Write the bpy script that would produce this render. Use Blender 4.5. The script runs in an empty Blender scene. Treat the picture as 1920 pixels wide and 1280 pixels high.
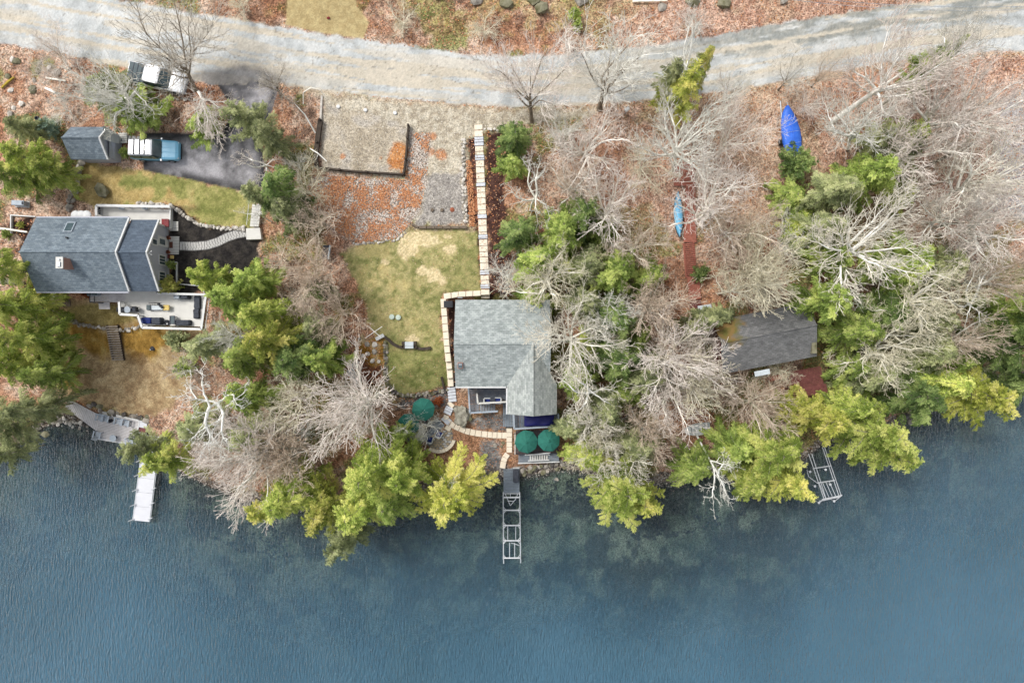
import bpy, math, random
import numpy as np
from mathutils import Vector, Matrix

random.seed(7)
RS = np.random.RandomState(11)
sc = bpy.context.scene
COL = sc.collection

# ------------------------------------------------------------------ camera, sky, sun, exposure
CAM_H = 73.0
cam_d = bpy.data.cameras.new('camera')
cam = bpy.data.objects.new('camera', cam_d)
COL.objects.link(cam)
cam.location = (0, 0, CAM_H)
cam.rotation_euler = (0, 0, 0)
cam_d.sensor_width = 36.0
cam_d.lens = 24.0
cam_d.clip_end = 3000
sc.camera = cam

SUN_EL, SUN_AZ = math.radians(56), math.radians(305)
world = bpy.data.worlds.new('World')
sc.world = world
world.use_nodes = True
wn = world.node_tree
wn.nodes.clear()
w_out = wn.nodes.new('ShaderNodeOutputWorld')
w_bg = wn.nodes.new('ShaderNodeBackground')
w_sky = wn.nodes.new('ShaderNodeTexSky')
w_sky.sky_type = 'NISHITA'
w_sky.sun_disc = False
w_sky.sun_elevation = SUN_EL
w_sky.sun_rotation = SUN_AZ
w_sky.air_density = 1.0
w_sky.dust_density = 2.5
w_hs = wn.nodes.new('ShaderNodeHueSaturation')
w_hs.inputs['Saturation'].default_value = 0.28
w_bg.inputs['Strength'].default_value = 0.15
wn.links.new(w_sky.outputs[0], w_hs.inputs['Color'])
wn.links.new(w_hs.outputs[0], w_bg.inputs[0])
wn.links.new(w_bg.outputs[0], w_out.inputs[0])

sun_d = bpy.data.lights.new('sun', 'SUN')
sun = bpy.data.objects.new('sun', sun_d)
COL.objects.link(sun)
sun_d.energy = 1.9
sun_d.angle = math.radians(14)
sun_d.color = (1.0, 0.965, 0.91)
sdir = Vector((math.sin(SUN_AZ) * math.cos(SUN_EL), math.cos(SUN_AZ) * math.cos(SUN_EL), math.sin(SUN_EL)))
sun.rotation_euler = sdir.to_track_quat('Z', 'Y').to_euler()

sc.view_settings.view_transform = 'Standard'
sc.view_settings.look = 'None'
sc.view_settings.gamma = 1.0
sc.view_settings.use_curve_mapping = False
sc.view_settings.exposure = 0.55
sc.render.engine = 'CYCLES'
sc.cycles.use_denoising = True
sc.cycles.max_bounces = 5
sc.cycles.diffuse_bounces = 3
sc.cycles.glossy_bounces = 2
sc.cycles.transmission_bounces = 2
sc.cycles.transparent_max_bounces = 8

# ------------------------------------------------------------------ colour and placement helpers
def lin(c):
    c = c / 255.0
    return c / 12.92 if c <= 0.04045 else ((c + 0.055) / 1.055) ** 2.4

KC = 1.25
def C(r, g, b):
    """base colour from a colour read off the photograph"""
    return (min(0.82, lin(r) / KC), min(0.82, lin(g) / KC), min(0.82, lin(b) / KC))

def P(px, py, z=0.0):
    k = (CAM_H - z) * 1.5 / 1920.0
    return ((px - 960.0) * k, (640.0 - py) * k, z)

_T = np.random.RandomState(3).rand(256, 256)
def vnoise(x, y, s=0):
    x = np.asarray(x, float) + s * 17.31
    y = np.asarray(y, float) + s * 9.77
    xi = np.floor(x).astype(int); yi = np.floor(y).astype(int)
    fx = x - xi; fy = y - yi
    fx = fx * fx * (3 - 2 * fx); fy = fy * fy * (3 - 2 * fy)
    a = _T[xi % 256, yi % 256]; b = _T[(xi + 1) % 256, yi % 256]
    c = _T[xi % 256, (yi + 1) % 256]; d = _T[(xi + 1) % 256, (yi + 1) % 256]
    return (a * (1 - fx) + b * fx) * (1 - fy) + (c * (1 - fx) + d * fx) * fy

def fbm(x, y, f=1.0, o=4, s=0, g=0.5):
    t = 0; a = 1; n = 0
    for i in range(o):
        t = t + a * vnoise(np.asarray(x) * f, np.asarray(y) * f, s + i * 5)
        n += a; a *= g; f *= 2.03
    return t / n

SHORE_PX = [(-1200, 960), (-300, 900), (-60, 865), (40, 830), (85, 800), (120, 790), (175, 800), (262, 798), (300, 850), (340, 890),
            (450, 935), (560, 955), (640, 975), (720, 960), (790, 930), (840, 905), (900, 893), (945, 897), (1000, 892), (1060, 876),
            (1110, 890), (1160, 905), (1250, 905), (1350, 890), (1440, 905), (1500, 870), (1545, 835), (1620, 812), (1690, 800),
            (1730, 772), (1780, 748), (1840, 738), (1920, 700), (2060, 640), (2300, 560), (3200, 300)]
_sw = [P(a, b, 0) for a, b in SHORE_PX]
_sx = np.array([p[0] for p in _sw]); _sy = np.array([p[1] for p in _sw])

def shore_y(x):
    return np.interp(x, _sx, _sy) + 0.25 * (vnoise(np.asarray(x) * 1.1, 0 * np.asarray(x), 4) - 0.5) + 0.5 * (vnoise(np.asarray(x) * 0.3, 0 * np.asarray(x), 5) - 0.5)

_pd = [-300, -120, -45, -20, -8, -3, 0, 1.2, 3, 7, 9.5, 13, 20, 30, 38, 46, 52, 70, 200, 500]
_pz = [-25, -16, -8, -4.2, -1.9, -0.8, -0.05, 0.5, 1.0, 1.7, 2.3, 4.2, 5.0, 6.0, 7.2, 7.8, 9.0, 12, 30, 60]

CUTS = [(-42.5, -31.0, 3.0, 12.9, 5.05, .5), (-5.6, 4.2, -4.5, 4.2, 3.4, .8)]

def G(x, y):
    x = np.asarray(x, float); y = np.asarray(y, float)
    d = (y - shore_y(x)) * 0.93
    z = np.interp(d, _pd, _pz)
    z = z + 0.35 * (vnoise(x * 0.11, y * 0.11, 2) - 0.5) * np.clip(np.abs(d) / 3, 0, 1)
    z = np.where(z < 0, z * (1 - .68 * np.clip(1 - np.abs(x - 14) / 26, 0, 1) ** .5 * np.clip(1 + (d + 9) / 8, 0, 1)), z)   # shallow shelf off the centre dock
    for (x0, x1, y0, y1, zc, e) in CUTS:          # level cuts for the house platform and the porch
        w = np.clip((x - x0) / e + 1, 0, 1) * np.clip((x1 - x) / e + 1, 0, 1) * np.clip((y - y0) / e + 1, 0, 1) * np.clip((y1 - y) / e + 1, 0, 1)
        z = z + (np.minimum(z, zc) - z) * w
    return z

def gz(x, y):
    return float(G(x, y))

def PG(px, py, dz=0.0):
    z = 3.0
    for _ in range(9):
        x, y, _z = P(px, py, z)
        z = 0.5 * z + 0.5 * gz(x, y)
    x, y, _z = P(px, py, z)
    return (x, y, gz(x, y) + dz)

# ------------------------------------------------------------------ object helpers
def link(o, parent=None):
    COL.objects.link(o)
    if parent is not None:
        o.parent = parent
    return o

def tagp(o, label=None, cat=None, group=None, kind=None):
    if label: o['label'] = label
    if cat: o['category'] = cat
    if group: o['group'] = group
    if kind: o['kind'] = kind
    return o

def thing(name, label, cat, loc=(0, 0, 0), rz=0.0, group=None):
    o = bpy.data.objects.new(name, None)
    o.empty_display_size = 0.3
    COL.objects.link(o)
    o.location = loc
    o.rotation_euler = (0, 0, rz)
    return tagp(o, label, cat, group)

def struct(name, label=None):
    o = bpy.data.objects.new(name, None)
    COL.objects.link(o)
    o['kind'] = 'structure'
    if label: o['label'] = label
    return o

class MB:
    """collects shapes and links them as ONE mesh object"""
    def __init__(s):
        s.v = []; s.f = []
    def add(s, vs, fs):
        n = len(s.v)
        s.v.extend([tuple(v) for v in vs])
        s.f.extend([tuple(i + n for i in f) for f in fs])
    def hexa(s, b, t):
        """b, t: four bottom / four top points, counter-clockwise"""
        s.add(list(b) + list(t), [(3, 2, 1, 0), (4, 5, 6, 7), (0, 1, 5, 4), (1, 2, 6, 5), (2, 3, 7, 6), (3, 0, 4, 7)])
    def box(s, c, size, rz=0.0, bev=0.0):
        hx, hy, hz = size[0] / 2, size[1] / 2, size[2] / 2
        ca, sa = math.cos(rz), math.sin(rz)
        def T(x, y, z):
            return (c[0] + x * ca - y * sa, c[1] + x * sa + y * ca, c[2] + z)
        if bev <= 0:
            s.hexa([T(-hx, -hy, -hz), T(hx, -hy, -hz), T(hx, hy, -hz), T(-hx, hy, -hz)],
                   [T(-hx, -hy, hz), T(hx, -hy, hz), T(hx, hy, hz), T(-hx, hy, hz)])
        else:
            b = min(bev, hx * .9, hy * .9, hz * .9)
            rings = []
            for (ix, z) in ((b, -hz), (0, -hz + b), (0, hz - b), (b, hz)):
                X, Y = hx - ix, hy - ix
                q = b
                rings.append([T(x, y, z) for x, y in ((-X + q, -Y), (X - q, -Y), (X, -Y + q), (X, Y - q), (X - q, Y), (-X + q, Y), (-X, Y - q), (-X, -Y + q))])
            s.loft(rings, True)
    def loft(s, rings, caps=True):
        n = len(rings[0]); base = len(s.v)
        for r in rings: s.v.extend([tuple(p) for p in r])
        for k in range(len(rings) - 1):
            for i in range(n):
                j = (i + 1) % n
                s.f.append((base + k * n + i, base + k * n + j, base + (k + 1) * n + j, base + (k + 1) * n + i))
        if caps:
            s.f.append(tuple(base + i for i in reversed(range(n))))
            s.f.append(tuple(base + (len(rings) - 1) * n + i for i in range(n)))
    def prism(s, poly, z0, z1):
        """poly: (x, y) points, counter-clockwise; z0, z1 numbers or per-point lists"""
        n = len(poly)
        a = z0 if hasattr(z0, '__len__') else [z0] * n
        b = z1 if hasattr(z1, '__len__') else [z1] * n
        ar = sum(poly[i][0] * poly[(i + 1) % n][1] - poly[(i + 1) % n][0] * poly[i][1] for i in range(n))
        if ar < 0:
            poly = poly[::-1]; a = list(a)[::-1]; b = list(b)[::-1]
        s.loft([[(p[0], p[1], a[i]) for i, p in enumerate(poly)], [(p[0], p[1], b[i]) for i, p in enumerate(poly)]], True)
    def tube(s, pts, rad, sides=6, caps=True):
        rings = []
        m = len(pts)
        for i, p in enumerate(pts):
            a = Vector(pts[max(0, i - 1)]); b = Vector(pts[min(m - 1, i + 1)])
            d = (b - a).normalized() if (b - a).length > 1e-6 else Vector((0, 0, 1))
            u = d.cross(Vector((0, 0, 1)) if abs(d.z) < 0.9 else Vector((1, 0, 0))).normalized()
            w = d.cross(u)
            r = rad[i] if hasattr(rad, '__len__') else rad
            rings.append([tuple(Vector(p) + (u * math.cos(t) + w * math.sin(t)) * r) for t in [2 * math.pi * k / sides for k in range(sides)]])
        s.loft(rings, caps)
    def lathe(s, c, prof, sides=12):
        rings = [[(c[0] + r * math.cos(2 * math.pi * k / sides), c[1] + r * math.sin(2 * math.pi * k / sides), c[2] + z) for k in range(sides)] for r, z in prof]
        s.loft(rings, True)
    def mesh(s, name, mat=None, smooth=False):
        me = bpy.data.meshes.new(name)
        me.from_pydata(s.v, [], s.f)
        if mat is not None: me.materials.append(mat)
        if smooth: me.polygons.foreach_set('use_smooth', [True] * len(me.polygons))
        me.update()
        return me
    def build(s, name, mat, parent=None, world=False, smooth=False, loc=None):
        """world=True: vertices are in world space and are moved into the parent's space"""
        if world and parent is not None:
            M = Matrix.Translation(parent.location) @ parent.rotation_euler.to_matrix().to_4x4()
            p = parent.parent
            while p is not None:
                M = (Matrix.Translation(p.location) @ p.rotation_euler.to_matrix().to_4x4()) @ M
                p = p.parent
            Mi = M.inverted()
            s.v = [tuple(Mi @ Vector(v)) for v in s.v]
        if loc is not None:
            s.v = [(v[0] - loc[0], v[1] - loc[1], v[2] - loc[2]) for v in s.v]
        o = bpy.data.objects.new(name, s.mesh(name, mat, smooth))
        if loc is not None: o.location = loc
        return link(o, parent)

def kids(o):
    return [c for c in bpy.data.objects if c.parent == o]

_kid_cache = {}
def copy_tree(o, parent=None):
    c = o.copy(); COL.objects.link(c); c.parent = parent
    if o.name not in _kid_cache:
        _kid_cache[o.name] = list(o.children)
    for ch in _kid_cache[o.name]:
        copy_tree(ch, c)
    return c

def place(proto, used, loc, rz=0.0, label=None, group=None, scale=None):
    """first call moves the thing itself, later ones move a copy"""
    o = proto if not used.get(proto.name) else copy_tree(proto)
    used[proto.name] = True
    o.location = loc; o.rotation_euler = (0, 0, rz)
    if scale: o.scale = scale if hasattr(scale, '__len__') else (scale,) * 3
    if label: o['label'] = label
    if group: o['group'] = group
    return o
USED = {}

def L4(a, b, t):
    return tuple(a[i] + (b[i] - a[i]) * t for i in range(3))

def planks(parent, c, n, thick, mat, name='plank', gap=0.03, sep=True, dzj=0.004):
    """quad c0..c3 (world) split between c0->c3 into n planks running c0->c1"""
    mb = MB()
    L = (Vector(c[3]) - Vector(c[0])).length
    g = gap / max(L, .01)
    for i in range(n):
        t0, t1 = i / n + g / 2, (i + 1) / n - g / 2
        a, b = L4(c[0], c[3], t0), L4(c[1], c[2], t0)
        e, d = L4(c[0], c[3], t1), L4(c[1], c[2], t1)
        j = random.uniform(-dzj, dzj)
        up = lambda p, z: (p[0], p[1], p[2] + z)
        q = [a, b, d, e]
        ar = (b[0] - a[0]) * (d[1] - a[1]) - (b[1] - a[1]) * (d[0] - a[0])
        if ar < 0: q = q[::-1]
        m = MB() if sep else mb
        m.hexa([up(p, j - thick) for p in q], [up(p, j) for p in q])
        if sep: m.build(name, mat, parent, world=True)
    if not sep:
        o = mb.build(name, mat, parent, world=True); o['kind'] = 'stuff'
        return o

# ------------------------------------------------------------------ materials
def new_mat(name):
    m = bpy.data.materials.new(name); m.use_nodes = True
    nt = m.node_tree; b = nt.nodes['Principled BSDF']
    b.inputs['Specular IOR Level'].default_value = 0.3
    return m, nt, b

def ramp2(nt, fac, c1, c2, p1=0.3, p2=0.7):
    r = nt.nodes.new('ShaderNodeValToRGB')
    r.color_ramp.elements[0].position = p1; r.color_ramp.elements[0].color = (*c1, 1)
    r.color_ramp.elements[1].position = p2; r.color_ramp.elements[1].color = (*c2, 1)
    nt.links.new(fac, r.inputs[0])
    return r.outputs[0]

def mat(name, col, col2=None, rough=0.7, scale=3.0, metal=0.0, bump=0.0, detail=6, bscale=None, stretch=None, rot=0.0, spec=0.3):
    """plain procedural material: two tones of noise, small grain, light bump"""
    m, nt, b = new_mat(name)
    b.inputs['Roughness'].default_value = rough
    b.inputs['Metallic'].default_value = metal
    b.inputs['Specular IOR Level'].default_value = spec
    col2 = col2 or tuple(c * 0.78 for c in col)
    tc = nt.nodes.new('ShaderNodeNewGeometry')
    mp = nt.nodes.new('ShaderNodeMapping')
    mp.inputs['Rotation'].default_value = (0, 0, rot)
    if stretch: mp.inputs['Scale'].default_value = stretch
    nt.links.new(tc.outputs['Position'], mp.inputs['Vector'])
    n1 = nt.nodes.new('ShaderNodeTexNoise'); n1.inputs['Scale'].default_value = scale; n1.inputs['Detail'].default_value = detail
    n1.inputs['Roughness'].default_value = 0.65
    nt.links.new(mp.outputs[0], n1.inputs['Vector'])
    nt.links.new(ramp2(nt, n1.outputs['Fac'], col2, col), b.inputs['Base Color'])
    if bump > 0:
        n2 = nt.nodes.new('ShaderNodeTexNoise'); n2.inputs['Scale'].default_value = bscale or scale * 4
        n2.inputs['Detail'].default_value = 4
        nt.links.new(mp.outputs[0], n2.inputs['Vector'])
        bp = nt.nodes.new('ShaderNodeBump'); bp.inputs['Strength'].default_value = bump; bp.inputs['Distance'].default_value = 0.05
        nt.links.new(n2.outputs['Fac'], bp.inputs['Height'])
        nt.links.new(bp.outputs[0], b.inputs['Normal'])
    return m

def shingle_mat(name, c1, c2, mortar, rot=0.0, moss=None, row=0.15, patch=None):
    m, nt, b = new_mat(name)
    b.inputs['Roughness'].default_value = 0.9
    g = nt.nodes.new('ShaderNodeNewGeometry')
    mp = nt.nodes.new('ShaderNodeMapping'); mp.inputs['Rotation'].default_value = (0, 0, rot)
    nt.links.new(g.outputs['Position'], mp.inputs['Vector'])
    br = nt.nodes.new('ShaderNodeTexBrick')
    br.inputs['Scale'].default_value = 1.0
    br.inputs['Brick Width'].default_value = 0.34
    br.inputs['Row Height'].default_value = row
    br.inputs['Mortar Size'].default_value = 0.011
    br.inputs['Mortar Smooth'].default_value = 0.6
    br.inputs['Bias'].default_value = 0.0
    br.inputs['Color1'].default_value = (*c1, 1); br.inputs['Color2'].default_value = (*c2, 1)
    br.inputs['Mortar'].default_value = (*mortar, 1)
    nt.links.new(mp.outputs[0], br.inputs['Vector'])
    n = nt.nodes.new('ShaderNodeTexNoise'); n.inputs['Scale'].default_value = 1.6; n.inputs['Detail'].default_value = 9
    n.inputs['Roughness'].default_value = 0.7
    nt.links.new(mp.outputs[0], n.inputs['Vector'])
    mx = nt.nodes.new('ShaderNodeMix'); mx.data_type = 'RGBA'; mx.blend_type = 'MULTIPLY'; mx.inputs[0].default_value = 1.0
    nt.links.new(br.outputs['Color'], mx.inputs[6])
    nt.links.new(ramp2(nt, n.outputs['Fac'], (0.76, 0.77, 0.78), (1.18, 1.18, 1.18), 0.33, 0.66), mx.inputs[7])
    out = mx.outputs[2]
    if moss:
        mc, centre, rad = moss
        n3 = nt.nodes.new('ShaderNodeTexNoise'); n3.inputs['Scale'].default_value = 0.8; n3.inputs['Detail'].default_value = 8
        nt.links.new(g.outputs['Position'], n3.inputs['Vector'])
        ds = nt.nodes.new('ShaderNodeVectorMath'); ds.operation = 'DISTANCE'
        ds.inputs[1].default_value = centre
        nt.links.new(g.outputs['Position'], ds.inputs[0])
        mr = nt.nodes.new('ShaderNodeMapRange')
        mr.inputs[1].default_value = rad; mr.inputs[2].default_value = rad * 0.3; mr.inputs[3].default_value = 0; mr.inputs[4].default_value = 1
        nt.links.new(ds.outputs['Value'], mr.inputs[0])
        ad = nt.nodes.new('ShaderNodeMath'); ad.operation = 'MULTIPLY_ADD'; ad.inputs[1].default_value = 1.6
        nt.links.new(n3.outputs['Fac'], ad.inputs[0])
        sb = nt.nodes.new('ShaderNodeMath'); sb.operation = 'MULTIPLY_ADD'; sb.inputs[1].default_value = 1.0; sb.inputs[2].default_value = -1.0
        nt.links.new(mr.outputs[0], sb.inputs[0])
        nt.links.new(sb.outputs[0], ad.inputs[2])
        cl = nt.nodes.new('ShaderNodeMapRange'); cl.inputs[1].default_value = 0.3; cl.inputs[2].default_value = 0.6
        nt.links.new(ad.outputs[0], cl.inputs[0])
        m2 = nt.nodes.new('ShaderNodeMix'); m2.data_type = 'RGBA'
        nt.links.new(cl.outputs[0], m2.inputs[0]); nt.links.new(out, m2.inputs[6])
        n4 = nt.nodes.new('ShaderNodeTexNoise'); n4.inputs['Scale'].default_value = 1.3; n4.inputs['Detail'].default_value = 8
        nt.links.new(g.outputs['Position'], n4.inputs['Vector'])
        nt.links.new(ramp2(nt, n4.outputs['Fac'], mc[0], mc[1], .42, .58), m2.inputs[7])
        out = m2.outputs[2]
    nt.links.new(out, b.inputs['Base Color'])
    bp = nt.nodes.new('ShaderNodeBump'); bp.inputs['Strength'].default_value = 0.5; bp.inputs['Distance'].default_value = 0.03
    nt.links.new(br.outputs['Fac'], bp.inputs['Height']); bp.invert = True
    nt.links.new(bp.outputs[0], b.inputs['Normal'])
    return m

M = {}
M['white'] = mat('white_paint', C(232, 232, 230), C(205, 206, 206), 0.5, 2)
M['offwhite'] = mat('pale_composite', C(226, 224, 217), C(210, 208, 202), 0.7, 1.5)
M['white_metal'] = mat('white_metal', C(226, 228, 230), C(196, 200, 204), 0.4, 2, 0.2)
M['grey_siding'] = mat('grey_siding', C(196, 198, 208), C(182, 184, 194), 0.7, 1.2, stretch=(1, 14, 1))
M['board_grey'] = mat('grey_deck_board', C(146, 156, 166), C(116, 126, 136), 0.75, 2.2, bump=0.2, stretch=(1, 6, 1))
M['board_grey_d'] = mat('dark_grey_deck_board', C(122, 132, 144), C(96, 106, 118), 0.75, 2.2, bump=0.2)
M['board_pale'] = mat('pale_deck_board', C(224, 220, 219), C(198, 194, 194), 0.75, 2.5, bump=0.2)
M['board_red'] = mat('red_stained_board', C(136, 82, 78), C(100, 56, 54), 0.75, 2.5, bump=0.3)
M['board_brown'] = mat('weathered_red_brown_board', C(196, 124, 106), C(150, 92, 78), 0.8, 2.5, bump=0.3)
M['dock_white'] = mat('pale_dock_panel', C(222, 223, 228), C(206, 207, 213), 0.6, 0.8)
M['timber_dark'] = mat('dark_timber', C(88, 78, 68), C(58, 50, 44), 0.85, 3, bump=0.3)
M['timber_grey'] = mat('grey_weathered_timber', C(135, 122, 106), C(96, 84, 72), 0.85, 4, bump=0.3)
M['step_dark'] = mat('grey_brown_step', C(176, 164, 150), C(136, 124, 110), 0.85, 3, bump=0.3)
M['step_side'] = mat('dark_step_side', C(70, 60, 52), C(45, 38, 34), 0.9, 3)
M['slab'] = mat('cream_stone_slab', C(250, 238, 218), C(232, 218, 196), 0.85, 2.5, bump=0.3)
M['slab_grey'] = mat('blue_grey_stone_step', C(224, 228, 234), C(198, 202, 210), 0.85, 2.5, bump=0.3)
M['paver'] = mat('grey_paver', C(212, 210, 206), C(188, 186, 182), 0.85, 3, bump=0.3)
M['paver_edge'] = mat('dark_paver_edge', C(150, 148, 146), C(124, 122, 120), 0.85, 3)
M['rock'] = mat('grey_rock', C(192, 184, 172), C(122, 116, 108), 0.9, 2.5, bump=0.7)
M['rock_pale'] = mat('pale_rock', C(238, 232, 222), C(186, 178, 168), 0.9, 3, bump=0.7)
M['rock_moss'] = mat('mossy_rock', C(150, 146, 124), C(88, 86, 54), 0.9, 1.6, bump=0.7)
M['rock_dark'] = mat('dark_wet_rock', C(112, 106, 102), C(60, 56, 54), 0.8, 2.5, bump=0.7)
M['black'] = mat('black_plastic', C(52, 54, 60), C(34, 36, 42), 0.6, 3)
M['charcoal'] = mat('charcoal_cover', C(78, 82, 92), C(58, 62, 70), 0.8, 3, bump=0.3)
M['greyblue'] = mat('grey_blue_plastic', C(178, 188, 198), C(150, 160, 170), 0.5, 3)
M['blue'] = mat('navy_cushion', C(40, 58, 128), C(26, 40, 98), 0.8, 3)
M['tarp_navy'] = mat('navy_tarp', C(42, 44, 120), C(30, 32, 92), 0.6, 1.4, bump=0.5)
M['tarp_blue'] = mat('bright_blue_tarp', C(66, 126, 236), C(46, 100, 212), 0.5, 2, bump=0.8, bscale=2.5)
M['green'] = mat('green_canvas', C(52, 124, 110), C(42, 106, 94), 0.85, 2, bump=0.2)
M['red'] = mat('red_box_plastic', C(140, 48, 52), C(110, 36, 40), 0.6, 3)
M['brown_mat'] = mat('brown_doormat', C(110, 72, 58), C(86, 52, 42), 0.95, 8)
M['terracotta'] = mat('terracotta', C(176, 106, 78), C(140, 80, 58), 0.85, 4)
M['brick'] = mat('brick_red', C(186, 148, 134), C(150, 112, 100), 0.9, 6)
M['yellow'] = mat('yellow_cushion', C(232, 206, 130), C(210, 182, 104), 0.8, 3)
M['steel'] = mat('galvanised_steel', C(190, 196, 202), C(150, 156, 164), 0.35, 3, 0.5)
M['glass'] = mat('dark_window_glass', C(86, 104, 110), C(62, 76, 82), 0.08, 1, spec=0.6)
M['tire'] = mat('tyre_rubber', (0.02, 0.02, 0.022), (0.03, 0.03, 0.03), 0.9, 4)
M['carblue'] = mat('blue_car_paint', C(122, 184, 214), C(112, 174, 208), 0.22, 0.6, spec=0.5)
M['carwhite'] = mat('white_car_paint', C(238, 240, 244), C(228, 230, 234), 0.22, 0.6, spec=0.5)
M['bedcover'] = mat('grey_bed_cover', C(96, 108, 112), C(80, 92, 96), 0.7, 1.5, bump=0.2)
M['canoe'] = mat('pale_blue_hull', C(126, 200, 238), C(104, 180, 224), 0.4, 2)
M['hull_white'] = mat('white_hull', C(226, 228, 226), C(190, 194, 194), 0.4, 1.4)
M['sheet'] = mat('pale_sheet_metal', C(214, 222, 226), C(190, 200, 206), 0.4, 1.5)
M['lime'] = mat('pale_green_lid', C(206, 220, 206), C(188, 204, 190), 0.6, 3)
M['wicker'] = mat('tan_wicker', C(200, 184, 156), C(160, 142, 116), 0.85, 10)
M['dkdeck'] = mat('charcoal_deck_board', C(84, 80, 84), C(62, 58, 62), 0.8, 2)
# ------------------------------------------------------------------ ground
def poly_sd(px, py, poly):
    """signed distance in photo-pixel units (1 px is about 5 cm on the ground), positive inside"""
    px = np.asarray(px, float); py = np.asarray(py, float)
    P_ = np.array(poly, float); n = len(P_)
    x0, x1, y0, y1 = P_[:, 0].min() - 60, P_[:, 0].max() + 60, P_[:, 1].min() - 60, P_[:, 1].max() + 60
    out = np.full(px.shape, -60.0)
    m = (px > x0) & (px < x1) & (py > y0) & (py < y1)
    X = px[m]; Y = py[m]
    d2 = np.full(X.shape, 1e9); ins = np.zeros(X.shape, bool)
    for i in range(n):
        a = P_[i]; b = P_[(i + 1) % n]
        e = b - a; L = (e ** 2).sum() + 1e-9
        t = np.clip(((X - a[0]) * e[0] + (Y - a[1]) * e[1]) / L, 0, 1)
        d2 = np.minimum(d2, (X - a[0] - t * e[0]) ** 2 + (Y - a[1] - t * e[1]) ** 2)
        c = ((a[1] > Y) != (b[1] > Y))
        with np.errstate(divide='ignore', invalid='ignore'):
            xi = (b[0] - a[0]) * (Y - a[1]) / (b[1] - a[1] + 1e-12) + a[0]
        ins ^= c & (X < xi)
    s = np.sqrt(d2)
    out[m] = np.where(ins, s, -s)
    return out

ROAD = [(-700, -190), (0, -45), (210, -2), (330, 18), (480, 42), (620, 66), (700, 78), (860, 100), (950, 106), (1100, 97), (1240, 82),
        (1330, 68), (1440, 48), (1560, 28), (1700, 8), (1920, -20), (2500, -120), (2500, 20), (1920, 95), (1800, 102), (1700, 112),
        (1550, 137), (1440, 158), (1330, 176), (1200, 190), (1100, 197), (960, 202), (900, 198), (760, 186), (620, 173), (560, 164),
        (500, 152), (400, 160), (250, 132), (100, 97), (0, 82), (-700, -40)]
DRIVE = [(400, 150), (428, 190), (432, 214), (416, 250), (268, 249), (268, 320), (330, 331), (474, 363), (500, 345), (490, 250), (512, 205), (525, 158), (500, 150)]
CLOTH = [(540, -40), (663, -40), (668, 10), (692, 42), (682, 73), (600, 62), (536, 47)]
VERGE = [(562, 166), (640, 176), (760, 188), (900, 201), (1000, 206), (1120, 200), (1110, 222), (1000, 232), (935, 240), (893, 250), (872, 262),
         (880, 420), (776, 422), (760, 330), (600, 322), (604, 186)]
PAD = [(612, 192), (766, 236), (760, 326), (602, 316)]
RAMP = [(803, 330), (866, 326), (874, 418), (778, 424), (792, 392)]
RIPRAP = [(588, 330), (760, 336), (772, 250), (806, 250), (800, 345), (785, 400), (745, 447), (672, 456), (640, 440), (560, 380)]
LAWN_C = [(640, 470), (665, 456), (742, 449), (776, 428), (893, 428), (904, 545), (826, 551), (830, 640), (840, 722), (760, 740), (733, 728),
          (722, 690), (724, 645), (700, 622), (680, 560)]
MULCH_R1 = [(874, 262), (893, 250), (903, 400), (916, 548), (902, 548), (893, 430), (880, 420)]
MULCH_R2 = [(911, 248), (940, 240), (946, 320), (950, 430), (960, 560), (919, 560), (912, 400)]
MULCH_H2 = [(838, 568), (856, 560), (866, 722), (850, 728), (842, 640)]
LAWN_NW = [(158, 300), (268, 320), (330, 333), (470, 363), (480, 400), (474, 428), (445, 430), (395, 422), (352, 398), (320, 384), (180, 384), (142, 372), (150, 330)]
MULCH_H1 = [(318, 386), (352, 400), (392, 424), (445, 433), (485, 440), (484, 505), (430, 545), (330, 552), (316, 480)]
LAWN_SW = [(112, 570), (150, 560), (262, 575), (270, 612), (385, 612), (368, 690), (350, 740), (300, 778), (250, 780), (186, 764), (120, 742), (108, 650)]
MOSS1 = [(118, 604), (150, 606), (208, 622), (214, 668), (190, 672), (152, 648), (122, 625)]
MOSS2 = [(214, 612), (300, 606), (320, 640), (285, 672), (232, 660)]
MOSS3 = [(116, 680), (148, 678), (146, 720), (118, 724)]
BEDW = [(24, 412), (72, 410), (50, 460), (40, 470), (24, 440)]
BED_S1 = [(40, 520), (92, 540), (96, 600), (60, 600)]
GARDEN = [(745, 745), (842, 728), (960, 740), (1060, 800), (1060, 878), (900, 890), (800, 870), (720, 800)]
GRAVEL1 = [(745, 748), (838, 730), (842, 760), (800, 762), (750, 760)]
GRAVEL2 = [(895, 782), (948, 770), (958, 806), (905, 800), (872, 790)]
GRAVEL3 = [(900, 830), (925, 822), (940, 850), (950, 890), (912, 888), (902, 860)]
REDBED = [(660, 670), (722, 640), (718, 720), (690, 728), (660, 700)]
MOSSBED = [(672, 632), (722, 628), (722, 680), (690, 690), (668, 660)]
PARKR = [(1300, 186), (1440, 162), (1550, 142), (1545, 180), (1470, 215), (1462, 330), (1440, 420), (1340, 400), (1290, 320), (1310, 240)]
GREYR = [(1872, 190), (1960, 150), (2100, 150), (2100, 430), (1950, 420), (1858, 400), (1868, 300)]
DRY1 = [(640, -40), (1250, -40), (1240, 30), (1150, 60), (1000, 70), (860, 70), (700, 40)]

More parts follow.
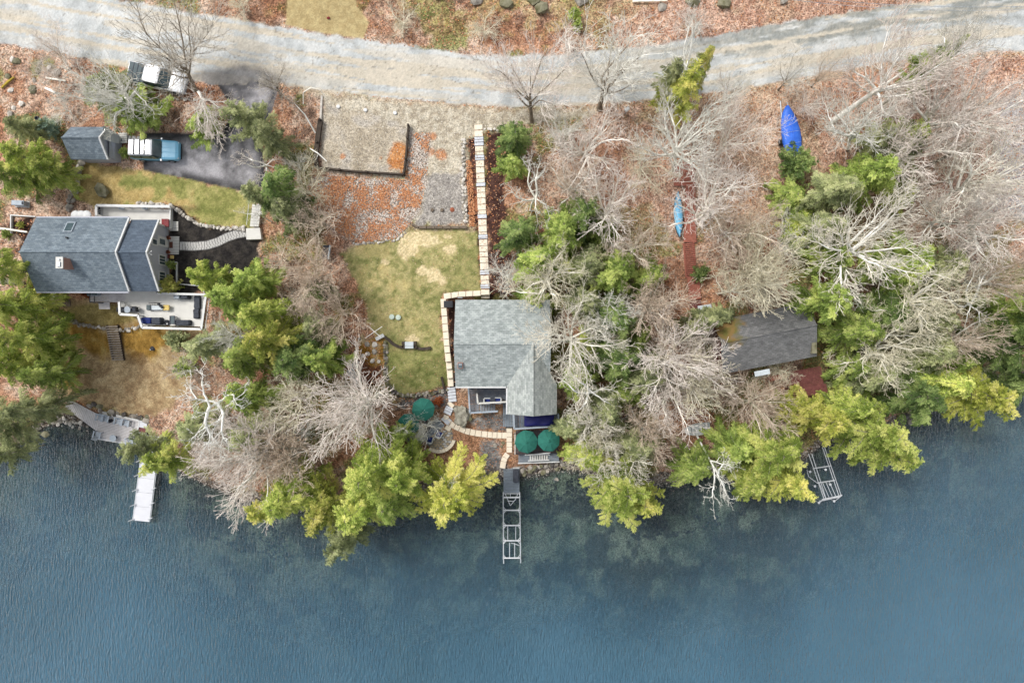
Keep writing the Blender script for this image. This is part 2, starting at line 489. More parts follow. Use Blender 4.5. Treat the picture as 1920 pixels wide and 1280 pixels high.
def build_ground():
    xs = np.concatenate([np.arange(-64, -51, .5), np.arange(-51, 51, .145), np.arange(51, 64.1, .5)])
    ys = np.concatenate([np.arange(-46, -17, .4), np.arange(-17, 34.5, .145), np.arange(34.6, 44.1, .4)])
    nx, ny = len(xs), len(ys)
    X, Y = np.meshgrid(xs, ys)
    Z = G(X, Y)
    d = (Y - shore_y(X)) * 0.93
    k = (CAM_H - Z) * 1.5 / 1920.0
    PX = 960 + X / k; PY = 640 - Y / k
    wob = (fbm(X, Y, 1.1, 4, 1) - 0.5)
    wob2 = (fbm(X, Y, 1.3, 4, 22) - 0.5)
    PXw = PX + 26 * wob; PYw = PY + 26 * wob2
    hf = RS.rand(*X.shape)
    n1 = fbm(X, Y, 0.28, 5, 30); n2 = fbm(X, Y, 0.9, 4, 40); n3 = fbm(X, Y, 2.6, 3, 50); n4 = fbm(X, Y, 0.11, 4, 60)

    def ss(v, a, b):
        t = np.clip((v - a) / (b - a), 0, 1); return t * t * (3 - 2 * t)
    def mix(a, b, w):
        return a * (1 - w[..., None]) + b * w[..., None]
    def col(c):
        return np.array(C(*c))[None, None, :] * np.ones(X.shape + (1,))
    def blend(cs, n, lo=0.3, hi=0.7):
        t = np.clip((n - lo) / (hi - lo), 0, 0.9999) * (len(cs) - 1)
        i = t.astype(int); f = (t - i)[..., None]
        A = np.array([C(*c) for c in cs] + [C(*cs[-1])])
        return A[i] * (1 - f) + A[i + 1] * f

    # woodland floor: leaf litter from tan to rust and brown
    lit = blend([(120, 98, 84), (166, 136, 116), (196, 162, 138), (208, 184, 164), (160, 138, 118)], 0.55 * n2 + 0.45 * n3, 0.32, 0.68)
    lit = mix(lit, blend([(138, 92, 68), (190, 138, 104)], n3), 0.7 * ss(n1, 0.50, 0.62))
    lit = mix(lit, blend([(98, 104, 56), (136, 142, 78)], n3), 0.8 * ss(fbm(X, Y, 0.35, 4, 71) + .13 * ss(PX, 940, 1000) * ss(1270 - PX, -20, 60) * ss(PY, 380, 450) + .10 * ss(PX, 1440, 1520) * ss(PY, 330, 400), 0.54, 0.66))
    out = lit.copy()
    spk = np.full(X.shape, 1.0)
    reg = np.zeros(X.shape, int)
    # dry grass bank above the road
    bank = (PY < 110) & (d > 25)
    w = ss(poly_sd(PXw, PYw, DRY1), -8, 12) * ss(n2, 0.40, 0.60) * 0.8
    out = mix(out, blend([(132, 112, 78), (184, 162, 118), (150, 140, 84)], n3), w)
    out = mix(out, blend([(96, 66, 50), (140, 98, 74)], n3), .5 * ss(-PY, -95, -60) * ss(n1, .42, .55) * (1 - w))
    # the right wood is pinker and paler
    out = mix(out, blend([(180, 140, 120), (212, 180, 160)], n3), 0.65 * ss(PX, 1000, 1300) * ss(-PY, -520, -350))

    def layer(poly, cols, n=n3, lo=.3, hi=.7, soft=4, warp=True, rid=None, sp=0.6, amt=1.0, thr=None):
        nonlocal out, spk
        sd = poly_sd(PXw if warp else PX, PYw if warp else PY, poly)
        w = ss(sd, -soft, soft) * amt
        if thr is not None: w = w * thr
        out = mix(out, blend(cols, n, lo, hi), w)
        spk = spk * (1 - w) + sp * w
        if rid is not None: reg[sd > 0] = rid
        return w

    layer(PARKR, [(170, 142, 120), (208, 186, 162), (196, 160, 134)], soft=14, sp=0.8, amt=0.85)
    layer(CLOTH, [(176, 156, 112), (192, 174, 128)], soft=1.5, warp=False, rid=9, sp=0.25)
    sdr = poly_sd(PX + 8 * wob, PY + 14 * wob2, ROAD)
    # gravelly verge beside the road
    layer(VERGE, [(172, 160, 140), (196, 185, 164), (206, 197, 178)], soft=8, rid=3, sp=0.55)
    layer(PAD, [(172, 160, 140), (196, 184, 164), (186, 178, 166)], n2, soft=4, rid=3, sp=0.6)
    w = ss(((PX - 752) / 26) ** 2 + ((PY - 300) / 30) ** 2 + 2.2 * wob, 1.3, 0.6) * (PX < 766) * (PY < 328)
    out = mix(out, blend([(182, 118, 70), (206, 148, 96)], n3), w)
    for (cx, cy, r) in ((643, 294, 6), (714, 297, 5), (828, 290, 12), (812, 255, 9), (806, 285, 8)):
        w = ss((PX - cx) ** 2 + (PY - cy) ** 2 + 120 * wob, r * r * 1.2, r * r * 0.5)
        out = mix(out, blend([(186, 124, 82), (200, 142, 100)], n3), w * .85)
    layer(RIPRAP, [(140, 126, 116), (188, 176, 164), (216, 206, 196)], hf * .5 + n3 * .5, .25, .75, soft=6, rid=0, sp=1.0)
    w = ss(poly_sd(PXw, PYw, RIPRAP), 0, 10) * ss(.35 * n2 + .3 * n3 + .35 * hf + 0.15 * (680 - PX) / 160, 0.36, 0.66) * 0.7
    out = mix(out, blend([(164, 100, 64), (204, 142, 100)], n3), w)
    layer(RAMP, [(150, 144, 138), (174, 168, 160)], soft=4, rid=3, sp=0.7)
    for pl in (MULCH_R1, MULCH_R2, MULCH_H2):
        layer(pl, [(62, 42, 38), (92, 66, 58)], soft=2.5, rid=8, sp=0.6)
    w = ss(poly_sd(PXw, PYw, MULCH_R1), 0, 4) * ss(n3, .5, .6) * ss(PY, 300, 420) * .8
    out = mix(out, blend([(176, 104, 66), (206, 140, 100)], n2), w)
    # lawns
    lw = layer(LAWN_C, [(126, 128, 78), (152, 150, 96), (184, 174, 122), (178, 168, 116)], 0.4 * n2 + 0.6 * n3, soft=4, rid=5, sp=0.35)
    w = lw * ss(n2, .44, .6) * ss(760 - PX + 200 * wob, -40, 60) * 0.8
    out = mix(out, blend([(196, 178, 122), (206, 188, 134)], n3), w)
    w = lw * ss(n1, .45, .6) * 0.5
    out = mix(out, blend([(120, 124, 74), (152, 148, 94)], n3), w)
    for (cx, cy, rx, ry) in ((844, 470, 11, 12), (790, 448, 34, 14), (756, 472, 12, 14), (775, 470, 9, 9), (812, 515, 11, 14), (792, 507, 9, 8), (828, 526, 8, 9), (840, 443, 8, 6), (722, 491, 7, 4), (772, 634, 12, 7)):
        w = ss(((PX - cx) / rx) ** 2 + ((PY - cy) / ry) ** 2 + 2.4 * (n3 - .5) + 1.6 * wob, 1.5, 0.85)
        out = mix(out, blend([(218, 198, 152), (232, 214, 172)], hf), w * .95)
    w = lw * ss(PY, 652, 664) * (PX < 842) * .55
    out = mix(out, blend([(110, 122, 62), (146, 152, 88)], n3), w)
    lw = layer(LAWN_NW, [(122, 126, 70), (154, 152, 92), (184, 174, 116)], 0.5 * n2 + 0.5 * n3, soft=4, rid=5, sp=0.35)
    w = lw * ss(n2 + (280 - PX) / 500, .45, .65) * 0.8
    out = mix(out, blend([(176, 148, 96), (196, 170, 116)], n3), w)
    lw = layer(LAWN_SW, [(144, 118, 88), (172, 148, 112), (194, 172, 134)], 0.5 * n2 + 0.5 * n3, soft=6, rid=5, sp=0.45)
    w = ss(((PX - 190) / 75) ** 2 + ((PY - 590) / 22) ** 2, 1.3, .6)
    out = mix(out, blend([(124, 112, 62), (158, 144, 88)], n3), w * lw * .8)
    for pl in (MOSS1, MOSS2, MOSS3):
        layer(pl, [(126, 96, 34), (158, 120, 46), (176, 148, 80)], 0.6 * n2 + .4 * n3, soft=10, sp=0.4, amt=0.85)
    w = ss(((PX - 255) / 22) ** 2 + ((PY - 672) / 14) ** 2 + wob, 1.4, .5)
    out = mix(out, col((100, 74, 42)), w * .6)
    layer(MULCH_H1, [(40, 38, 38), (66, 62, 58)], soft=2.5, rid=8, sp=0.5)
    for pl in (BEDW, BED_S1):
        layer(pl, [(52, 38, 34), (78, 58, 50)], soft=3, rid=8, sp=0.6)
    layer(GARDEN, [(130, 96, 72), (172, 132, 102), (152, 116, 92)], soft=8, sp=1.0, amt=.8)
    for pl in (GRAVEL1, GRAVEL2, GRAVEL3):
        layer(pl, [(108, 106, 106), (144, 140, 136)], soft=5, rid=3, sp=0.7)
    layer(REDBED, [(84, 50, 38), (120, 80, 62)], soft=8, rid=8, sp=0.7)
    layer(MOSSBED, [(128, 92, 36), (152, 120, 60), (170, 152, 120)], n2, soft=5, sp=0.7)
    layer(GREYR, [(160, 160, 160), (182, 182, 182)], soft=12, sp=0.5, amt=.8)
    # driveway: dark asphalt with chalky dry patches
    dv = blend([(88, 87, 89), (142, 140, 142), (190, 187, 190)], 0.5 * n1 + .5 * n2, .36, .60)
    sdd = poly_sd(PX + 3 * wob, PY + 3 * wob2, DRIVE)
    dv = mix(dv, col((48, 48, 50)), ss(sdd, 22, 3) * ss(n2, .2, .5) * .9)
    w = ss(sdd, -1.5, 1.5)
    out = mix(out, dv, w); spk = spk * (1 - w) + 0.2 * w
    reg[sdd > 0] = 4
    # road: worn pale asphalt, sand washed along the wheel tracks
    base = blend([(184, 187, 186), (200, 203, 202), (210, 211, 208)], n2, .35, .65)
    cx_ = np.interp(PX, [-700, 0, 210, 480, 700, 960, 1240, 1440, 1700, 1920, 2500], [-115, 18, 55, 98, 130, 154, 135, 103, 60, 38, -50])
    v = PY - cx_
    sn = fbm(X * 0.16 + 30, v * 0.085, 1.0, 5, 80)
    sand = ss(sn, .53, .57) * ss(np.abs(v) , 70, 20)
    sn2 = fbm(X * 0.07, v * 0.11, 1.0, 5, 90)
    sand2 = ss(sn2, .54, .57)
    rc = mix(base, blend([(202, 190, 168), (214, 200, 176)], n3), np.maximum(sand * .55, sand2 * .75))
    dk = ss(PX, 1100, 1450) * ss(v, 2, -12) * ss(fbm(X * 0.4, v * 0.14, 1.0, 5, 95), .36, .54)
    rc = mix(rc, blend([(136, 140, 136), (164, 164, 156)], n3), dk * .85)
    edge = np.exp(-((sn2 - .545) / .007) ** 2) * .6 + np.exp(-((sn - .53) / .006) ** 2) * .3
    rc = mix(rc, col((132, 124, 108)), np.clip(edge, 0, 1) * ss(PX, 300, 700))
    crack = np.abs(fbm(X, Y, 0.5, 5, 101) - .5)
    rc = mix(rc, col((120, 114, 102)), ss(crack, .004, .0015) * .55)
    w = ss(sdr, -3, 3)
    out = mix(out, rc, w); spk = spk * (1 - w) + 0.13 * w
    reg[sdr > 0] = 2
    w = ss(-np.abs(sdr + 5 + 8 * wob), -8, 0) * ss(PY - cx_, 0, 5) * .55 * (PX > 520)
    out = mix(out, blend([(170, 148, 118), (206, 190, 164)], n3), w)
    # apron darker where the driveway meets the road
    w = ss(((PX - 450) / 90) ** 2 + ((PY - 160) / 34) ** 2 + wob, 1.5, .5) * (sdr > 0)
    out = mix(out, blend([(104, 104, 106), (142, 140, 140)], n2), w * .8)
    # bank at the water: dark wet soil and stones, then the lake bed
    w = ss(d, 1.6, 0.4)
    out = mix(out, blend([(66, 56, 48), (112, 98, 86), (140, 128, 116)], n3), w)
    bed = blend([(98, 104, 90), (152, 152, 130), (190, 182, 158)], 0.5 * n1 + 0.5 * n2, .36, .64)
    bed = mix(bed, blend([(58, 60, 62), (82, 82, 82)], n3), ss(fbm(X, Y, 0.42, 4, 120), .5, .58) * .8)
    w = ss(d, 0.0, -0.8)
    out = mix(out, bed, w)
    reg[d < 0] = 7
    # small relief
    Z = Z + 0.10 * (n2 - .5) * (reg == 0) + 0.06 * (n3 - .5) * (reg == 0) + np.where(reg == 7, 0.5 * (n2 - .5) * ss(-d, .3, 2), 0)
    out = out * (0.9 + 0.2 * hf[..., None])

    V = np.stack([X, Y, Z], -1).reshape(-1, 3)
    Cc = np.concatenate([np.clip(out, 0, .8), np.ones(X.shape + (1,))], -1).reshape(-1, 4)
    S = spk.reshape(-1)
    idx = np.arange(nx * ny).reshape(ny, nx)
    quads = np.stack([idx[:-1, :-1], idx[:-1, 1:], idx[1:, 1:], idx[1:, :-1]], -1).reshape(-1, 4)
    rq = reg[:-1, :-1].reshape(-1)

    m, nt, b = new_mat('ground_cover')
    b.inputs['Roughness'].default_value = 0.95
    b.inputs['Specular IOR Level'].default_value = 0.1
    at = nt.nodes.new('ShaderNodeVertexColor'); at.layer_name = 'Col'
    sp = nt.nodes.new('ShaderNodeAttribute'); sp.attribute_name = 'Spk'
    geo = nt.nodes.new('ShaderNodeNewGeometry')
    vo = nt.nodes.new('ShaderNodeTexVoronoi'); vo.inputs['Scale'].default_value = 10
    nt.links.new(geo.outputs['Position'], vo.inputs['Vector'])
    sepc = nt.nodes.new('ShaderNodeSeparateColor'); nt.links.new(vo.outputs['Color'], sepc.inputs[0])
    no = nt.nodes.new('ShaderNodeTexNoise'); no.inputs['Scale'].default_value = 5; no.inputs['Detail'].default_value = 6; no.inputs['Roughness'].default_value = .75
    nt.links.new(geo.outputs['Position'], no.inputs['Vector'])
    avg = nt.nodes.new('ShaderNodeMath'); avg.operation = 'ADD'
    nt.links.new(sepc.outputs[0], avg.inputs[0]); nt.links.new(no.outputs['Fac'], avg.inputs[1])
    mr = nt.nodes.new('ShaderNodeMapRange'); mr.inputs[1].default_value = 0.35; mr.inputs[2].default_value = 1.65; mr.inputs[3].default_value = -0.75; mr.inputs[4].default_value = 0.75
    nt.links.new(avg.outputs[0], mr.inputs[0])
    mu = nt.nodes.new('ShaderNodeMath'); mu.operation = 'MULTIPLY_ADD'; mu.inputs[2].default_value = 1.0
    nt.links.new(mr.outputs[0], mu.inputs[0]); nt.links.new(sp.outputs['Fac'], mu.inputs[1])
    vm = nt.nodes.new('ShaderNodeVectorMath'); vm.operation = 'SCALE'
    nt.links.new(at.outputs['Color'], vm.inputs[0]); nt.links.new(mu.outputs[0], vm.inputs['Scale'])
    nt.links.new(vm.outputs[0], b.inputs['Base Color'])
    bp = nt.nodes.new('ShaderNodeBump'); bp.inputs['Strength'].default_value = .5; bp.inputs['Distance'].default_value = .06
    nt.links.new(avg.outputs[0], bp.inputs['Height']); nt.links.new(bp.outputs[0], b.inputs['Normal'])

    names = {0: 'woodland_floor', 2: 'road', 3: 'gravel', 4: 'driveway', 5: 'lawn', 7: 'lake_bed', 8: 'mulch_bed', 9: 'erosion_blanket'}
    for rid, nm in names.items():
        q = quads[rq == rid]
        if not len(q): continue
        u, inv = np.unique(q.reshape(-1), return_inverse=True)
        me = bpy.data.meshes.new(nm)
        me.vertices.add(len(u)); me.vertices.foreach_set('co', V[u].reshape(-1).astype(np.float32))
        nf = len(q)
        me.loops.add(nf * 4); me.loops.foreach_set('vertex_index', inv.reshape(-1).astype(np.int32))
        me.polygons.add(nf); me.polygons.foreach_set('loop_start', np.arange(0, nf * 4, 4, dtype=np.int32))
        me.polygons.foreach_set('use_smooth', np.ones(nf, bool))
        me.update(calc_edges=True)
        a = me.color_attributes.new('Col', 'FLOAT_COLOR', 'POINT'); a.data.foreach_set('color', Cc[u].reshape(-1).astype(np.float32))
        a = me.attributes.new('Spk', 'FLOAT', 'POINT'); a.data.foreach_set('value', S[u].astype(np.float32))
        me.materials.append(m)
        o = bpy.data.objects.new(nm, me); COL.objects.link(o); o['kind'] = 'structure'
    # land and lake bed beyond, out to the horizon
    far = MB()
    x0_, x1_, y0_, y1_ = xs[0], xs[-1], ys[0], ys[-1]
    rings = [(x0_, x1_, y0_, y1_), (-90, 90, -70, 75), (-160, 160, -140, 150), (-420, 420, -420, 420), (-1400, 1400, -1400, 1400)]
    N = 24
    pts = []
    for ri, (a, b_, c, e) in enumerate(rings):
        r = [(a + (b_ - a) * i / N, c) for i in range(N)] + [(b_, c + (e - c) * i / N) for i in range(N)] + [(b_ - (b_ - a) * i / N, e) for i in range(N)] + [(a, e - (e - c) * i / N) for i in range(N)]
        pts.append([(x, y, gz(x, y) - (0.03 if ri == 0 else 0)) for x, y in r])
    far.loft(pts, False)
    o = far.build('distant_land', mat('distant_woodland_floor', C(150, 122, 98), C(104, 96, 66), .95, .3, bump=.2))
    o['kind'] = 'structure'

build_ground()

# ------------------------------------------------------------------ lake
def build_lake():
    m, nt, b = new_mat('lake_water')
    nt.nodes.remove(b)
    outn = [n for n in nt.nodes if n.type == 'OUTPUT_MATERIAL'][0]
    geo = nt.nodes.new('ShaderNodeNewGeometry')
    dp = nt.nodes.new('ShaderNodeAttribute'); dp.attribute_name = 'Depth'
    tr = nt.nodes.new('ShaderNodeBsdfTransparent'); tr.inputs[0].default_value = (0.62, 0.74, 0.76, 1)
    df = nt.nodes.new('ShaderNodeBsdfDiffuse')
    n0 = nt.nodes.new('ShaderNodeTexNoise'); n0.inputs['Scale'].default_value = 0.06; n0.inputs['Detail'].default_value = 4
    nt.links.new(geo.outputs['Position'], n0.inputs['Vector'])
    # silt-laden water: green-grey over the shallows, bluer over the deep
    c1 = ramp2(nt, n0.outputs['Fac'], C(74, 113, 134), C(84, 125, 149), .3, .7)
    mpd = nt.nodes.new('ShaderNodeMapping'); mpd.inputs['Rotation'].default_value = (0, 0, -0.12); mpd.inputs['Scale'].default_value = (2.6, .55, 1)
    nt.links.new(geo.outputs['Position'], mpd.inputs['Vector'])
    nr = nt.nodes.new('ShaderNodeTexNoise'); nr.inputs['Scale'].default_value = 2.2; nr.inputs['Detail'].default_value = 5; nr.inputs['Distortion'].default_value = .6
    nt.links.new(mpd.outputs[0], nr.inputs['Vector'])
    nt.links.new(c1, df.inputs[0])
    e = nt.nodes.new('ShaderNodeMath'); e.operation = 'MULTIPLY'; e.inputs[1].default_value = -0.36
    nt.links.new(dp.outputs['Fac'], e.inputs[0])
    ex = nt.nodes.new('ShaderNodeMath'); ex.operation = 'EXPONENT'; nt.links.new(e.outputs[0], ex.inputs[0])
    mx = nt.nodes.new('ShaderNodeMixShader')
    nt.links.new(ex.outputs[0], mx.inputs[0]); nt.links.new(df.outputs[0], mx.inputs[1]); nt.links.new(tr.outputs[0], mx.inputs[2])
    gl = nt.nodes.new('ShaderNodeBsdfGlossy'); gl.inputs['Roughness'].default_value = 0.16
    bp = nt.nodes.new('ShaderNodeBump'); bp.inputs['Strength'].default_value = 1.0; bp.inputs['Distance'].default_value = 0.38
    nt.links.new(nr.outputs['Fac'], bp.inputs['Height'])
    nt.links.new(bp.outputs[0], gl.inputs['Normal']); nt.links.new(bp.outputs[0], df.inputs['Normal'])
    fr = nt.nodes.new('ShaderNodeFresnel'); fr.inputs[0].default_value = 1.333
    nt.links.new(bp.outputs[0], fr.inputs['Normal'])
    m2 = nt.nodes.new('ShaderNodeMixShader')
    nt.links.new(fr.outputs[0], m2.inputs[0]); nt.links.new(mx.outputs[0], m2.inputs[1]); nt.links.new(gl.outputs[0], m2.inputs[2])
    nt.links.new(m2.outputs[0], outn.inputs['Surface'])
    xs = np.concatenate([[-1400, -400, -150, -80], np.arange(-56, 56.1, .5), [80, 150, 400, 1400]])
    ys = np.concatenate([[-1400, -400, -150, -80], np.arange(-44, 8.1, .5), [60, 200, 600]])
    X, Y = np.meshgrid(xs, ys)
    D = np.maximum(0, -G(X, Y))
    nx, ny = len(xs), len(ys)
    idx = np.arange(nx * ny).reshape(ny, nx)
    q = np.stack([idx[:-1, :-1], idx[:-1, 1:], idx[1:, 1:], idx[1:, :-1]], -1).reshape(-1, 4)
    me = bpy.data.meshes.new('lake')
    me.from_pydata(np.stack([X, Y, 0 * X], -1).reshape(-1, 3).tolist(), [], q.tolist())
    a = me.attributes.new('Depth', 'FLOAT', 'POINT'); a.data.foreach_set('value', D.reshape(-1).astype(np.float32))
    me.materials.append(m)
    o = bpy.data.objects.new('lake', me); COL.objects.link(o); o['kind'] = 'structure'
build_lake()
# ------------------------------------------------------------------ tree materials
def bark_mat(name, base, tip, rough=.9):
    """bark: colour runs from limb to twig by the age of the wood ('Age' on the mesh)"""
    m, nt, b = new_mat(name)
    b.inputs['Roughness'].default_value = rough
    at = nt.nodes.new('ShaderNodeAttribute'); at.attribute_name = 'Age'
    c = ramp2(nt, at.outputs['Fac'], base, tip, 0.5, 1.0)
    geo = nt.nodes.new('ShaderNodeNewGeometry')
    n = nt.nodes.new('ShaderNodeTexNoise'); n.inputs['Scale'].default_value = 1.6; n.inputs['Detail'].default_value = 6
    nt.links.new(geo.outputs['Position'], n.inputs['Vector'])
    mx = nt.nodes.new('ShaderNodeMix'); mx.data_type = 'RGBA'; mx.blend_type = 'MULTIPLY'; mx.inputs[0].default_value = 1
    nt.links.new(c, mx.inputs[6]); nt.links.new(ramp2(nt, n.outputs['Fac'], (.82, .81, .78), (1.22, 1.22, 1.22), .35, .62), mx.inputs[7])
    nt.links.new(mx.outputs[2], b.inputs['Base Color'])
    return m

def leaf_mat(name, cols, sat=1.0):
    """foliage: three tones chosen per spray, light passes through"""
    m, nt, b = new_mat(name)
    nt.nodes.remove(b)
    outn = [n for n in nt.nodes if n.type == 'OUTPUT_MATERIAL'][0]
    at = nt.nodes.new('ShaderNodeAttribute'); at.attribute_name = 'Tone'
    oi = nt.nodes.new('ShaderNodeObjectInfo')
    r = nt.nodes.new('ShaderNodeValToRGB')
    r.color_ramp.elements[0].position = 0.12; r.color_ramp.elements[0].color = (*cols[0], 1)
    r.color_ramp.elements[1].position = 0.9; r.color_ramp.elements[1].color = (*cols[2], 1)
    e = r.color_ramp.elements.new(0.5); e.color = (*cols[1], 1)
    geo = nt.nodes.new('ShaderNodeNewGeometry')
    n = nt.nodes.new('ShaderNodeTexNoise'); n.inputs['Scale'].default_value = 0.55; n.inputs['Detail'].default_value = 4
    nt.links.new(geo.outputs['Position'], n.inputs['Vector'])
    a1 = nt.nodes.new('ShaderNodeMath'); a1.operation = 'MULTIPLY_ADD'; a1.inputs[1].default_value = 1.8; a1.inputs[2].default_value = -0.9
    nt.links.new(n.outputs['Fac'], a1.inputs[0])
    a2 = nt.nodes.new('ShaderNodeMath'); a2.operation = 'ADD'
    nt.links.new(a1.outputs[0], a2.inputs[0]); nt.links.new(at.outputs['Fac'], a2.inputs[1])
    nt.links.new(a2.outputs[0], r.inputs[0])
    hs = nt.nodes.new('ShaderNodeHueSaturation')
    mr = nt.nodes.new('ShaderNodeMapRange'); mr.inputs[3].default_value = 0.85; mr.inputs[4].default_value = 1.2
    nt.links.new(oi.outputs['Random'], mr.inputs[0]); nt.links.new(mr.outputs[0], hs.inputs['Value'])
    nt.links.new(r.outputs[0], hs.inputs['Color'])
    d = nt.nodes.new('ShaderNodeBsdfDiffuse'); t = nt.nodes.new('ShaderNodeBsdfTranslucent')
    nt.links.new(hs.outputs[0], d.inputs[0]); nt.links.new(hs.outputs[0], t.inputs[0])
    mx = nt.nodes.new('ShaderNodeMixShader'); mx.inputs[0].default_value = 0.42
    nt.links.new(d.outputs[0], mx.inputs[1]); nt.links.new(t.outputs[0], mx.inputs[2])
    nt.links.new(mx.outputs[0], outn.inputs['Surface'])
    return m

BK = {
 'cream': bark_mat('cream_bark', (.86, .83, .74), (.74, .69, .59)),
 'grey': bark_mat('grey_lichen_bark', (.80, .79, .73), (.70, .68, .61)),
 'pink': bark_mat('pinkish_bark', (.82, .78, .71), (.72, .64, .58)),
 'olive': bark_mat('olive_grey_bark', (.78, .74, .60), (.66, .61, .46)),
 'dark': bark_mat('dark_bark', C(140, 128, 112), (.50, .46, .40)),
 'white': bark_mat('bleached_bark', (.88, .87, .83), (.84, .82, .77)),
 'tan': bark_mat('tan_bark', (.68, .58, .47), (.60, .49, .39)),
 'trunk': bark_mat('trunk_bark', C(158, 150, 138), C(158, 150, 138)),
}
LF = {
 'yellow': leaf_mat('yellow_green_needles', [(.24, .29, .05), (.58, .60, .13), (.84, .78, .28)]),
 'lime': leaf_mat('light_green_needles', [(.18, .25, .05), (.48, .57, .14), (.80, .80, .28)]),
 'mid': leaf_mat('mid_green_needles', [(.14, .20, .05), (.36, .47, .12), (.64, .70, .24)]),
 'dark': leaf_mat('deep_green_needles', [(.09, .14, .05), (.22, .31, .10), (.42, .50, .19)]),
 'sage': leaf_mat('sage_green_needles', [(.17, .20, .10), (.38, .42, .20), (.60, .62, .34)]),
 'blue': leaf_mat('blue_green_needles', [(.20, .30, .24), (.40, .52, .40), (.56, .66, .54)]),
 'rust': leaf_mat('rust_leaves', [C(140, 74, 44), C(176, 96, 60), C(200, 124, 80)]),
 'gold': leaf_mat('gold_green_leaves', [(.20, .24, .05), (.48, .52, .12), (.76, .70, .24)]),
}

# ------------------------------------------------------------------ bare tree generator
def segs_mesh(name, S, mtl, sides=3):
    """S: rows of x0 y0 z0 x1 y1 z1 r0 r1 age"""
    A = np.array(S, float)
    p0, p1 = A[:, 0:3], A[:, 3:6]
    d = p1 - p0; L = np.linalg.norm(d, axis=1, keepdims=True) + 1e-9; d = d / L
    p1 = p1 + d * A[:, 7:8] * 0.5
    ref = np.where(np.abs(d[:, 2:3]) < .9, np.array([[0, 0, 1.]]), np.array([[1., 0, 0]]))
    u = np.cross(d, ref); u /= np.linalg.norm(u, axis=1, keepdims=True) + 1e-9
    w = np.cross(d, u)
    n = len(A)
    V = np.zeros((n, 2 * sides, 3)); age = np.zeros((n, 2 * sides))
    for k in range(sides):
        t = 2 * math.pi * k / sides
        o = u * math.cos(t) + w * math.sin(t)
        V[:, k] = p0 + o * A[:, 6:7]; V[:, sides + k] = p1 + o * A[:, 7:8]
    age[:] = A[:, 8:9]
    F = np.array([[k, (k + 1) % sides, sides + (k + 1) % sides, sides + k] for k in range(sides)])
    F = (F[None] + (np.arange(n) * 2 * sides)[:, None, None]).reshape(-1, 4)
    me = bpy.data.meshes.new(name)
    nv = n * 2 * sides; nf = len(F)
    me.vertices.add(nv); me.vertices.foreach_set('co', V.reshape(-1).astype(np.float32))
    me.loops.add(nf * 4); me.loops.foreach_set('vertex_index', F.reshape(-1).astype(np.int32))
    me.polygons.add(nf); me.polygons.foreach_set('loop_start', np.arange(0, nf * 4, 4, dtype=np.int32))
    me.polygons.foreach_set('use_smooth', np.ones(nf, bool))
    me.update(calc_edges=True)
    a = me.attributes.new('Age', 'FLOAT', 'POINT'); a.data.foreach_set('value', age.reshape(-1).astype(np.float32))
    me.materials.append(mtl)
    return me

def _rot(d, ang, rnd):
    """tilt unit vector d by ang in a random direction"""
    x, y, z = d
    if abs(z) < .95: ux, uy, uz = y, -x, 0.0
    else: ux, uy, uz = 0.0, z, -y
    l = math.sqrt(ux * ux + uy * uy + uz * uz) + 1e-9; ux /= l; uy /= l; uz /= l
    vx, vy, vz = y * uz - z * uy, z * ux - x * uz, x * uy - y * ux
    t = rnd.random() * 6.2832
    ct, st = math.cos(t), math.sin(t); ca, sa = math.cos(ang), math.sin(ang)
    return (x * ca + (ux * ct + vx * st) * sa, y * ca + (uy * ct + vy * st) * sa, z * ca + (uz * ct + vz * st) * sa)

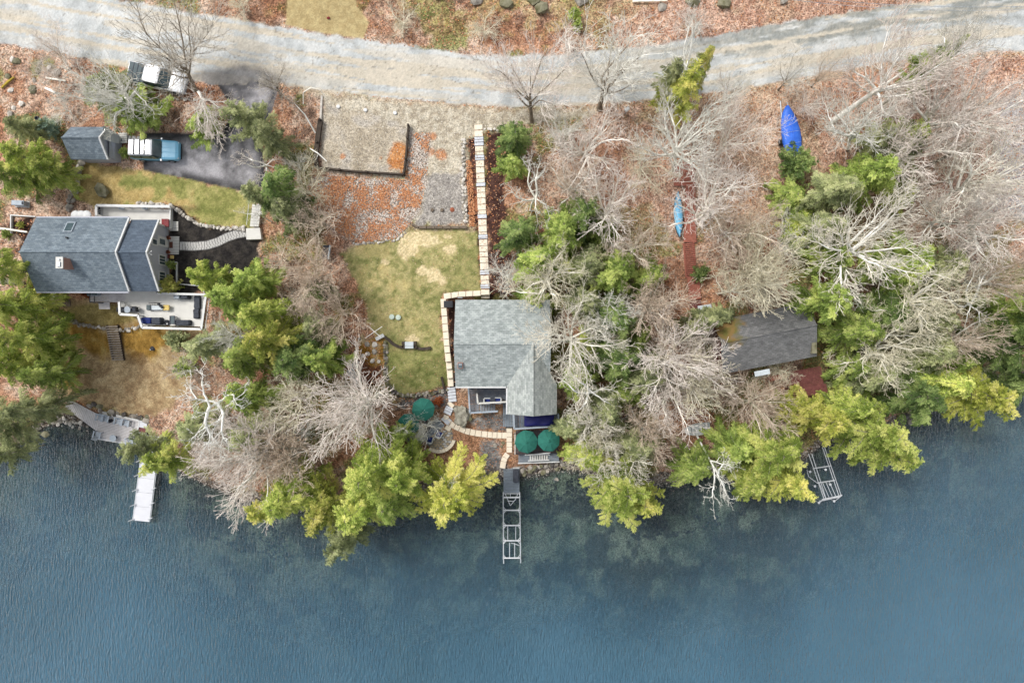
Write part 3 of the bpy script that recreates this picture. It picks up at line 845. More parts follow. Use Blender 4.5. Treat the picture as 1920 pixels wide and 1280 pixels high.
def bare_tree(seed, kind='spread', h=10.0, dens=1.0, wiggle=0.12, fork=0.45, up=0.10, twig=0.018):
    """a leafless broadleaf tree about h tall; returns (trunk segments, crown segments)"""
    rnd = random.Random(seed)
    T, Cr = [], []
    def grow(p, d, L, r, lev, out):
        n = (9, 7, 5, 4, 3)[lev]
        sl = L / n
        wg = wiggle * (0.5, 1.3, 1.7, 1.8, 1.6)[lev]
        nch = (0, 7, 3.8, 1.15, 0)[lev] * dens
        acc = rnd.random()
        for i in range(n):
            t0, t1 = i / n, (i + 1) / n
            d = _rot(d, abs(rnd.gauss(0, wg)), rnd)
            z = d[2] + (up if lev > 0 else .05) * (0.5 if lev < 3 else 1.0)
            l = math.sqrt(d[0] ** 2 + d[1] ** 2 + z * z); d = (d[0] / l, d[1] / l, z / l)
            q = (p[0] + d[0] * sl, p[1] + d[1] * sl, p[2] + d[2] * sl)
            ra = max(twig, r * (1 - 0.66 * t0)); rb = max(twig * .8, r * (1 - 0.66 * t1))
            (T if lev <= 1 else Cr).append((*p, *q, ra, rb, min(1, lev * .27 + (.2 * t0 if lev > 1 else 0))))
            if 1 <= lev <= 3 and t1 > 0.18:
                acc += nch / n * 1.2
                while acc > 1:
                    acc -= 1
                    f = rnd.random()
                    b = (p[0] + d[0] * sl * f, p[1] + d[1] * sl * f, p[2] + d[2] * sl * f)
                    cl = L * (0.62 - 0.30 * t0) * rnd.uniform(.7, 1.15)
                    grow(b, _rot(d, rnd.uniform(.45, .95), rnd), cl, max(twig, ra * .6), lev + 1, out)
            p = q
        if 1 <= lev <= 3:
            for _ in range(2):
                grow(p, _rot(d, rnd.uniform(.15, .5), rnd), L * .42, max(twig, r * .3), lev + 1, out)
    # trunk
    R = h * 0.021
    th = h * fork
    p = (0, 0, 0); d = _rot((0, 0, 1), .05, rnd); n = 7
    nodes = [p]
    for i in range(n):
        d = _rot(d, abs(rnd.gauss(0, .05)), rnd)
        q = (p[0] + d[0] * th / n, p[1] + d[1] * th / n, p[2] + d[2] * th / n)
        T.append((*p, *q, R * (1.25 - .4 * i / n) if i == 0 else R * (1 - .4 * i / n), R * (1 - .4 * (i + 1) / n), 0))
        p = q; nodes.append(p)
    ns = {'spread': 11, 'vase': 7, 'tall': 6, 'broom': 15, 'dead': 5}[kind]
    a0 = rnd.random() * 6.28
    for i in range(ns):
        az = a0 + i * 6.2832 / ns * (1.0 if kind != 'dead' else .8) + rnd.gauss(0, .25)
        tilt = {'spread': rnd.uniform(.55, 1.15), 'vase': rnd.uniform(.35, .7), 'tall': rnd.uniform(.25, .6), 'broom': rnd.uniform(.3, 1.1), 'dead': rnd.uniform(.8, 1.35)}[kind]
        dd = (math.sin(tilt) * math.cos(az), math.sin(tilt) * math.sin(az), math.cos(tilt))
        L = h * {'spread': .50, 'vase': .52, 'tall': .5, 'broom': .46, 'dead': .42}[kind] * rnd.uniform(.8, 1.12)
        st = nodes[-1] if i % 3 == 0 else nodes[-2] if i % 3 == 1 else nodes[-3]
        grow(st, dd, L, R * rnd.uniform(.5, .85) * (.62 if kind == 'vase' else 1), 1, Cr)
    return T, Cr

BARE = {}
def mk_bare(key, **kw):
    T, Cr = bare_tree(**kw)
    A = np.array(T + Cr)
    rr = np.percentile(np.hypot(A[:, 3], A[:, 4]), 96); hh = A[:, 5].max()
    BARE[key] = (segs_mesh('tree_trunk', T, BK['cream'], 5), segs_mesh('tree_crown', Cr, BK['cream'], 3), rr, hh, len(T), len(Cr))

mk_bare('s1', seed=1, kind='spread', dens=1.0)
mk_bare('s2', seed=2, kind='spread', dens=.95, wiggle=.2)
mk_bare('s3', seed=3, kind='spread', dens=.85, wiggle=.24)
mk_bare('b1', seed=4, kind='broom', dens=.9, wiggle=.10, fork=.3, up=.05)
mk_bare('b2', seed=5, kind='broom', dens=.85, wiggle=.12, fork=.32, up=.04)
mk_bare('v1', seed=6, kind='vase', dens=1.15, wiggle=.13, fork=.28, twig=.013)
mk_bare('v2', seed=7, kind='vase', dens=1.05, wiggle=.16, fork=.32, twig=.013)
mk_bare('d1', seed=8, kind='dead', dens=.62, wiggle=.26, fork=.55, up=.0, twig=.02)
mk_bare('d2', seed=9, kind='dead', dens=.5, wiggle=.3, fork=.6, up=.0, twig=.02)
mk_bare('t1', seed=10, kind='tall', dens=.6, wiggle=.12, fork=.4, twig=.013)

def align_z(v, spin):
    q = Vector(v).normalized().to_track_quat('Z', 'Y')
    return (q.to_matrix() @ Matrix.Rotation(spin, 3, 'Z')).to_euler()

def put_tree(name, meshes, mats, base, top, r, rr, hh, spin, label, cat, group):
    root = bpy.data.objects.new(name, None); COL.objects.link(root)
    root.empty_display_size = .5
    v = Vector(top) - Vector(base)
    root.location = base
    root.rotation_euler = align_z(v, spin)
    sx = r / rr
    sz = v.length / hh
    root.scale = (sx, sx, sz)
    tagp(root, label, cat, group)
    for (pn, me, mt) in zip(('trunk', 'crown'), meshes, mats):
        o = bpy.data.objects.new(pn, me); COL.objects.link(o); o.parent = root
        o.material_slots[0].link = 'OBJECT'; o.material_slots[0].material = mt
    return root

# ------------------------------------------------------------------ evergreen generator
def tri_mesh(name, V, F, attr, vals, mtl):
    me = bpy.data.meshes.new(name)
    nf = len(F); k = F.shape[1]
    me.vertices.add(len(V)); me.vertices.foreach_set('co', V.reshape(-1).astype(np.float32))
    me.loops.add(nf * k); me.loops.foreach_set('vertex_index', F.reshape(-1).astype(np.int32))
    me.polygons.add(nf); me.polygons.foreach_set('loop_start', np.arange(0, nf * k, k, dtype=np.int32))
    me.update(calc_edges=True)
    a = me.attributes.new(attr, 'FLOAT', 'POINT'); a.data.foreach_set('value', vals.astype(np.float32))
    me.materials.append(mtl)
    return me

def evergreen(seed, kind='hemlock', R=3.0, H=9.0):
    """branches carry flat sprays of short needles; R crown radius, H height"""
    rnd = random.Random(seed)
    Wd = []                      # wood segments
    Q = []                       # needle quads: centre, direction, side, length, width, tone
    zb = {'hemlock': .18, 'pine': .25, 'bush': .04, 'fluffy': .12}[kind] * H
    nb = {'hemlock': 74, 'pine': 54, 'bush': 60, 'fluffy': 70}[kind]
    for i in range(8):
        Wd.append((0, 0, H * i / 8 * .96, 0, 0, H * (i + 1) / 8 * .96, H * .013 * (1 - i / 9), H * .013 * (1 - (i + 1) / 9), 0))
    lobes = [rnd.uniform(.62, 1.2) for _ in range(7)]
    for bi in range(nb):
        t = (bi + rnd.random()) / nb
        z = zb + (H - zb) * t ** .85
        az = bi * 2.39996 + rnd.gauss(0, .3)
        prof = {'hemlock': (1 - t) ** .62, 'pine': (1 - t) ** .5 * (.75 + .25 * math.sin(t * 9)), 'bush': math.sqrt(max(0, 1 - t * t)), 'fluffy': (1 - t ** 1.6) ** .7}[kind]
        lb = lobes[int((az % 6.2832) / 6.2832 * 7) % 7]
        L = R * max(.12, prof) * lb * rnd.uniform(.78, 1.15)
        rise = {'hemlock': rnd.uniform(-.05, .25), 'pine': rnd.uniform(.05, .5), 'bush': rnd.uniform(.1, .6), 'fluffy': rnd.uniform(-.02, .4)}[kind] + t * .5
        droop = {'hemlock': .5, 'pine': .25, 'bush': .2, 'fluffy': .4}[kind]
        tone = min(1, max(0, rnd.gauss(.5, .2)))
        n = max(3, int(L / .22)); p = (0, 0, z); a = az
        sl = L / n
        for k in range(n):
            s = (k + 1) / n
            a += rnd.gauss(0, .09)
            el = rise - droop * s * s * 1.3
            d = (math.cos(a) * math.cos(el), math.sin(a) * math.cos(el), math.sin(el))
            q = (p[0] + d[0] * sl, p[1] + d[1] * sl, p[2] + d[2] * sl)
            Wd.append((*p, *q, .035 * (1 - s * .75) * H / 9, .035 * (1 - s) * H / 9 + .006, .4))
            if s > .18:
                for side in (-1, 1, -1, 1, -1, 1):
                    sa = a + side * rnd.uniform(.5, 1.15)
                    sL = (0.28 + .52 * L / 3 * (1 - s * .55)) * rnd.uniform(.6, 1.2) * (R / 3 if R < 2 else 1)
                    f = rnd.random()
                    o = (p[0] + (q[0] - p[0]) * f, p[1] + (q[1] - p[1]) * f, p[2] + (q[2] - p[2]) * f)
                    m = max(2, int(sL / .075)); e2 = el + rnd.uniform(-.25, .2)
                    tn = min(1, max(0, tone + rnd.gauss(0, .14)))
                    for j in range(m):
                        u = (j + .5) / m
                        e3 = e2 - .5 * u
                        c = (o[0] + math.cos(sa) * math.cos(e3) * sL * u, o[1] + math.sin(sa) * math.cos(e3) * sL * u, o[2] + math.sin(e3) * sL * u)
                        for sd in (-1, 1):
                            na = sa + sd * rnd.uniform(.45, .9)
                            ln = rnd.uniform(.09, .19) * (1.1 - .4 * u) * (1.2 if kind in ('pine', 'fluffy') else 1.0)
                            ne = e3 + rnd.uniform(-.35, .35)
                            Q.append((*c, math.cos(na) * math.cos(ne), math.sin(na) * math.cos(ne), math.sin(ne), ln, rnd.uniform(.022, .04), min(1, max(0, tn + rnd.gauss(0, .1)))))
            p = q
    A = np.array(Q)
    c = A[:, :3]; d = A[:, 3:6]; ln = A[:, 6:7]; w = A[:, 7:8]
    up = np.random.RandomState(seed).randn(len(A), 3) * .45 + np.array([0, 0, 1.0])
    s = np.cross(d, up); s /= np.linalg.norm(s, axis=1, keepdims=True) + 1e-9
    V = np.stack([c - s * w * .5, c + d * ln * .45 - s * w, c + d * ln, c + d * ln * .45 + s * w], 1)
    F = np.arange(len(A) * 4).reshape(-1, 4)
    me = tri_mesh('evergreen_crown', V.reshape(-1, 3), F, 'Tone', np.repeat(A[:, 8], 4), LF['mid'])
    tr = segs_mesh('evergreen_trunk', Wd, BK['trunk'], 4)
    rr = np.percentile(np.hypot(V[:, 2, 0], V[:, 2, 1]), 97)
    return tr, me, rr, H, len(A)

EVG = {}
for key, (sd, kd, R_, H_) in {'h1': (21, 'hemlock', 3.0, 9.0), 'h2': (22, 'hemlock', 3.0, 9.0), 'p1': (23, 'pine', 3.2, 9.0), 'p2': (24, 'pine', 3.2, 9.0),
                              'f1': (25, 'fluffy', 3.0, 8.0), 'f2': (26, 'fluffy', 3.0, 8.0), 'b1': (27, 'bush', 1.2, 1.6)}.items():
    EVG[key] = evergreen(sd, kd, R_, H_)

# ------------------------------------------------------------------ planting
def plant_bare(kind, cx, cy, rpx, h, bark, label, base=None, group=None, twigs=None, name='bare_tree', spin=None):
    """crown hub seen at (cx, cy); rpx crown radius in photo pixels; h metres; base: where the trunk meets the ground"""
    tr, cr, rr, hh, _, _ = BARE[kind]
    if base is None:
        g = 4.0
        for _ in range(5):
            x, y, _z = P(cx, cy, g + h * .72); g = gz(x, y)
        bx, by, bz = x, y, g
    else:
        bx, by, bz = PG(*base)
    hub = Vector(P(cx, cy, bz + h * .72))
    b = Vector((bx, by, bz - .1))
    v = hub - b
    top = b + v * (1 / .72)
    k = (CAM_H - bz - h * .75) * 1.5 / 1920
    r = rpx * k
    put_tree(name, (tr, cr), (BK[bark], BK[twigs or bark]), tuple(b), tuple(top), r, rr, hh, RS.rand() * 6.28 if spin is None else spin, label, 'tree' if h > 3.5 else 'shrub', group)

def plant_green(kind, cx, cy, rpx, h, leaf, label, name='evergreen_tree', cat='tree', group=None, base=None):
    tr, cr, rr, hh, _ = EVG[kind]
    g = 4.0
    for _ in range(5):
        x, y, _z = P(cx, cy, g + h * .55); g = max(gz(x, y), .1)
    bx, by = x, y
    if base is not None:
        bx, by, g = PG(*base)
    b = Vector((bx, by, g - .1))
    mid = Vector(P(cx, cy, g + h * .55))
    top = b + (mid - b) * (1 / .55)
    k = (CAM_H - g - h * .5) * 1.5 / 1920
    put_tree(name, (tr, cr), (BK['trunk'], LF[leaf]), tuple(b), tuple(top), rpx * k, rr, hh, RS.rand() * 6.28, label, cat, group)
BT = [
 # kind, cx, cy, r, height, bark, twigs, base, label
 ('v1', 325, 62, 120, 11, 'dark', 'dark', (365, 168), 'dark vase-shaped bare tree leaning over the road beside the white pickup'),
 ('s3', 178, 158, 84, 12, 'grey', 'grey', (298, 212), 'lichen-grey bare tree with a long pale leaning trunk above the small shed'),
 ('v2', 400, 225, 62, 6, 'grey', 'pink', (372, 172), 'sparse bare tree spreading over the leafy island by the driveway'),
 ('v2', 512, 150, 48, 6, 'dark', 'dark', (526, 182), 'small dark bare tree at the road edge where the driveway joins'),
 ('d1', 492, 310, 48, 8, 'white', 'pink', (512, 326), 'small bleached bare tree at the lower corner of the driveway'),
 ('d2', 478, 400, 36, 6, 'white', 'cream', None, 'small white bare tree over the driveway stair'),
 ('v1', 982, 122, 110, 10, 'dark', 'pink', (997, 228), 'pink-twigged bare tree reaching across the road above the long stone path'),
 ('v2', 1160, 100, 110, 11, 'dark', 'grey', (1124, 205), 'grey bare tree with dark forked trunk leaning over the road, right of the pink-twigged one'),
 ('d1', 1290, 92, 50, 13, 'white', 'grey', (1262, 236), 'bleached spiky treetop over the road above the olive evergreen'),
 ('s2', 1105, 265, 92, 9, 'pink', 'pink', None, 'pinkish bare tree just below the road behind the white post box'),
 ('v2', 1058, 235, 55, 7, 'grey', 'grey', None, 'thin grey bare tree between the dark green bush and the road'),
 ('s1', 1285, 238, 104, 13, 'grey', 'grey', (1262, 320), 'wide grey bare tree with pinkish tips below the road bend'),
 ('v1', 1385, 215, 82, 9, 'cream', 'pink', (1340, 300), 'thin pale bare tree between the road and the blue covered boat'),
 ('d1', 1000, 362, 66, 11, 'cream', 'grey', None, 'crooked cream bare tree right of the upper stone path'),
 ('s3', 1085, 340, 76, 10, 'grey', 'tan', None, 'twiggy grey-tan bare tree above the green thicket east of the stone path'),
 ('s2', 1150, 385, 82, 12, 'cream', 'pink', None, 'cream-limbed bare tree midway between the stone path and the red stairs'),
 ('s3', 1336, 360, 102, 14, 'cream', 'pink', (1318, 420), 'large cream bare tree spreading over the pale blue canoe'),
 ('s3', 1200, 460, 72, 11, 'olive', 'tan', None, 'fine-twigged tan bare tree left of the red stairs'),
 ('s2', 1398, 425, 80, 11, 'olive', 'tan', None, 'olive bare tree over the orange leaves right of the canoe'),
 ('s3', 1030, 520, 92, 11, 'cream', 'olive', None, 'cream bare tree whose limbs reach the north edge of the big roof'),
 ('s1', 1078, 638, 104, 13, 'cream', 'cream', None, 'pale bare tree spreading over the east side of the big grey roof'),
 ('s3', 1150, 590, 66, 11, 'cream', 'grey', None, 'pale bare tree rising from the green thicket east of the big roof'),
 ('b1', 1232, 572, 84, 10, 'cream', 'tan', None, 'bare tree fanning out left of the foot of the red stairs'),
 ('b1', 1450, 500, 92, 12, 'olive', 'olive', None, 'dense olive-grey bare tree north of the mossy cabin roof'),
 ('s3', 1392, 540, 56, 10, 'cream', 'olive', None, 'cream broom-like bare tree over the mossy corner of the cabin'),
 ('b2', 1278, 672, 104, 13, 'olive', 'pink', None, 'dense round bare tree left of the cabin roof'),
 ('b1', 1322, 712, 76, 11, 'cream', 'olive', None, 'dense bare tree touching the west end of the cabin roof'),
 ('d1', 1105, 735, 74, 13, 'white', 'cream', (1095, 760), 'crooked white bare tree right of the green umbrellas'),
 ('s3', 1115, 800, 66, 11, 'cream', 'cream', None, 'pale bare tree just below the crooked white one'),
 ('s2', 1265, 740, 80, 10, 'cream', 'pink', None, 'pink-tipped bare tree above the white rowboat'),
 ('b1', 1222, 812, 66, 10, 'grey', 'tan', None, 'grey bare tree left of the white rowboat'),
 ('s3', 1112, 850, 58, 12, 'olive', 'olive', None, 'olive bare tree over the shore right of the lower deck'),
 ('s3', 1172, 880, 70, 13, 'olive', 'cream', None, 'bare treetop over the yellow-green trees at the water'),
 ('b2', 1440, 762, 72, 10, 'olive', 'tan', None, 'dense round bare tree in front of the red deck'),
 ('s1', 1652, 452, 124, 15, 'white', 'cream', None, 'large white radiating bare tree right of the cabin'),
 ('s3', 1768, 560, 96, 14, 'cream', 'olive', None, 'bare tree with long cream limbs lower right of the large white one'),
 ('d1', 1822, 558, 62, 15, 'white', 'cream', (1780, 600), 'forked white treetop above the far right shore trees'),
 ('s3', 1688, 655, 96, 13, 'cream', 'olive', None, 'wide cream-olive bare tree right of the red deck'),
 ('s2', 1830, 640, 64, 12, 'grey', 'tan', None, 'grey bare tree above the yellow tree on the right shore'),
 ('s1', 1708, 118, 104, 16, 'white', 'pink', (1608, 200), 'tall white bare tree leaning over the road at upper right'),
 ('s3', 1600, 222, 86, 14, 'white', 'grey', (1590, 280), 'white bare tree with arching limbs right of the blue covered boat'),
 ('s2', 1790, 190, 96, 15, 'grey', 'pink', (1700, 280), 'grey bare tree with a long slanting trunk at upper right'),
 ('s1', 1880, 190, 104, 15, 'grey', 'pink', (1760, 270), 'large pale bare tree at the upper right edge of the picture'),
 ('s3', 1810, 70, 76, 14, 'white', 'grey', (1740, 160), 'white slender treetop standing over the road at the right edge'),
 ('s2', 1750, 270, 90, 13, 'cream', 'pink', None, 'pinkish bare tree above the bright evergreen at right'),
 ('s2', 1870, 320, 104, 15, 'grey', 'cream', (1740, 385), 'pale bare tree with dark slanting trunk at the right edge'),
 ('s3', 1890, 430, 100, 15, 'grey', 'pink', (1760, 440), 'pale grey bare tree over the rust leaves at the right edge'),
 ('s1', 1800, 400, 80, 14, 'grey', 'pink', (1730, 420), 'grey bare tree over the slope right of the large white tree'),
 ('b2', 1900, 520, 62, 13, 'grey', 'tan', None, 'grey bare tree at the right edge above the dark evergreens'),
 ('b1', 584, 516, 74, 9, 'tan', 'tan', (600, 520), 'dense radiating tan bare tree beside the dark bench'),
 ('v2', 585, 415, 66, 8, 'olive', 'tan', (600, 430), 'slender olive-tan bare tree left of the stone slope'),
 ('v1', 555, 345, 62, 8, 'olive', 'olive', None, 'thin olive bare tree right of the driveway'),
 ('v1', 620, 585, 68, 8, 'tan', 'tan', None, 'thin brown bare tree at the left edge of the middle lawn'),
 ('v2', 570, 600, 62, 7, 'tan', 'tan', None, 'brown-twigged bare tree between the evergreens and the middle lawn'),
 ('s3', 425, 632, 50, 9, 'white', 'grey', None, 'small white crooked bare tree right of the house terrace'),
 ('d1', 388, 764, 88, 14, 'white', 'white', (474, 720), 'bleached dead tree leaning left above the left shore'),
 ('b1', 635, 775, 116, 12, 'cream', 'pink', (712, 738), 'very dense pale pink-grey bare tree leaning left of the garden umbrella'),
 ('s3', 540, 755, 84, 10, 'olive', 'olive', None, 'olive-grey bare tree left of the very dense pale one'),
 ('b2', 440, 878, 118, 12, 'grey', 'pink', (520, 835), 'wide pinkish bare tree fanning out over the water at left'),
 ('b1', 520, 858, 92, 11, 'grey', 'tan', None, 'grey-tan bare tree above the shore evergreens'),
 ('v2', 400, 832, 76, 9, 'tan', 'pink', None, 'thin bare tree right of the white dock walkway'),
 ('d2', 842, 918, 32, 12.5, 'white', 'white', None, 'small white dead treetop inside the yellow shoreline tree'),
 ('d2', 1352, 905, 62, 13, 'white', 'grey', (1305, 812), 'leaning dead tree with white limbs hanging over the water below the rowboat'),
 ('d2', 752, 806, 18, 10, 'grey', 'grey', None, 'small grey bare treetop left of the garden deck'),
 ('v1', 1500, 130, 46, 7, 'dark', 'grey', None, 'small thin bare sapling above the blue covered boat'),
 ('v2', 1385, 160, 44, 6, 'dark', 'grey', None, 'small thin bare sapling at the road edge left of the blue boat'),
 ('v1', 1560, 130, 40, 6, 'dark', 'tan', None, 'small brown sapling at the road edge right of the blue boat'),
 ('v2', 90, 70, 46, 5, 'tan', 'pink', (130, 130), 'low pinkish bare sapling on the rocky bank at upper left'),
]
for (kd, cx, cy, r, h, bk, tw, base, lab) in BT:
    plant_bare(kd, cx, cy, r, h, bk, lab, base, 'leafless trees in the wood', tw)

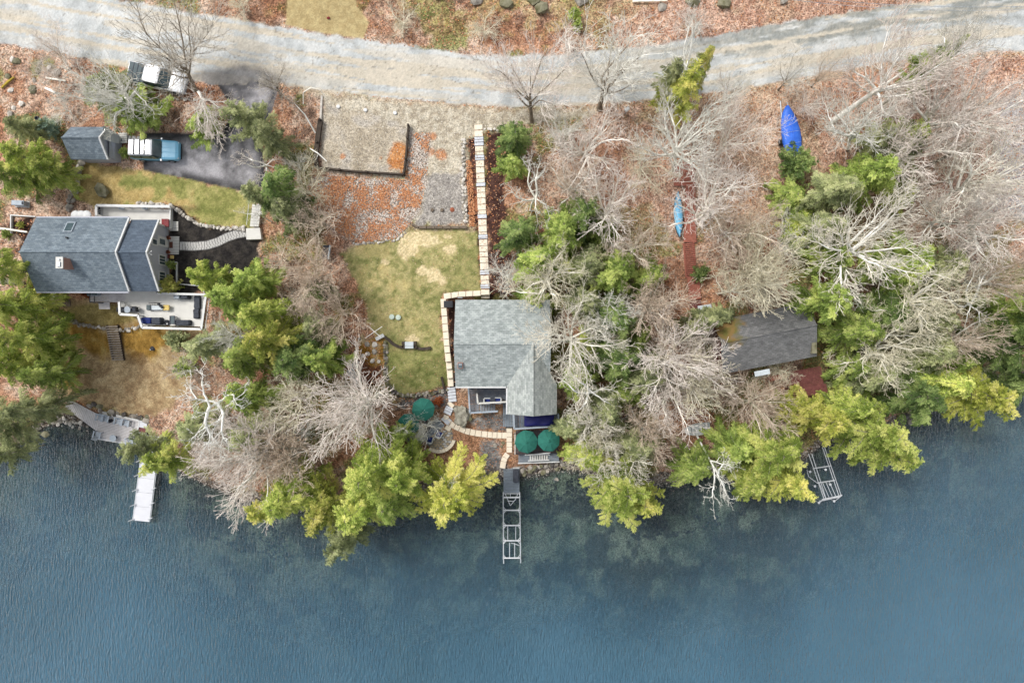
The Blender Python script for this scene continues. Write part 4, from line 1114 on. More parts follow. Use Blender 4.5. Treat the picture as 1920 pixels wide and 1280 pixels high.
EG = [
 # kind, cx, cy, r, h, leaf, label
 ('f1', 62, 300, 44, 8, 'lime', 'light green evergreen left of the small shed'),
 ('f2', 24, 328, 38, 8, 'mid', 'mid-green evergreen at the left edge below the one by the shed'),
 ('h1', 98, 322, 38, 7, 'lime', 'small light green evergreen under the shed corner'),
 ('h2', 50, 244, 32, 6, 'sage', 'sage shrubby evergreen left of the blue spruce'),
 ('f1', 20, 505, 40, 10, 'lime', 'light green evergreen at the left edge beside the house'),
 ('f2', 22, 572, 52, 11, 'lime', 'light green evergreen left of the house corner'),
 ('f1', 60, 632, 50, 12, 'lime', 'big light green evergreen left of the lower lawn'),
 ('f2', 24, 680, 52, 12, 'lime', 'light green evergreen at the left edge above the shore'),
 ('h1', 90, 700, 42, 9, 'mid', 'mid-green evergreen left of the brown lawn'),
 ('h2', 72, 765, 44, 10, 'sage', 'sage evergreen over the left shore rocks'),
 ('p1', 22, 795, 56, 11, 'sage', 'drooping sage pine at the left edge over the water'),
 ('p2', 10, 850, 38, 10, 'sage', 'lower sage pine hanging over the water at the left edge'),
 ('f1', 262, 206, 48, 5, 'mid', 'bushy green evergreen above the shed and the blue car'),
 ('h1', 205, 172, 52, 6, 'sage', 'olive-sage evergreen under the lichen-grey bare tree'),
 ('h2', 382, 232, 40, 3.5, 'mid', 'low evergreen on the island beside the driveway'),
 ('p2', 470, 232, 44, 9, 'sage', 'grey-sage evergreen at the upper right of the driveway'),
 ('h1', 508, 262, 40, 8, 'sage', 'dark sage evergreen right of the driveway'),
 ('h2', 530, 360, 56, 9, 'dark', 'dark evergreen left of the stone slope'),
 ('p1', 492, 372, 36, 9, 'sage', 'sage evergreen beside the driveway stair'),
 ('h1', 545, 395, 44, 8, 'sage', 'sage evergreen under the slender olive-tan tree'),
 ('f1', 392, 524, 38, 8, 'lime', 'yellowish-green evergreen at the right end of the black mulch'),
 ('f2', 438, 560, 50, 9, 'mid', 'mid-green evergreen right of the house terrace'),
 ('f1', 482, 528, 42, 8, 'mid', 'mid-green evergreen at the lower edge of the black mulch'),
 ('f2', 502, 588, 48, 11, 'lime', 'light green evergreen in the thicket right of the terrace'),
 ('f1', 512, 638, 58, 12, 'gold', 'golden-green evergreen in the middle of the thicket'),
 ('f2', 560, 672, 58, 10, 'dark', 'deep green evergreen left of the garden loungers'),
 ('f1', 606, 676, 44, 9, 'mid', 'mid-green evergreen touching the garden loungers'),
 ('h1', 462, 668, 50, 9, 'mid', 'mid-green evergreen above the bleached dead tree'),
 ('h2', 385, 648, 44, 6, 'sage', 'sage evergreen below the terrace corner'),
 ('h2', 600, 545, 34, 5, 'dark', 'dark evergreen under the radiating tan bare tree'),
 ('h1', 590, 615, 40, 6, 'sage', 'dull green evergreen left of the middle lawn'),
 ('h2', 468, 745, 52, 9, 'mid', 'mid-green evergreen behind the bleached dead tree'),
 ('h1', 375, 800, 48, 8, 'sage', 'sage evergreen right of the left dock platform'),
 ('p2', 276, 835, 38, 9, 'sage', 'pale sage pine hanging over the left dock walkway'),
 ('p1', 318, 862, 46, 9, 'lime', 'olive-yellow pine right of the left dock walkway'),
 ('h1', 470, 820, 50, 8, 'sage', 'sage evergreen under the bare trees left of the shore'),
 ('f2', 545, 930, 60, 12, 'lime', 'light green evergreen on the shore under the bare tree'),
 ('p1', 505, 945, 44, 10, 'gold', 'golden pine at the water left of the big shore evergreens'),
 ('p2', 618, 945, 56, 12, 'gold', 'golden-green pine hanging over the water at lower left'),
 ('f1', 700, 880, 72, 14, 'lime', 'large light green evergreen left of the garden deck'),
 ('f2', 762, 886, 56, 13, 'lime', 'large light green evergreen covering the garden deck corner'),
 ('p1', 672, 950, 66, 12, 'lime', 'light green pine over the water at lower left'),
 ('p2', 648, 1005, 44, 11, 'sage', 'lowest sage pine drooping into the water'),
 ('h1', 735, 935, 52, 11, 'mid', 'mid-green evergreen between the big shore evergreens'),
 ('p1', 842, 922, 78, 12, 'yellow', 'bright yellow-green feathery tree left of the centre dock'),
 ('h1', 752, 812, 24, 7, 'mid', 'small green evergreen left of the garden deck'),
 ('f1', 966, 265, 40, 6, 'dark', 'deep green bush right of the top of the stone path'),
 ('h2', 962, 312, 34, 5, 'mid', 'green bush below the deep green one by the stone path'),
 ('h1', 972, 440, 44, 7, 'dark', 'deep green evergreen beside the middle of the stone path'),
 ('f2', 1052, 432, 54, 8, 'mid', 'mid-green evergreen in the thicket east of the stone path'),
 ('f1', 1095, 405, 46, 8, 'dark', 'deep green evergreen upper right in the thicket'),
 ('h2', 1010, 490, 56, 7, 'mid', 'mid-green evergreen above the big roof'),
 ('h1', 1100, 500, 52, 7, 'sage', 'dull green evergreen in the middle of the thicket'),
 ('f2', 1158, 505, 56, 8, 'mid', 'mid-green evergreen below the cream-limbed bare tree'),
 ('h2', 1215, 522, 42, 6, 'mid', 'mid-green evergreen left of the red stairs'),
 ('h1', 1150, 600, 56, 8, 'dark', 'deep green evergreen between the big roof and the cabin'),
 ('h2', 1100, 570, 48, 7, 'sage', 'dull green evergreen at the right corner of the big roof'),
 ('f1', 1155, 672, 56, 8, 'dark', 'deep green evergreen right of the big roof'),
 ('h1', 1085, 705, 44, 7, 'mid', 'green evergreen beside the south wing of the big roof'),
 ('h2', 1135, 770, 54, 8, 'sage', 'dull green evergreen right of the green umbrellas'),
 ('h1', 1210, 700, 56, 7, 'sage', 'dull green evergreen under the dense bare trees left of the cabin'),
 ('h2', 1070, 800, 40, 7, 'sage', 'olive evergreen touching the right green umbrella'),
 ('f2', 1105, 850, 52, 9, 'lime', 'olive-green evergreen over the shore right of the lower deck'),
 ('p1', 1160, 905, 76, 13, 'lime', 'large yellow-green tree hanging over the water right of the dock'),
 ('p2', 1190, 925, 52, 12, 'gold', 'golden feathery tree lowest over the water right of the dock'),
 ('h1', 1190, 835, 52, 9, 'sage', 'dull green evergreen left of the white rowboat'),
 ('p2', 1275, 178, 44, 11, 'gold', 'olive-gold evergreen standing at the road edge'),
 ('h2', 1255, 150, 32, 9, 'sage', 'olive-sage evergreen beside the gold one at the road'),
 ('h1', 1310, 130, 30, 9, 'gold', 'small yellow-green evergreen overhanging the road'),
 ('h1', 1485, 370, 44, 3, 'mid', 'bright green ground bush below the round dark shrub'),
 ('f2', 1620, 330, 58, 10, 'mid', 'bright evergreen between the blue boat and the large white tree'),
 ('h1', 1562, 360, 54, 8, 'sage', 'sage evergreen left of the bright one'),
 ('h2', 1692, 268, 56, 8, 'mid', 'mid-green evergreen under the pinkish bare tree at right'),
 ('h1', 1645, 262, 38, 7, 'sage', 'sage evergreen under the white arching limbs'),
 ('f1', 1740, 130, 38, 7, 'mid', 'green evergreen at the road edge at upper right'),
 ('h2', 1778, 92, 22, 6, 'sage', 'small dark evergreen tip over the road at upper right'),
 ('h1', 1545, 430, 56, 7, 'sage', 'dull green evergreen above the cabin'),
 ('h2', 1560, 490, 52, 7, 'mid', 'green evergreen upper right of the cabin'),
 ('f1', 1545, 562, 46, 10, 'mid', 'green evergreen touching the upper right corner of the cabin roof'),
 ('h1', 1700, 500, 66, 7, 'mid', 'green evergreen under the large white bare tree'),
 ('h2', 1770, 500, 48, 7, 'sage', 'dull green evergreen right of the large white bare tree'),
 ('h1', 1600, 620, 58, 8, 'mid', 'green evergreen right of the cabin'),
 ('f2', 1655, 590, 52, 8, 'dark', 'deep green evergreen above the wide cream-olive tree'),
 ('h2', 1590, 690, 38, 8, 'mid', 'green evergreen covering the right part of the red deck'),
 ('h1', 1630, 700, 58, 8, 'sage', 'dull green evergreen right of the red deck'),
 ('f1', 1710, 740, 60, 9, 'dark', 'deep green evergreen on the right shore'),
 ('h1', 1740, 660, 62, 8, 'sage', 'dull green evergreen between the wide bare tree and the right edge'),
 ('h2', 1750, 600, 52, 7, 'sage', 'dull green evergreen under the long cream limbs'),
 ('p1', 1532, 785, 56, 11, 'yellow', 'bright yellow evergreen in front of the red deck'),
 ('p2', 1482, 758, 34, 10, 'yellow', 'smaller yellow evergreen at the red deck corner'),
 ('p2', 1622, 806, 70, 13, 'lime', 'yellow-green feathery tree over the shore right of the boat lift'),
 ('h2', 1585, 762, 44, 10, 'lime', 'light green evergreen between the yellow tree and the yellow-green feathery one'),
 ('p1', 1650, 850, 48, 12, 'lime', 'lowest light green branches hanging over the water right of the boat lift'),
 ('p2', 1812, 738, 66, 12, 'yellow', 'yellow-topped evergreen on the right shore'),
 ('h1', 1762, 718, 52, 10, 'lime', 'light green evergreen left of the yellow-topped one'),
 ('f1', 1895, 650, 62, 12, 'dark', 'deep green evergreen at the right edge above the water'),
 ('f2', 1912, 725, 44, 10, 'dark', 'lowest deep green evergreen at the right edge'),
 ('f2', 1905, 580, 46, 10, 'mid', 'mid-green evergreen at the right edge below the grey bare tree'),
 ('f1', 1432, 840, 72, 11, 'lime', 'light yellow-green tree left of the boat lift'),
 ('p2', 1462, 895, 56, 11, 'gold', 'golden feathery tree over the water left of the boat lift'),
 ('f2', 1375, 838, 46, 8, 'mid', 'mid-green evergreen right of the white rowboat'),
 ('h1', 1300, 872, 46, 8, 'mid', 'green evergreen below the white rowboat'),
 ('h2', 1400, 900, 44, 9, 'lime', 'light green evergreen beside the leaning dead tree'),
 ('h2', 1320, 600, 40, 6, 'sage', 'dull green evergreen left of the mossy cabin roof'),
 ('h1', 1000, 560, 40, 4, 'mid', 'low green evergreen at the upper right corner of the big roof'),
 ('h2', 1060, 500, 44, 4, 'lime', 'low light green evergreen in the thicket above the big roof'),
 ('h1', 1130, 440, 44, 4, 'mid', 'low green evergreen below the cream-limbed bare tree'),
 ('h2', 1190, 640, 46, 4, 'mid', 'low green evergreen halfway between the big roof and the cabin'),
 ('h1', 1170, 740, 44, 4, 'mid', 'low green evergreen right of the crooked white bare tree'),
 ('h2', 1095, 655, 40, 4, 'lime', 'low light green evergreen beside the big roof'),
 ('h1', 1500, 420, 44, 3, 'lime', 'low light green evergreen under the sage one'),
 ('h2', 1640, 500, 46, 4, 'mid', 'low green evergreen under the left limbs of the large white bare tree'),
 ('h1', 1725, 585, 46, 4, 'mid', 'low green evergreen under the right limbs of the large white bare tree'),
 ('h2', 1790, 680, 44, 5, 'mid', 'low green evergreen above the yellow-topped shore tree'),
 ('h1', 1690, 360, 40, 4, 'lime', 'low light green evergreen above the large white bare tree'),
 ('h1', 1352, 592, 30, 4, 'sage', 'olive evergreen on the north side of the cabin'),
]
for (kd, cx, cy, r, h, lf, lab) in EG:
    plant_green(kd, cx, cy, r, h, lf, lab, group='evergreens in the wood')

SH = [
 ('b1', 320, 536, 20, 1.8, 'gold', 'round yellow-green shrub at the terrace corner of the left house'),
 ('b1', 321, 497, 9, 1.2, 'mid', 'small round green shrub below the red bench'),
 ('b1', 235, 286, 11, 1.0, 'mid', 'small green shrub between the shed and the blue car'),
 ('b1', 92, 240, 20, 2.0, 'blue', 'round blue spruce left of the shed'),
 ('b1', 1490, 312, 38, 3.0, 'dark', 'round dark green shrub at the tail of the blue covered boat'),
 ('b1', 332, 640, 24, 2.0, 'sage', 'pale sage shrub below the terrace'),
 ('b1', 350, 690, 22, 2.0, 'mid', 'green shrub at the right side of the brown lawn'),
 ('b1', 121, 557, 9, .9, 'gold', 'small golden shrub under the south eave of the left house'),
 ('b1', 163, 552, 8, .9, 'rust', 'small rust-coloured shrub beside the lower landing'),
 ('b1', 891, 755, 11, .8, 'rust', 'small rust-coloured shrub'),
 ('b1', 820, 752, 11, .9, 'rust', 'round rust-orange shrub right of the garden umbrella'),
 ('b1', 38, 422, 7, .6, 'gold', 'small green plant in the bed behind the house'),
 ('b1', 12, 440, 10, .7, 'mid', 'small green plant at the left edge behind the house'),
 ('b1', 474, 496, 7, .5, 'gold', 'tiny yellow plant on the black mulch'),
 ('b1', 1078, 28, 14, 1.2, 'mid', 'small green plant on the bank above the road'),
 ('b1', 1084, 46, 12, 1.0, 'mid', 'second small green plant on the bank, nearest the road'),
 ('b1', 1315, 512, 18, 1.5, 'dark', 'small deep green shrub beside the red stairs'),
 ('b1', 120, 660, 14, 1.4, 'mid', 'small leafy shrub at the left edge of the brown lawn'),
]
for (kd, cx, cy, r, h, lf, lab) in SH:
    if lab == 'small rust-coloured shrub': continue
    plant_green(kd, cx, cy, r, h, lf, lab, name='shrub', cat='shrub', group='garden shrubs')

# low leafless brush between the trees
rb = np.random.RandomState(5)
BR = [(70, 130, 40), (40, 90, 30), (100, 190, 40), (470, 330, 40), (540, 300, 40), (560, 470, 50), (520, 480, 40), (640, 560, 40), (540, 560, 40), (610, 640, 40),
      (340, 690, 30), (360, 730, 40), (480, 800, 50), (420, 800, 50), (560, 820, 50), (600, 730, 50), (660, 740, 40), (650, 840, 50), (700, 800, 40),
      (340, 820, 40), (1060, 330, 50), (1130, 300, 50), (1200, 300, 60), (1180, 360, 50), (1080, 370, 40), (1240, 330, 50), (1340, 320, 60), (1350, 380, 60),
      (1250, 420, 50), (1180, 440, 50), (1100, 460, 50), (960, 400, 40), (950, 520, 50), (1060, 560, 50), (1180, 560, 50), (1120, 640, 50), (1200, 640, 60), (1260, 620, 60),
      (1320, 640, 50), (1180, 740, 60), (1240, 700, 60), (1330, 740, 60), (1380, 750, 60), (1080, 780, 50), (1160, 800, 50), (1250, 780, 50), (1180, 850, 50), (1420, 640, 40),
      (1400, 450, 60), (1350, 480, 60), (1480, 450, 60), (1500, 520, 50), (1440, 560, 50), (1560, 250, 50), (1530, 200, 40), (1620, 180, 50), (1680, 200, 60), (1740, 230, 60),
      (1800, 280, 60), (1850, 260, 60), (1700, 330, 60), (1760, 350, 60), (1840, 380, 60), (1880, 460, 60), (1820, 470, 60), (1600, 400, 60), (1700, 420, 60), (1600, 480, 60),
      (1580, 560, 60), (1680, 560, 60), (1760, 620, 60), (1640, 640, 60), (1720, 700, 60), (1580, 640, 50), (1840, 680, 60), (1880, 590, 60), (1460, 690, 50), (1660, 760, 50),
      (780, 800, 40), (730, 790, 40), (760, 30, 40), (820, 50, 40), (900, 60, 40), (1000, 75, 40), (1060, 80, 40), (1180, 60, 40), (1300, 40, 40), (1420, 20, 40), (440, 10, 30), (990, 30, 40)]
_seen = {}
LANDMARKS = [(175, 270, 'small shed'), (305, 150, 'white pickup'), (340, 330, 'upper lawn'), (680, 255, 'gravel pad'), (614, 474, 'dark bench'), (250, 690, 'brown lawn'), (470, 740, 'bleached dead tree'),
             (640, 780, 'very dense pale bare tree'), (800, 800, 'garden deck'), (940, 640, 'big grey roof'), (905, 330, 'long stone path'), (1050, 430, 'green thicket'), (1270, 400, 'pale blue canoe'),
             (1296, 540, 'red stairs'), (1172, 213, 'white post box'), (1450, 650, 'mossy cabin'), (1476, 250, 'blue covered boat'), (1650, 450, 'large white bare tree'), (1690, 655, 'wide cream-olive bare tree'),
             (1306, 803, 'white rowboat'), (1100, 740, 'crooked white bare tree'), (1010, 840, 'two green umbrellas'), (1700, 120, 'tall white leaning tree'), (1870, 320, 'dark slanting trunk at the right edge'),
             (1810, 740, 'yellow-topped shore tree'), (1215, 5, 'long pale log'), (610, 30, 'tan erosion blanket')]
_LM = [(x[1], x[2], x[-1]) for x in BT]
for (cx, cy, r) in [q for q in BR[::2] if not (1235 < q[0] < 1330 and 290 < q[1] < 600)]:
    k = ['v1', 'v2', 't1', 'v1'][rb.randint(4)]
    bk = ['tan', 'olive', 'pink', 'grey'][rb.randint(4)]
    side = 'below the road' if cy > 110 else 'on the bank above the road'
    lm = min(LANDMARKS, key=lambda q: (q[0] - cx) ** 2 + (q[1] - cy) ** 2)
    dx, dy = cx - lm[0], cy - lm[1]
    dr = ('right' if dx > 0 else 'left') if abs(dx) > 2.2 * abs(dy) else ('below' if dy > 0 else 'above') if abs(dy) > 2.2 * abs(dx) else ('lower ' if dy > 0 else 'upper ') + ('right' if dx > 0 else 'left')
    dr = dr if dr in ('below', 'above') else dr + ' of'
    cn = {'tan': 'brown', 'olive': 'olive', 'pink': 'pinkish', 'grey': 'grey'}[bk]
    lab = 'low %s leafless shrub %s the %s' % (cn, dr, lm[2])
    for extra in ('smaller', 'sparser', 'taller', 'outer'):
        if lab not in _seen: break
        lab = 'low %s %s leafless shrub %s the %s' % (extra, cn, dr, lm[2])
    _seen[lab] = 1
    plant_bare(k, cx + rb.randint(-8, 9), cy + rb.randint(-8, 9), r * rb.uniform(.8, 1.1), rb.uniform(2.2, 4.0) * (0.6 if cy < 90 else 1), bk,
               lab, None, 'leafless brush in the undergrowth', bk, name='leafless_shrub')
# ------------------------------------------------------------------ houses
M['roof1'] = shingle_mat('slate_blue_shingles', C(136, 148, 156), C(110, 122, 132), C(86, 96, 106), row=0.16)
M['roof1b'] = shingle_mat('dark_slate_shingles', C(100, 112, 126), C(86, 98, 112), C(70, 80, 92), row=0.16)
M['roof2'] = shingle_mat('pale_grey_shingles', C(186, 192, 190), C(150, 158, 156), C(124, 132, 132), row=0.17)
M['roof2w'] = shingle_mat('pale_grey_shingles_wing', C(190, 194, 190), C(156, 162, 158), C(130, 136, 134), rot=math.pi / 2, row=0.17)
_mc = P(1352, 602, 8.0)
M['roof3'] = shingle_mat('mossy_cabin_shingles', C(132, 132, 132), C(110, 110, 110), C(88, 88, 88), rot=math.radians(-11), row=0.16,
                         moss=((C(112, 106, 54), C(138, 112, 68)), _mc, 4.0))
M['siding2'] = mat('pale_siding', C(196, 198, 196), C(176, 178, 178), .7, 1.5)
M['siding3'] = mat('red_brown_siding', C(128, 66, 60), C(96, 48, 44), .8, 1.5)

def up3(p, z): return (p[0], p[1], p[2] + z)

def slab(mb, a, b, c, d, th):
    """four top corners (any order round), thickness downwards"""
    q = [a, b, c, d]
    ar = sum(q[i][0] * q[(i + 1) % 4][1] - q[(i + 1) % 4][0] * q[i][1] for i in range(4))
    if ar < 0: q = q[::-1]
    mb.hexa([up3(p, -th) for p in q], q)

def bar(mb, a, b, w, h):
    """box beam from a to b, w wide in plan, h tall, top at the given points"""
    a = Vector(a); b = Vector(b); d = b - a
    n = Vector((-d.y, d.x, 0)); n = n.normalized() * w / 2 if n.length > 1e-6 else Vector((w / 2, 0, 0))
    if abs(d.x) + abs(d.y) < 1e-5:
        mb.box(((a + b) / 2), (w, w, abs(d.z)))
        return
    q = [a - n, b - n, b + n, a + n]
    mb.hexa([up3(p, -h) for p in q], [tuple(p) for p in q])

def rect_on(mb, o, u, v, n, u0, u1, v0, v1, d0, d1):
    """box on a wall plane: o origin, u along, v up, n outward"""
    f = lambda a, b, c: tuple(o + u * a + v * b + n * c)
    mb.hexa([f(u0, v0, d1), f(u1, v0, d1), f(u1, v0, d0), f(u0, v0, d0)], [f(u0, v1, d1), f(u1, v1, d1), f(u1, v1, d0), f(u0, v1, d0)])

def gable_walls(mb, xa, xb, ya, yb, z0, ze, zr, yr):
    """walls of a house whose ridge runs along x"""
    for y, s in ((ya, 1), (yb, -1)):
        mb.box(((xa + xb) / 2, y + s * .1, (z0 + ze) / 2), (xb - xa, .2, ze - z0))
    for x, s in ((xa, 1), (xb, -1)):
        x1 = x + s * .2
        prof = [(ya + .2, z0), (yb - .2, z0), (yb - .2, ze), (yr, zr), (ya + .2, ze)]
        A = [(x, p[0], p[1]) for p in prof]; B = [(x1, p[0], p[1]) for p in prof]
        mb.loft([A, B] if s > 0 else [B, A], True)

def window(parent, o, u, v, n, u0, u1, v0, v1, mull=0, fm='white', name='window'):
    f = MB(); w = .1
    rect_on(f, o, u, v, n, u0 - w, u1 + w, v0 - w, v0, 0, .07); rect_on(f, o, u, v, n, u0 - w, u1 + w, v1, v1 + w, 0, .07)
    rect_on(f, o, u, v, n, u0 - w, u0, v0, v1, 0, .07); rect_on(f, o, u, v, n, u1, u1 + w, v0, v1, 0, .07)
    for i in range(mull):
        c = u0 + (u1 - u0) * (i + 1) / (mull + 1)
        rect_on(f, o, u, v, n, c - .025, c + .025, v0, v1, 0.01, .05)
    fo = f.build(name, M[fm], parent, world=True)
    g = MB(); rect_on(g, o, u, v, n, u0, u1, v0, v1, .005, .02)
    g.build('pane', M['glass'], fo, world=True)
    return fo

# ---- the left house --------------------------------------------------------
h1_base = PG(300, 470)
Z0 = h1_base[2] - .25
ZE, ZR = Z0 + 2.75, Z0 + 5.0
h1 = thing('grey_house', 'large grey house with a two-tone slate-blue gable roof, left of the black mulch', 'house', (P(180, 480, Z0)))
def pt(px, py, z): return P(px, py, z)
xW = pt(71, 0, ZE)[0]; xM = pt(243, 0, ZE)[0]; xE = pt(296, 0, ZE)[0]
yN = pt(0, 409, ZE)[1]; yS = pt(0, 547, ZE)[1]; yR = pt(0, 473, ZR)[1]
OV = .12
# main (left) roof, a little higher and wider than the east part
def gable_roof(parent, x0, x1, yn, ys, yr, ze, zr, m, trim=None, th=.16, sides='e'):
    a = MB(); slab(a, (x0, yn, ze), (x1, yn, ze), (x1, yr, zr), (x0, yr, zr), th)
    n_ = a.build('roof_slope', m, parent, world=True)
    b = MB(); slab(b, (x0, yr, zr), (x1, yr, zr), (x1, ys, ze), (x0, ys, ze), th)
    s_ = b.build('roof_slope', m, parent, world=True)
    c = MB(); c.tube([(x0, yr, zr + .01), (x1, yr, zr + .01)], .07, 6); c.build('ridge_cap', m, n_, world=True)
    if trim:
        for x in ([x1 + .07] if 'e' in sides else []) + ([x0 - .07] if 'w' in sides else []):
            t = MB(); bar(t, (x, yn, ze + .02), (x, yr, zr + .02), .15, .22); bar(t, (x, ys, ze + .02), (x, yr, zr + .02), .15, .22)
            t.build('rake_board', trim, parent, world=True)
    return n_, s_
n1_, s1_ = gable_roof(h1, xW, xM, yN, yS, yR, ZE + .25, ZR + .25, M['roof1'], M['white'])
gable_roof(h1, xM + .16, xE, yN - .15, yS + .05, yR, ZE, ZR, M['roof1b'], M['white'])
w = MB(); gable_walls(w, xW + .3, xM - .05, yS + .45, yN - .45, Z0 - 1.2, ZE + .25, ZR - .05, yR)
w.build('wall', M['grey_siding'], h1, world=True)
w = MB(); gable_walls(w, xM - .04, xE - .22, yS + .4, yN - .5, Z0 - 1.2, ZE + .02, ZR - .18, yR)
w.build('wall', M['grey_siding'], h1, world=True)
o_ = Vector((xE - .22, 0, Z0)); u_ = Vector((0, 1, 0)); v_ = Vector((0, 0, 1)); n_ = Vector((1, 0, 0))
def ypx(py, z): return P(0, py, z)[1]
window(h1, o_, u_, v_, n_, ypx(458, Z0 + 3), ypx(449, Z0 + 3), 2.55, 3.35, 0)
for py in (487, 518):
    window(h1, o_, u_, v_, n_, ypx(py + 8, Z0 + 1.8), ypx(py - 8, Z0 + 1.8), 1.0, 2.1, 2)
dr = MB(); rect_on(dr, o_, u_, v_, n_, ypx(463, Z0 + 1), ypx(445, Z0 + 1), .2, 2.4, 0, .06)
d_ = dr.build('door', M['white'], h1, world=True)
dk = MB(); rect_on(dk, o_, u_, v_, n_, ypx(460, Z0 + 1), ypx(450, Z0 + 1), 1.1, 2.1, .062, .075); dk.build('pane', M['glass'], d_, world=True)
l_ = MB(); l_.box((xE - .05, yR, ZR - .4), (.24, .3, .5), bev=.05); l_.tube([(xE + .1, yR, ZR - .35), (xE + .38, yR + .18, ZR - .45)], .05, 6); l_.tube([(xE + .1, yR, ZR - .35), (xE + .38, yR - .18, ZR - .45)], .05, 6)
l_.build('floodlight', M['white'], h1, world=True)
# corner boards, gutters
for y in (yS + .4, yN - .5):
    c_ = MB(); c_.box((xE - .2, y, (Z0 - 1 + ZE) / 2), (.16, .16, ZE - Z0 + .8)); c_.build('corner_board', M['white'], h1, world=True)
for yy_ in (yS - .06, yN + .06):
    g_ = MB(); g_.box(((xW + xM) / 2, yy_, ZE + .14), (xM - xW, .12, .12)); g_.build('gutter', M['grey_siding'], h1, world=True)
# chimney: shaft with pale cap, flue
cz = ZR + .75
cx, cy, _ = P(112, 492.5, cz)
ch = MB(); ch.box((cx, cy, cz - .95), (.75, .95, 1.8)); cho = ch.build('chimney', M['brick'], h1, world=True)
cc = MB(); cc.box((cx, cy, cz + .03), (.68, 1.05, .1), bev=.02); cc.build('cap', M['offwhite'], cho, world=True)
cc = MB(); cc.box((cx, cy - .15, cz + .14), (.3, .45, .12), bev=.02); cc.lathe((cx + .02, cy + .28, cz + .08), [(.09, 0), (.09, .12), (.04, .12)], 8); cc.build('flue', M['steel'], cho, world=True)
# skylight and vents on the north slope
def on_n(x, y, dz): return ZE + .25 + (ZR - ZE) * (yN - y) / (yN - yR) + dz
X, Y, _ = P(127, 424.5, ZE + 1.2)
sk = MB(); q = [(X - .42, Y - .52), (X + .42, Y - .52), (X + .42, Y + .52), (X - .42, Y + .52)]
sk.hexa([(a, b, on_n(a, b, -.02)) for a, b in q], [(a, b, on_n(a, b, .12)) for a, b in q]); sko = sk.build('skylight', M['greyblue'], n1_, world=True)
sk = MB(); q = [(X - .32, Y - .42), (X + .32, Y - .42), (X + .32, Y + .42), (X - .32, Y + .42)]
sk.hexa([(a, b, on_n(a, b, .1)) for a, b in q], [(a, b, on_n(a, b, .135)) for a, b in q]); sk.build('skylight_glass', M['glass'], n1_, world=True)
X, Y, _ = P(127, 446, ZE + 1.6)
vp = MB(); vp.lathe((X, Y, on_n(X, Y, -.05)), [(.09, 0), (.09, .3), (.05, .3)], 8); vp.build('vent_pipe', M['black'], n1_, world=True)

# ---- decks and terraces of the left house ---------------------------------------
def quad(px, z): return [P(a, b, z) for a, b in px]
def posts(parent, pts, ztop, name='post', m='white', s=.12):
    for (x, y) in pts:
        g = gz(x, y) - .1
        if ztop - g > .15:
            b = MB(); b.box((x, y, (g + ztop) / 2), (s, s, ztop - g)); b.build(name, M[m], parent, world=True)

def railing(parent, line_px, z, h=.95, m='white', cap=.14, bal=True, step=1.5):
    """posts, top rail and balusters along a line of photo points at deck height z"""
    pts = [P(a, b, z + h) for a, b in line_px]
    for i in range(len(pts) - 1):
        a, b = Vector(pts[i]), Vector(pts[i + 1])
        t = MB(); bar(t, a, b, cap, .06); t.build('top_rail', M[m], parent, world=True)
        t = MB(); bar(t, up3(a, -h + .15), up3(b, -h + .15), .05, .05)
        L = (b - a).length
        n = max(1, int(L / .16))
        if bal:
            for k in range(1, n):
                p = a + (b - a) * k / n
                t.box((p.x, p.y, p.z - h / 2 - .02), (.03, .03, h - .12))
        o = t.build('balusters', M[m], parent, world=True); o['kind'] = 'stuff'
        n = max(1, int(round(L / step)))
        for k in range(n + (1 if i == len(pts) - 2 else 0)):
            p = a + (b - a) * k / n
            q = MB(); q.box((p.x, p.y, p.z - h / 2 - .03), (.1, .1, h - .06)); q.build('rail_post', M[m], parent, world=True)

ZT = Z0 + .35
tr = thing('terrace_deck', 'large pale terrace deck with white rails on the lake side of the grey house', 'deck', P(310, 580, ZT))
for poly in ([(236, 545), (293, 546), (293, 551), (384, 553), (376, 612), (268, 609), (260, 587), (227, 587), (227, 565), (236, 565)],):
    b = MB(); pp = [P(a, c, ZT)[:2] for a, c in poly]; b.prism(pp, ZT - .2, ZT); b.build('deck_floor', M['offwhite'], tr, world=True)
posts(tr, [P(a, c, ZT)[:2] for a, c in ((232, 583), (264, 585), (270, 606), (320, 608), (372, 610), (380, 580), (380, 556))], ZT - .2)
railing(tr, [(223, 566), (224, 589), (258, 591), (266, 614), (377, 617)], ZT, 1.0, cap=.22)
railing(tr, [(377, 617), (386, 552), (294, 550)], ZT, 1.0, cap=.2)
lat = MB()
for k in range(14):
    a = P(387, 556 + k * 3.2, ZT - .4); lat.box((a[0] + .12, a[1], a[2]), (.26, .05, .05))
lat.build('side_slats', M['black'], tr, world=True)
lp = thing('lower_landing', 'pale boarded landing under the south eave of the grey house', 'deck', P(200, 560, ZT - .5))
ZL = ZT - .45
planks(lp, quad([(167, 546), (236, 546), (231, 566), (168, 565)], ZL)[0:1] + quad([(167, 546), (236, 546), (231, 567), (168, 565)], ZL)[1:2] + quad([(231, 567), (168, 565)], ZL), 8, .05, M['board_pale'])
planks(lp, [P(205, 547, ZL + .02), P(205, 566, ZL + .02), P(230, 566, ZL + .02), P(230, 547, ZL + .02)], 9, .04, M['board_pale'])
posts(lp, [P(a, c, ZL)[:2] for a, c in ((170, 562), (200, 564), (228, 564))], ZL - .05, m='timber_grey')
for i in range(3):
    b = MB(); b.box(P(195.5 + i * .3, 569 + i * 4, ZL - .18 - i * .18), (1.1, .26, .06)); b.build('step', M['board_pale'], lp, world=True)
railing(lp, [(168, 547), (168, 566), (183, 567)], ZL, .9, m='charcoal', cap=.06, bal=False)
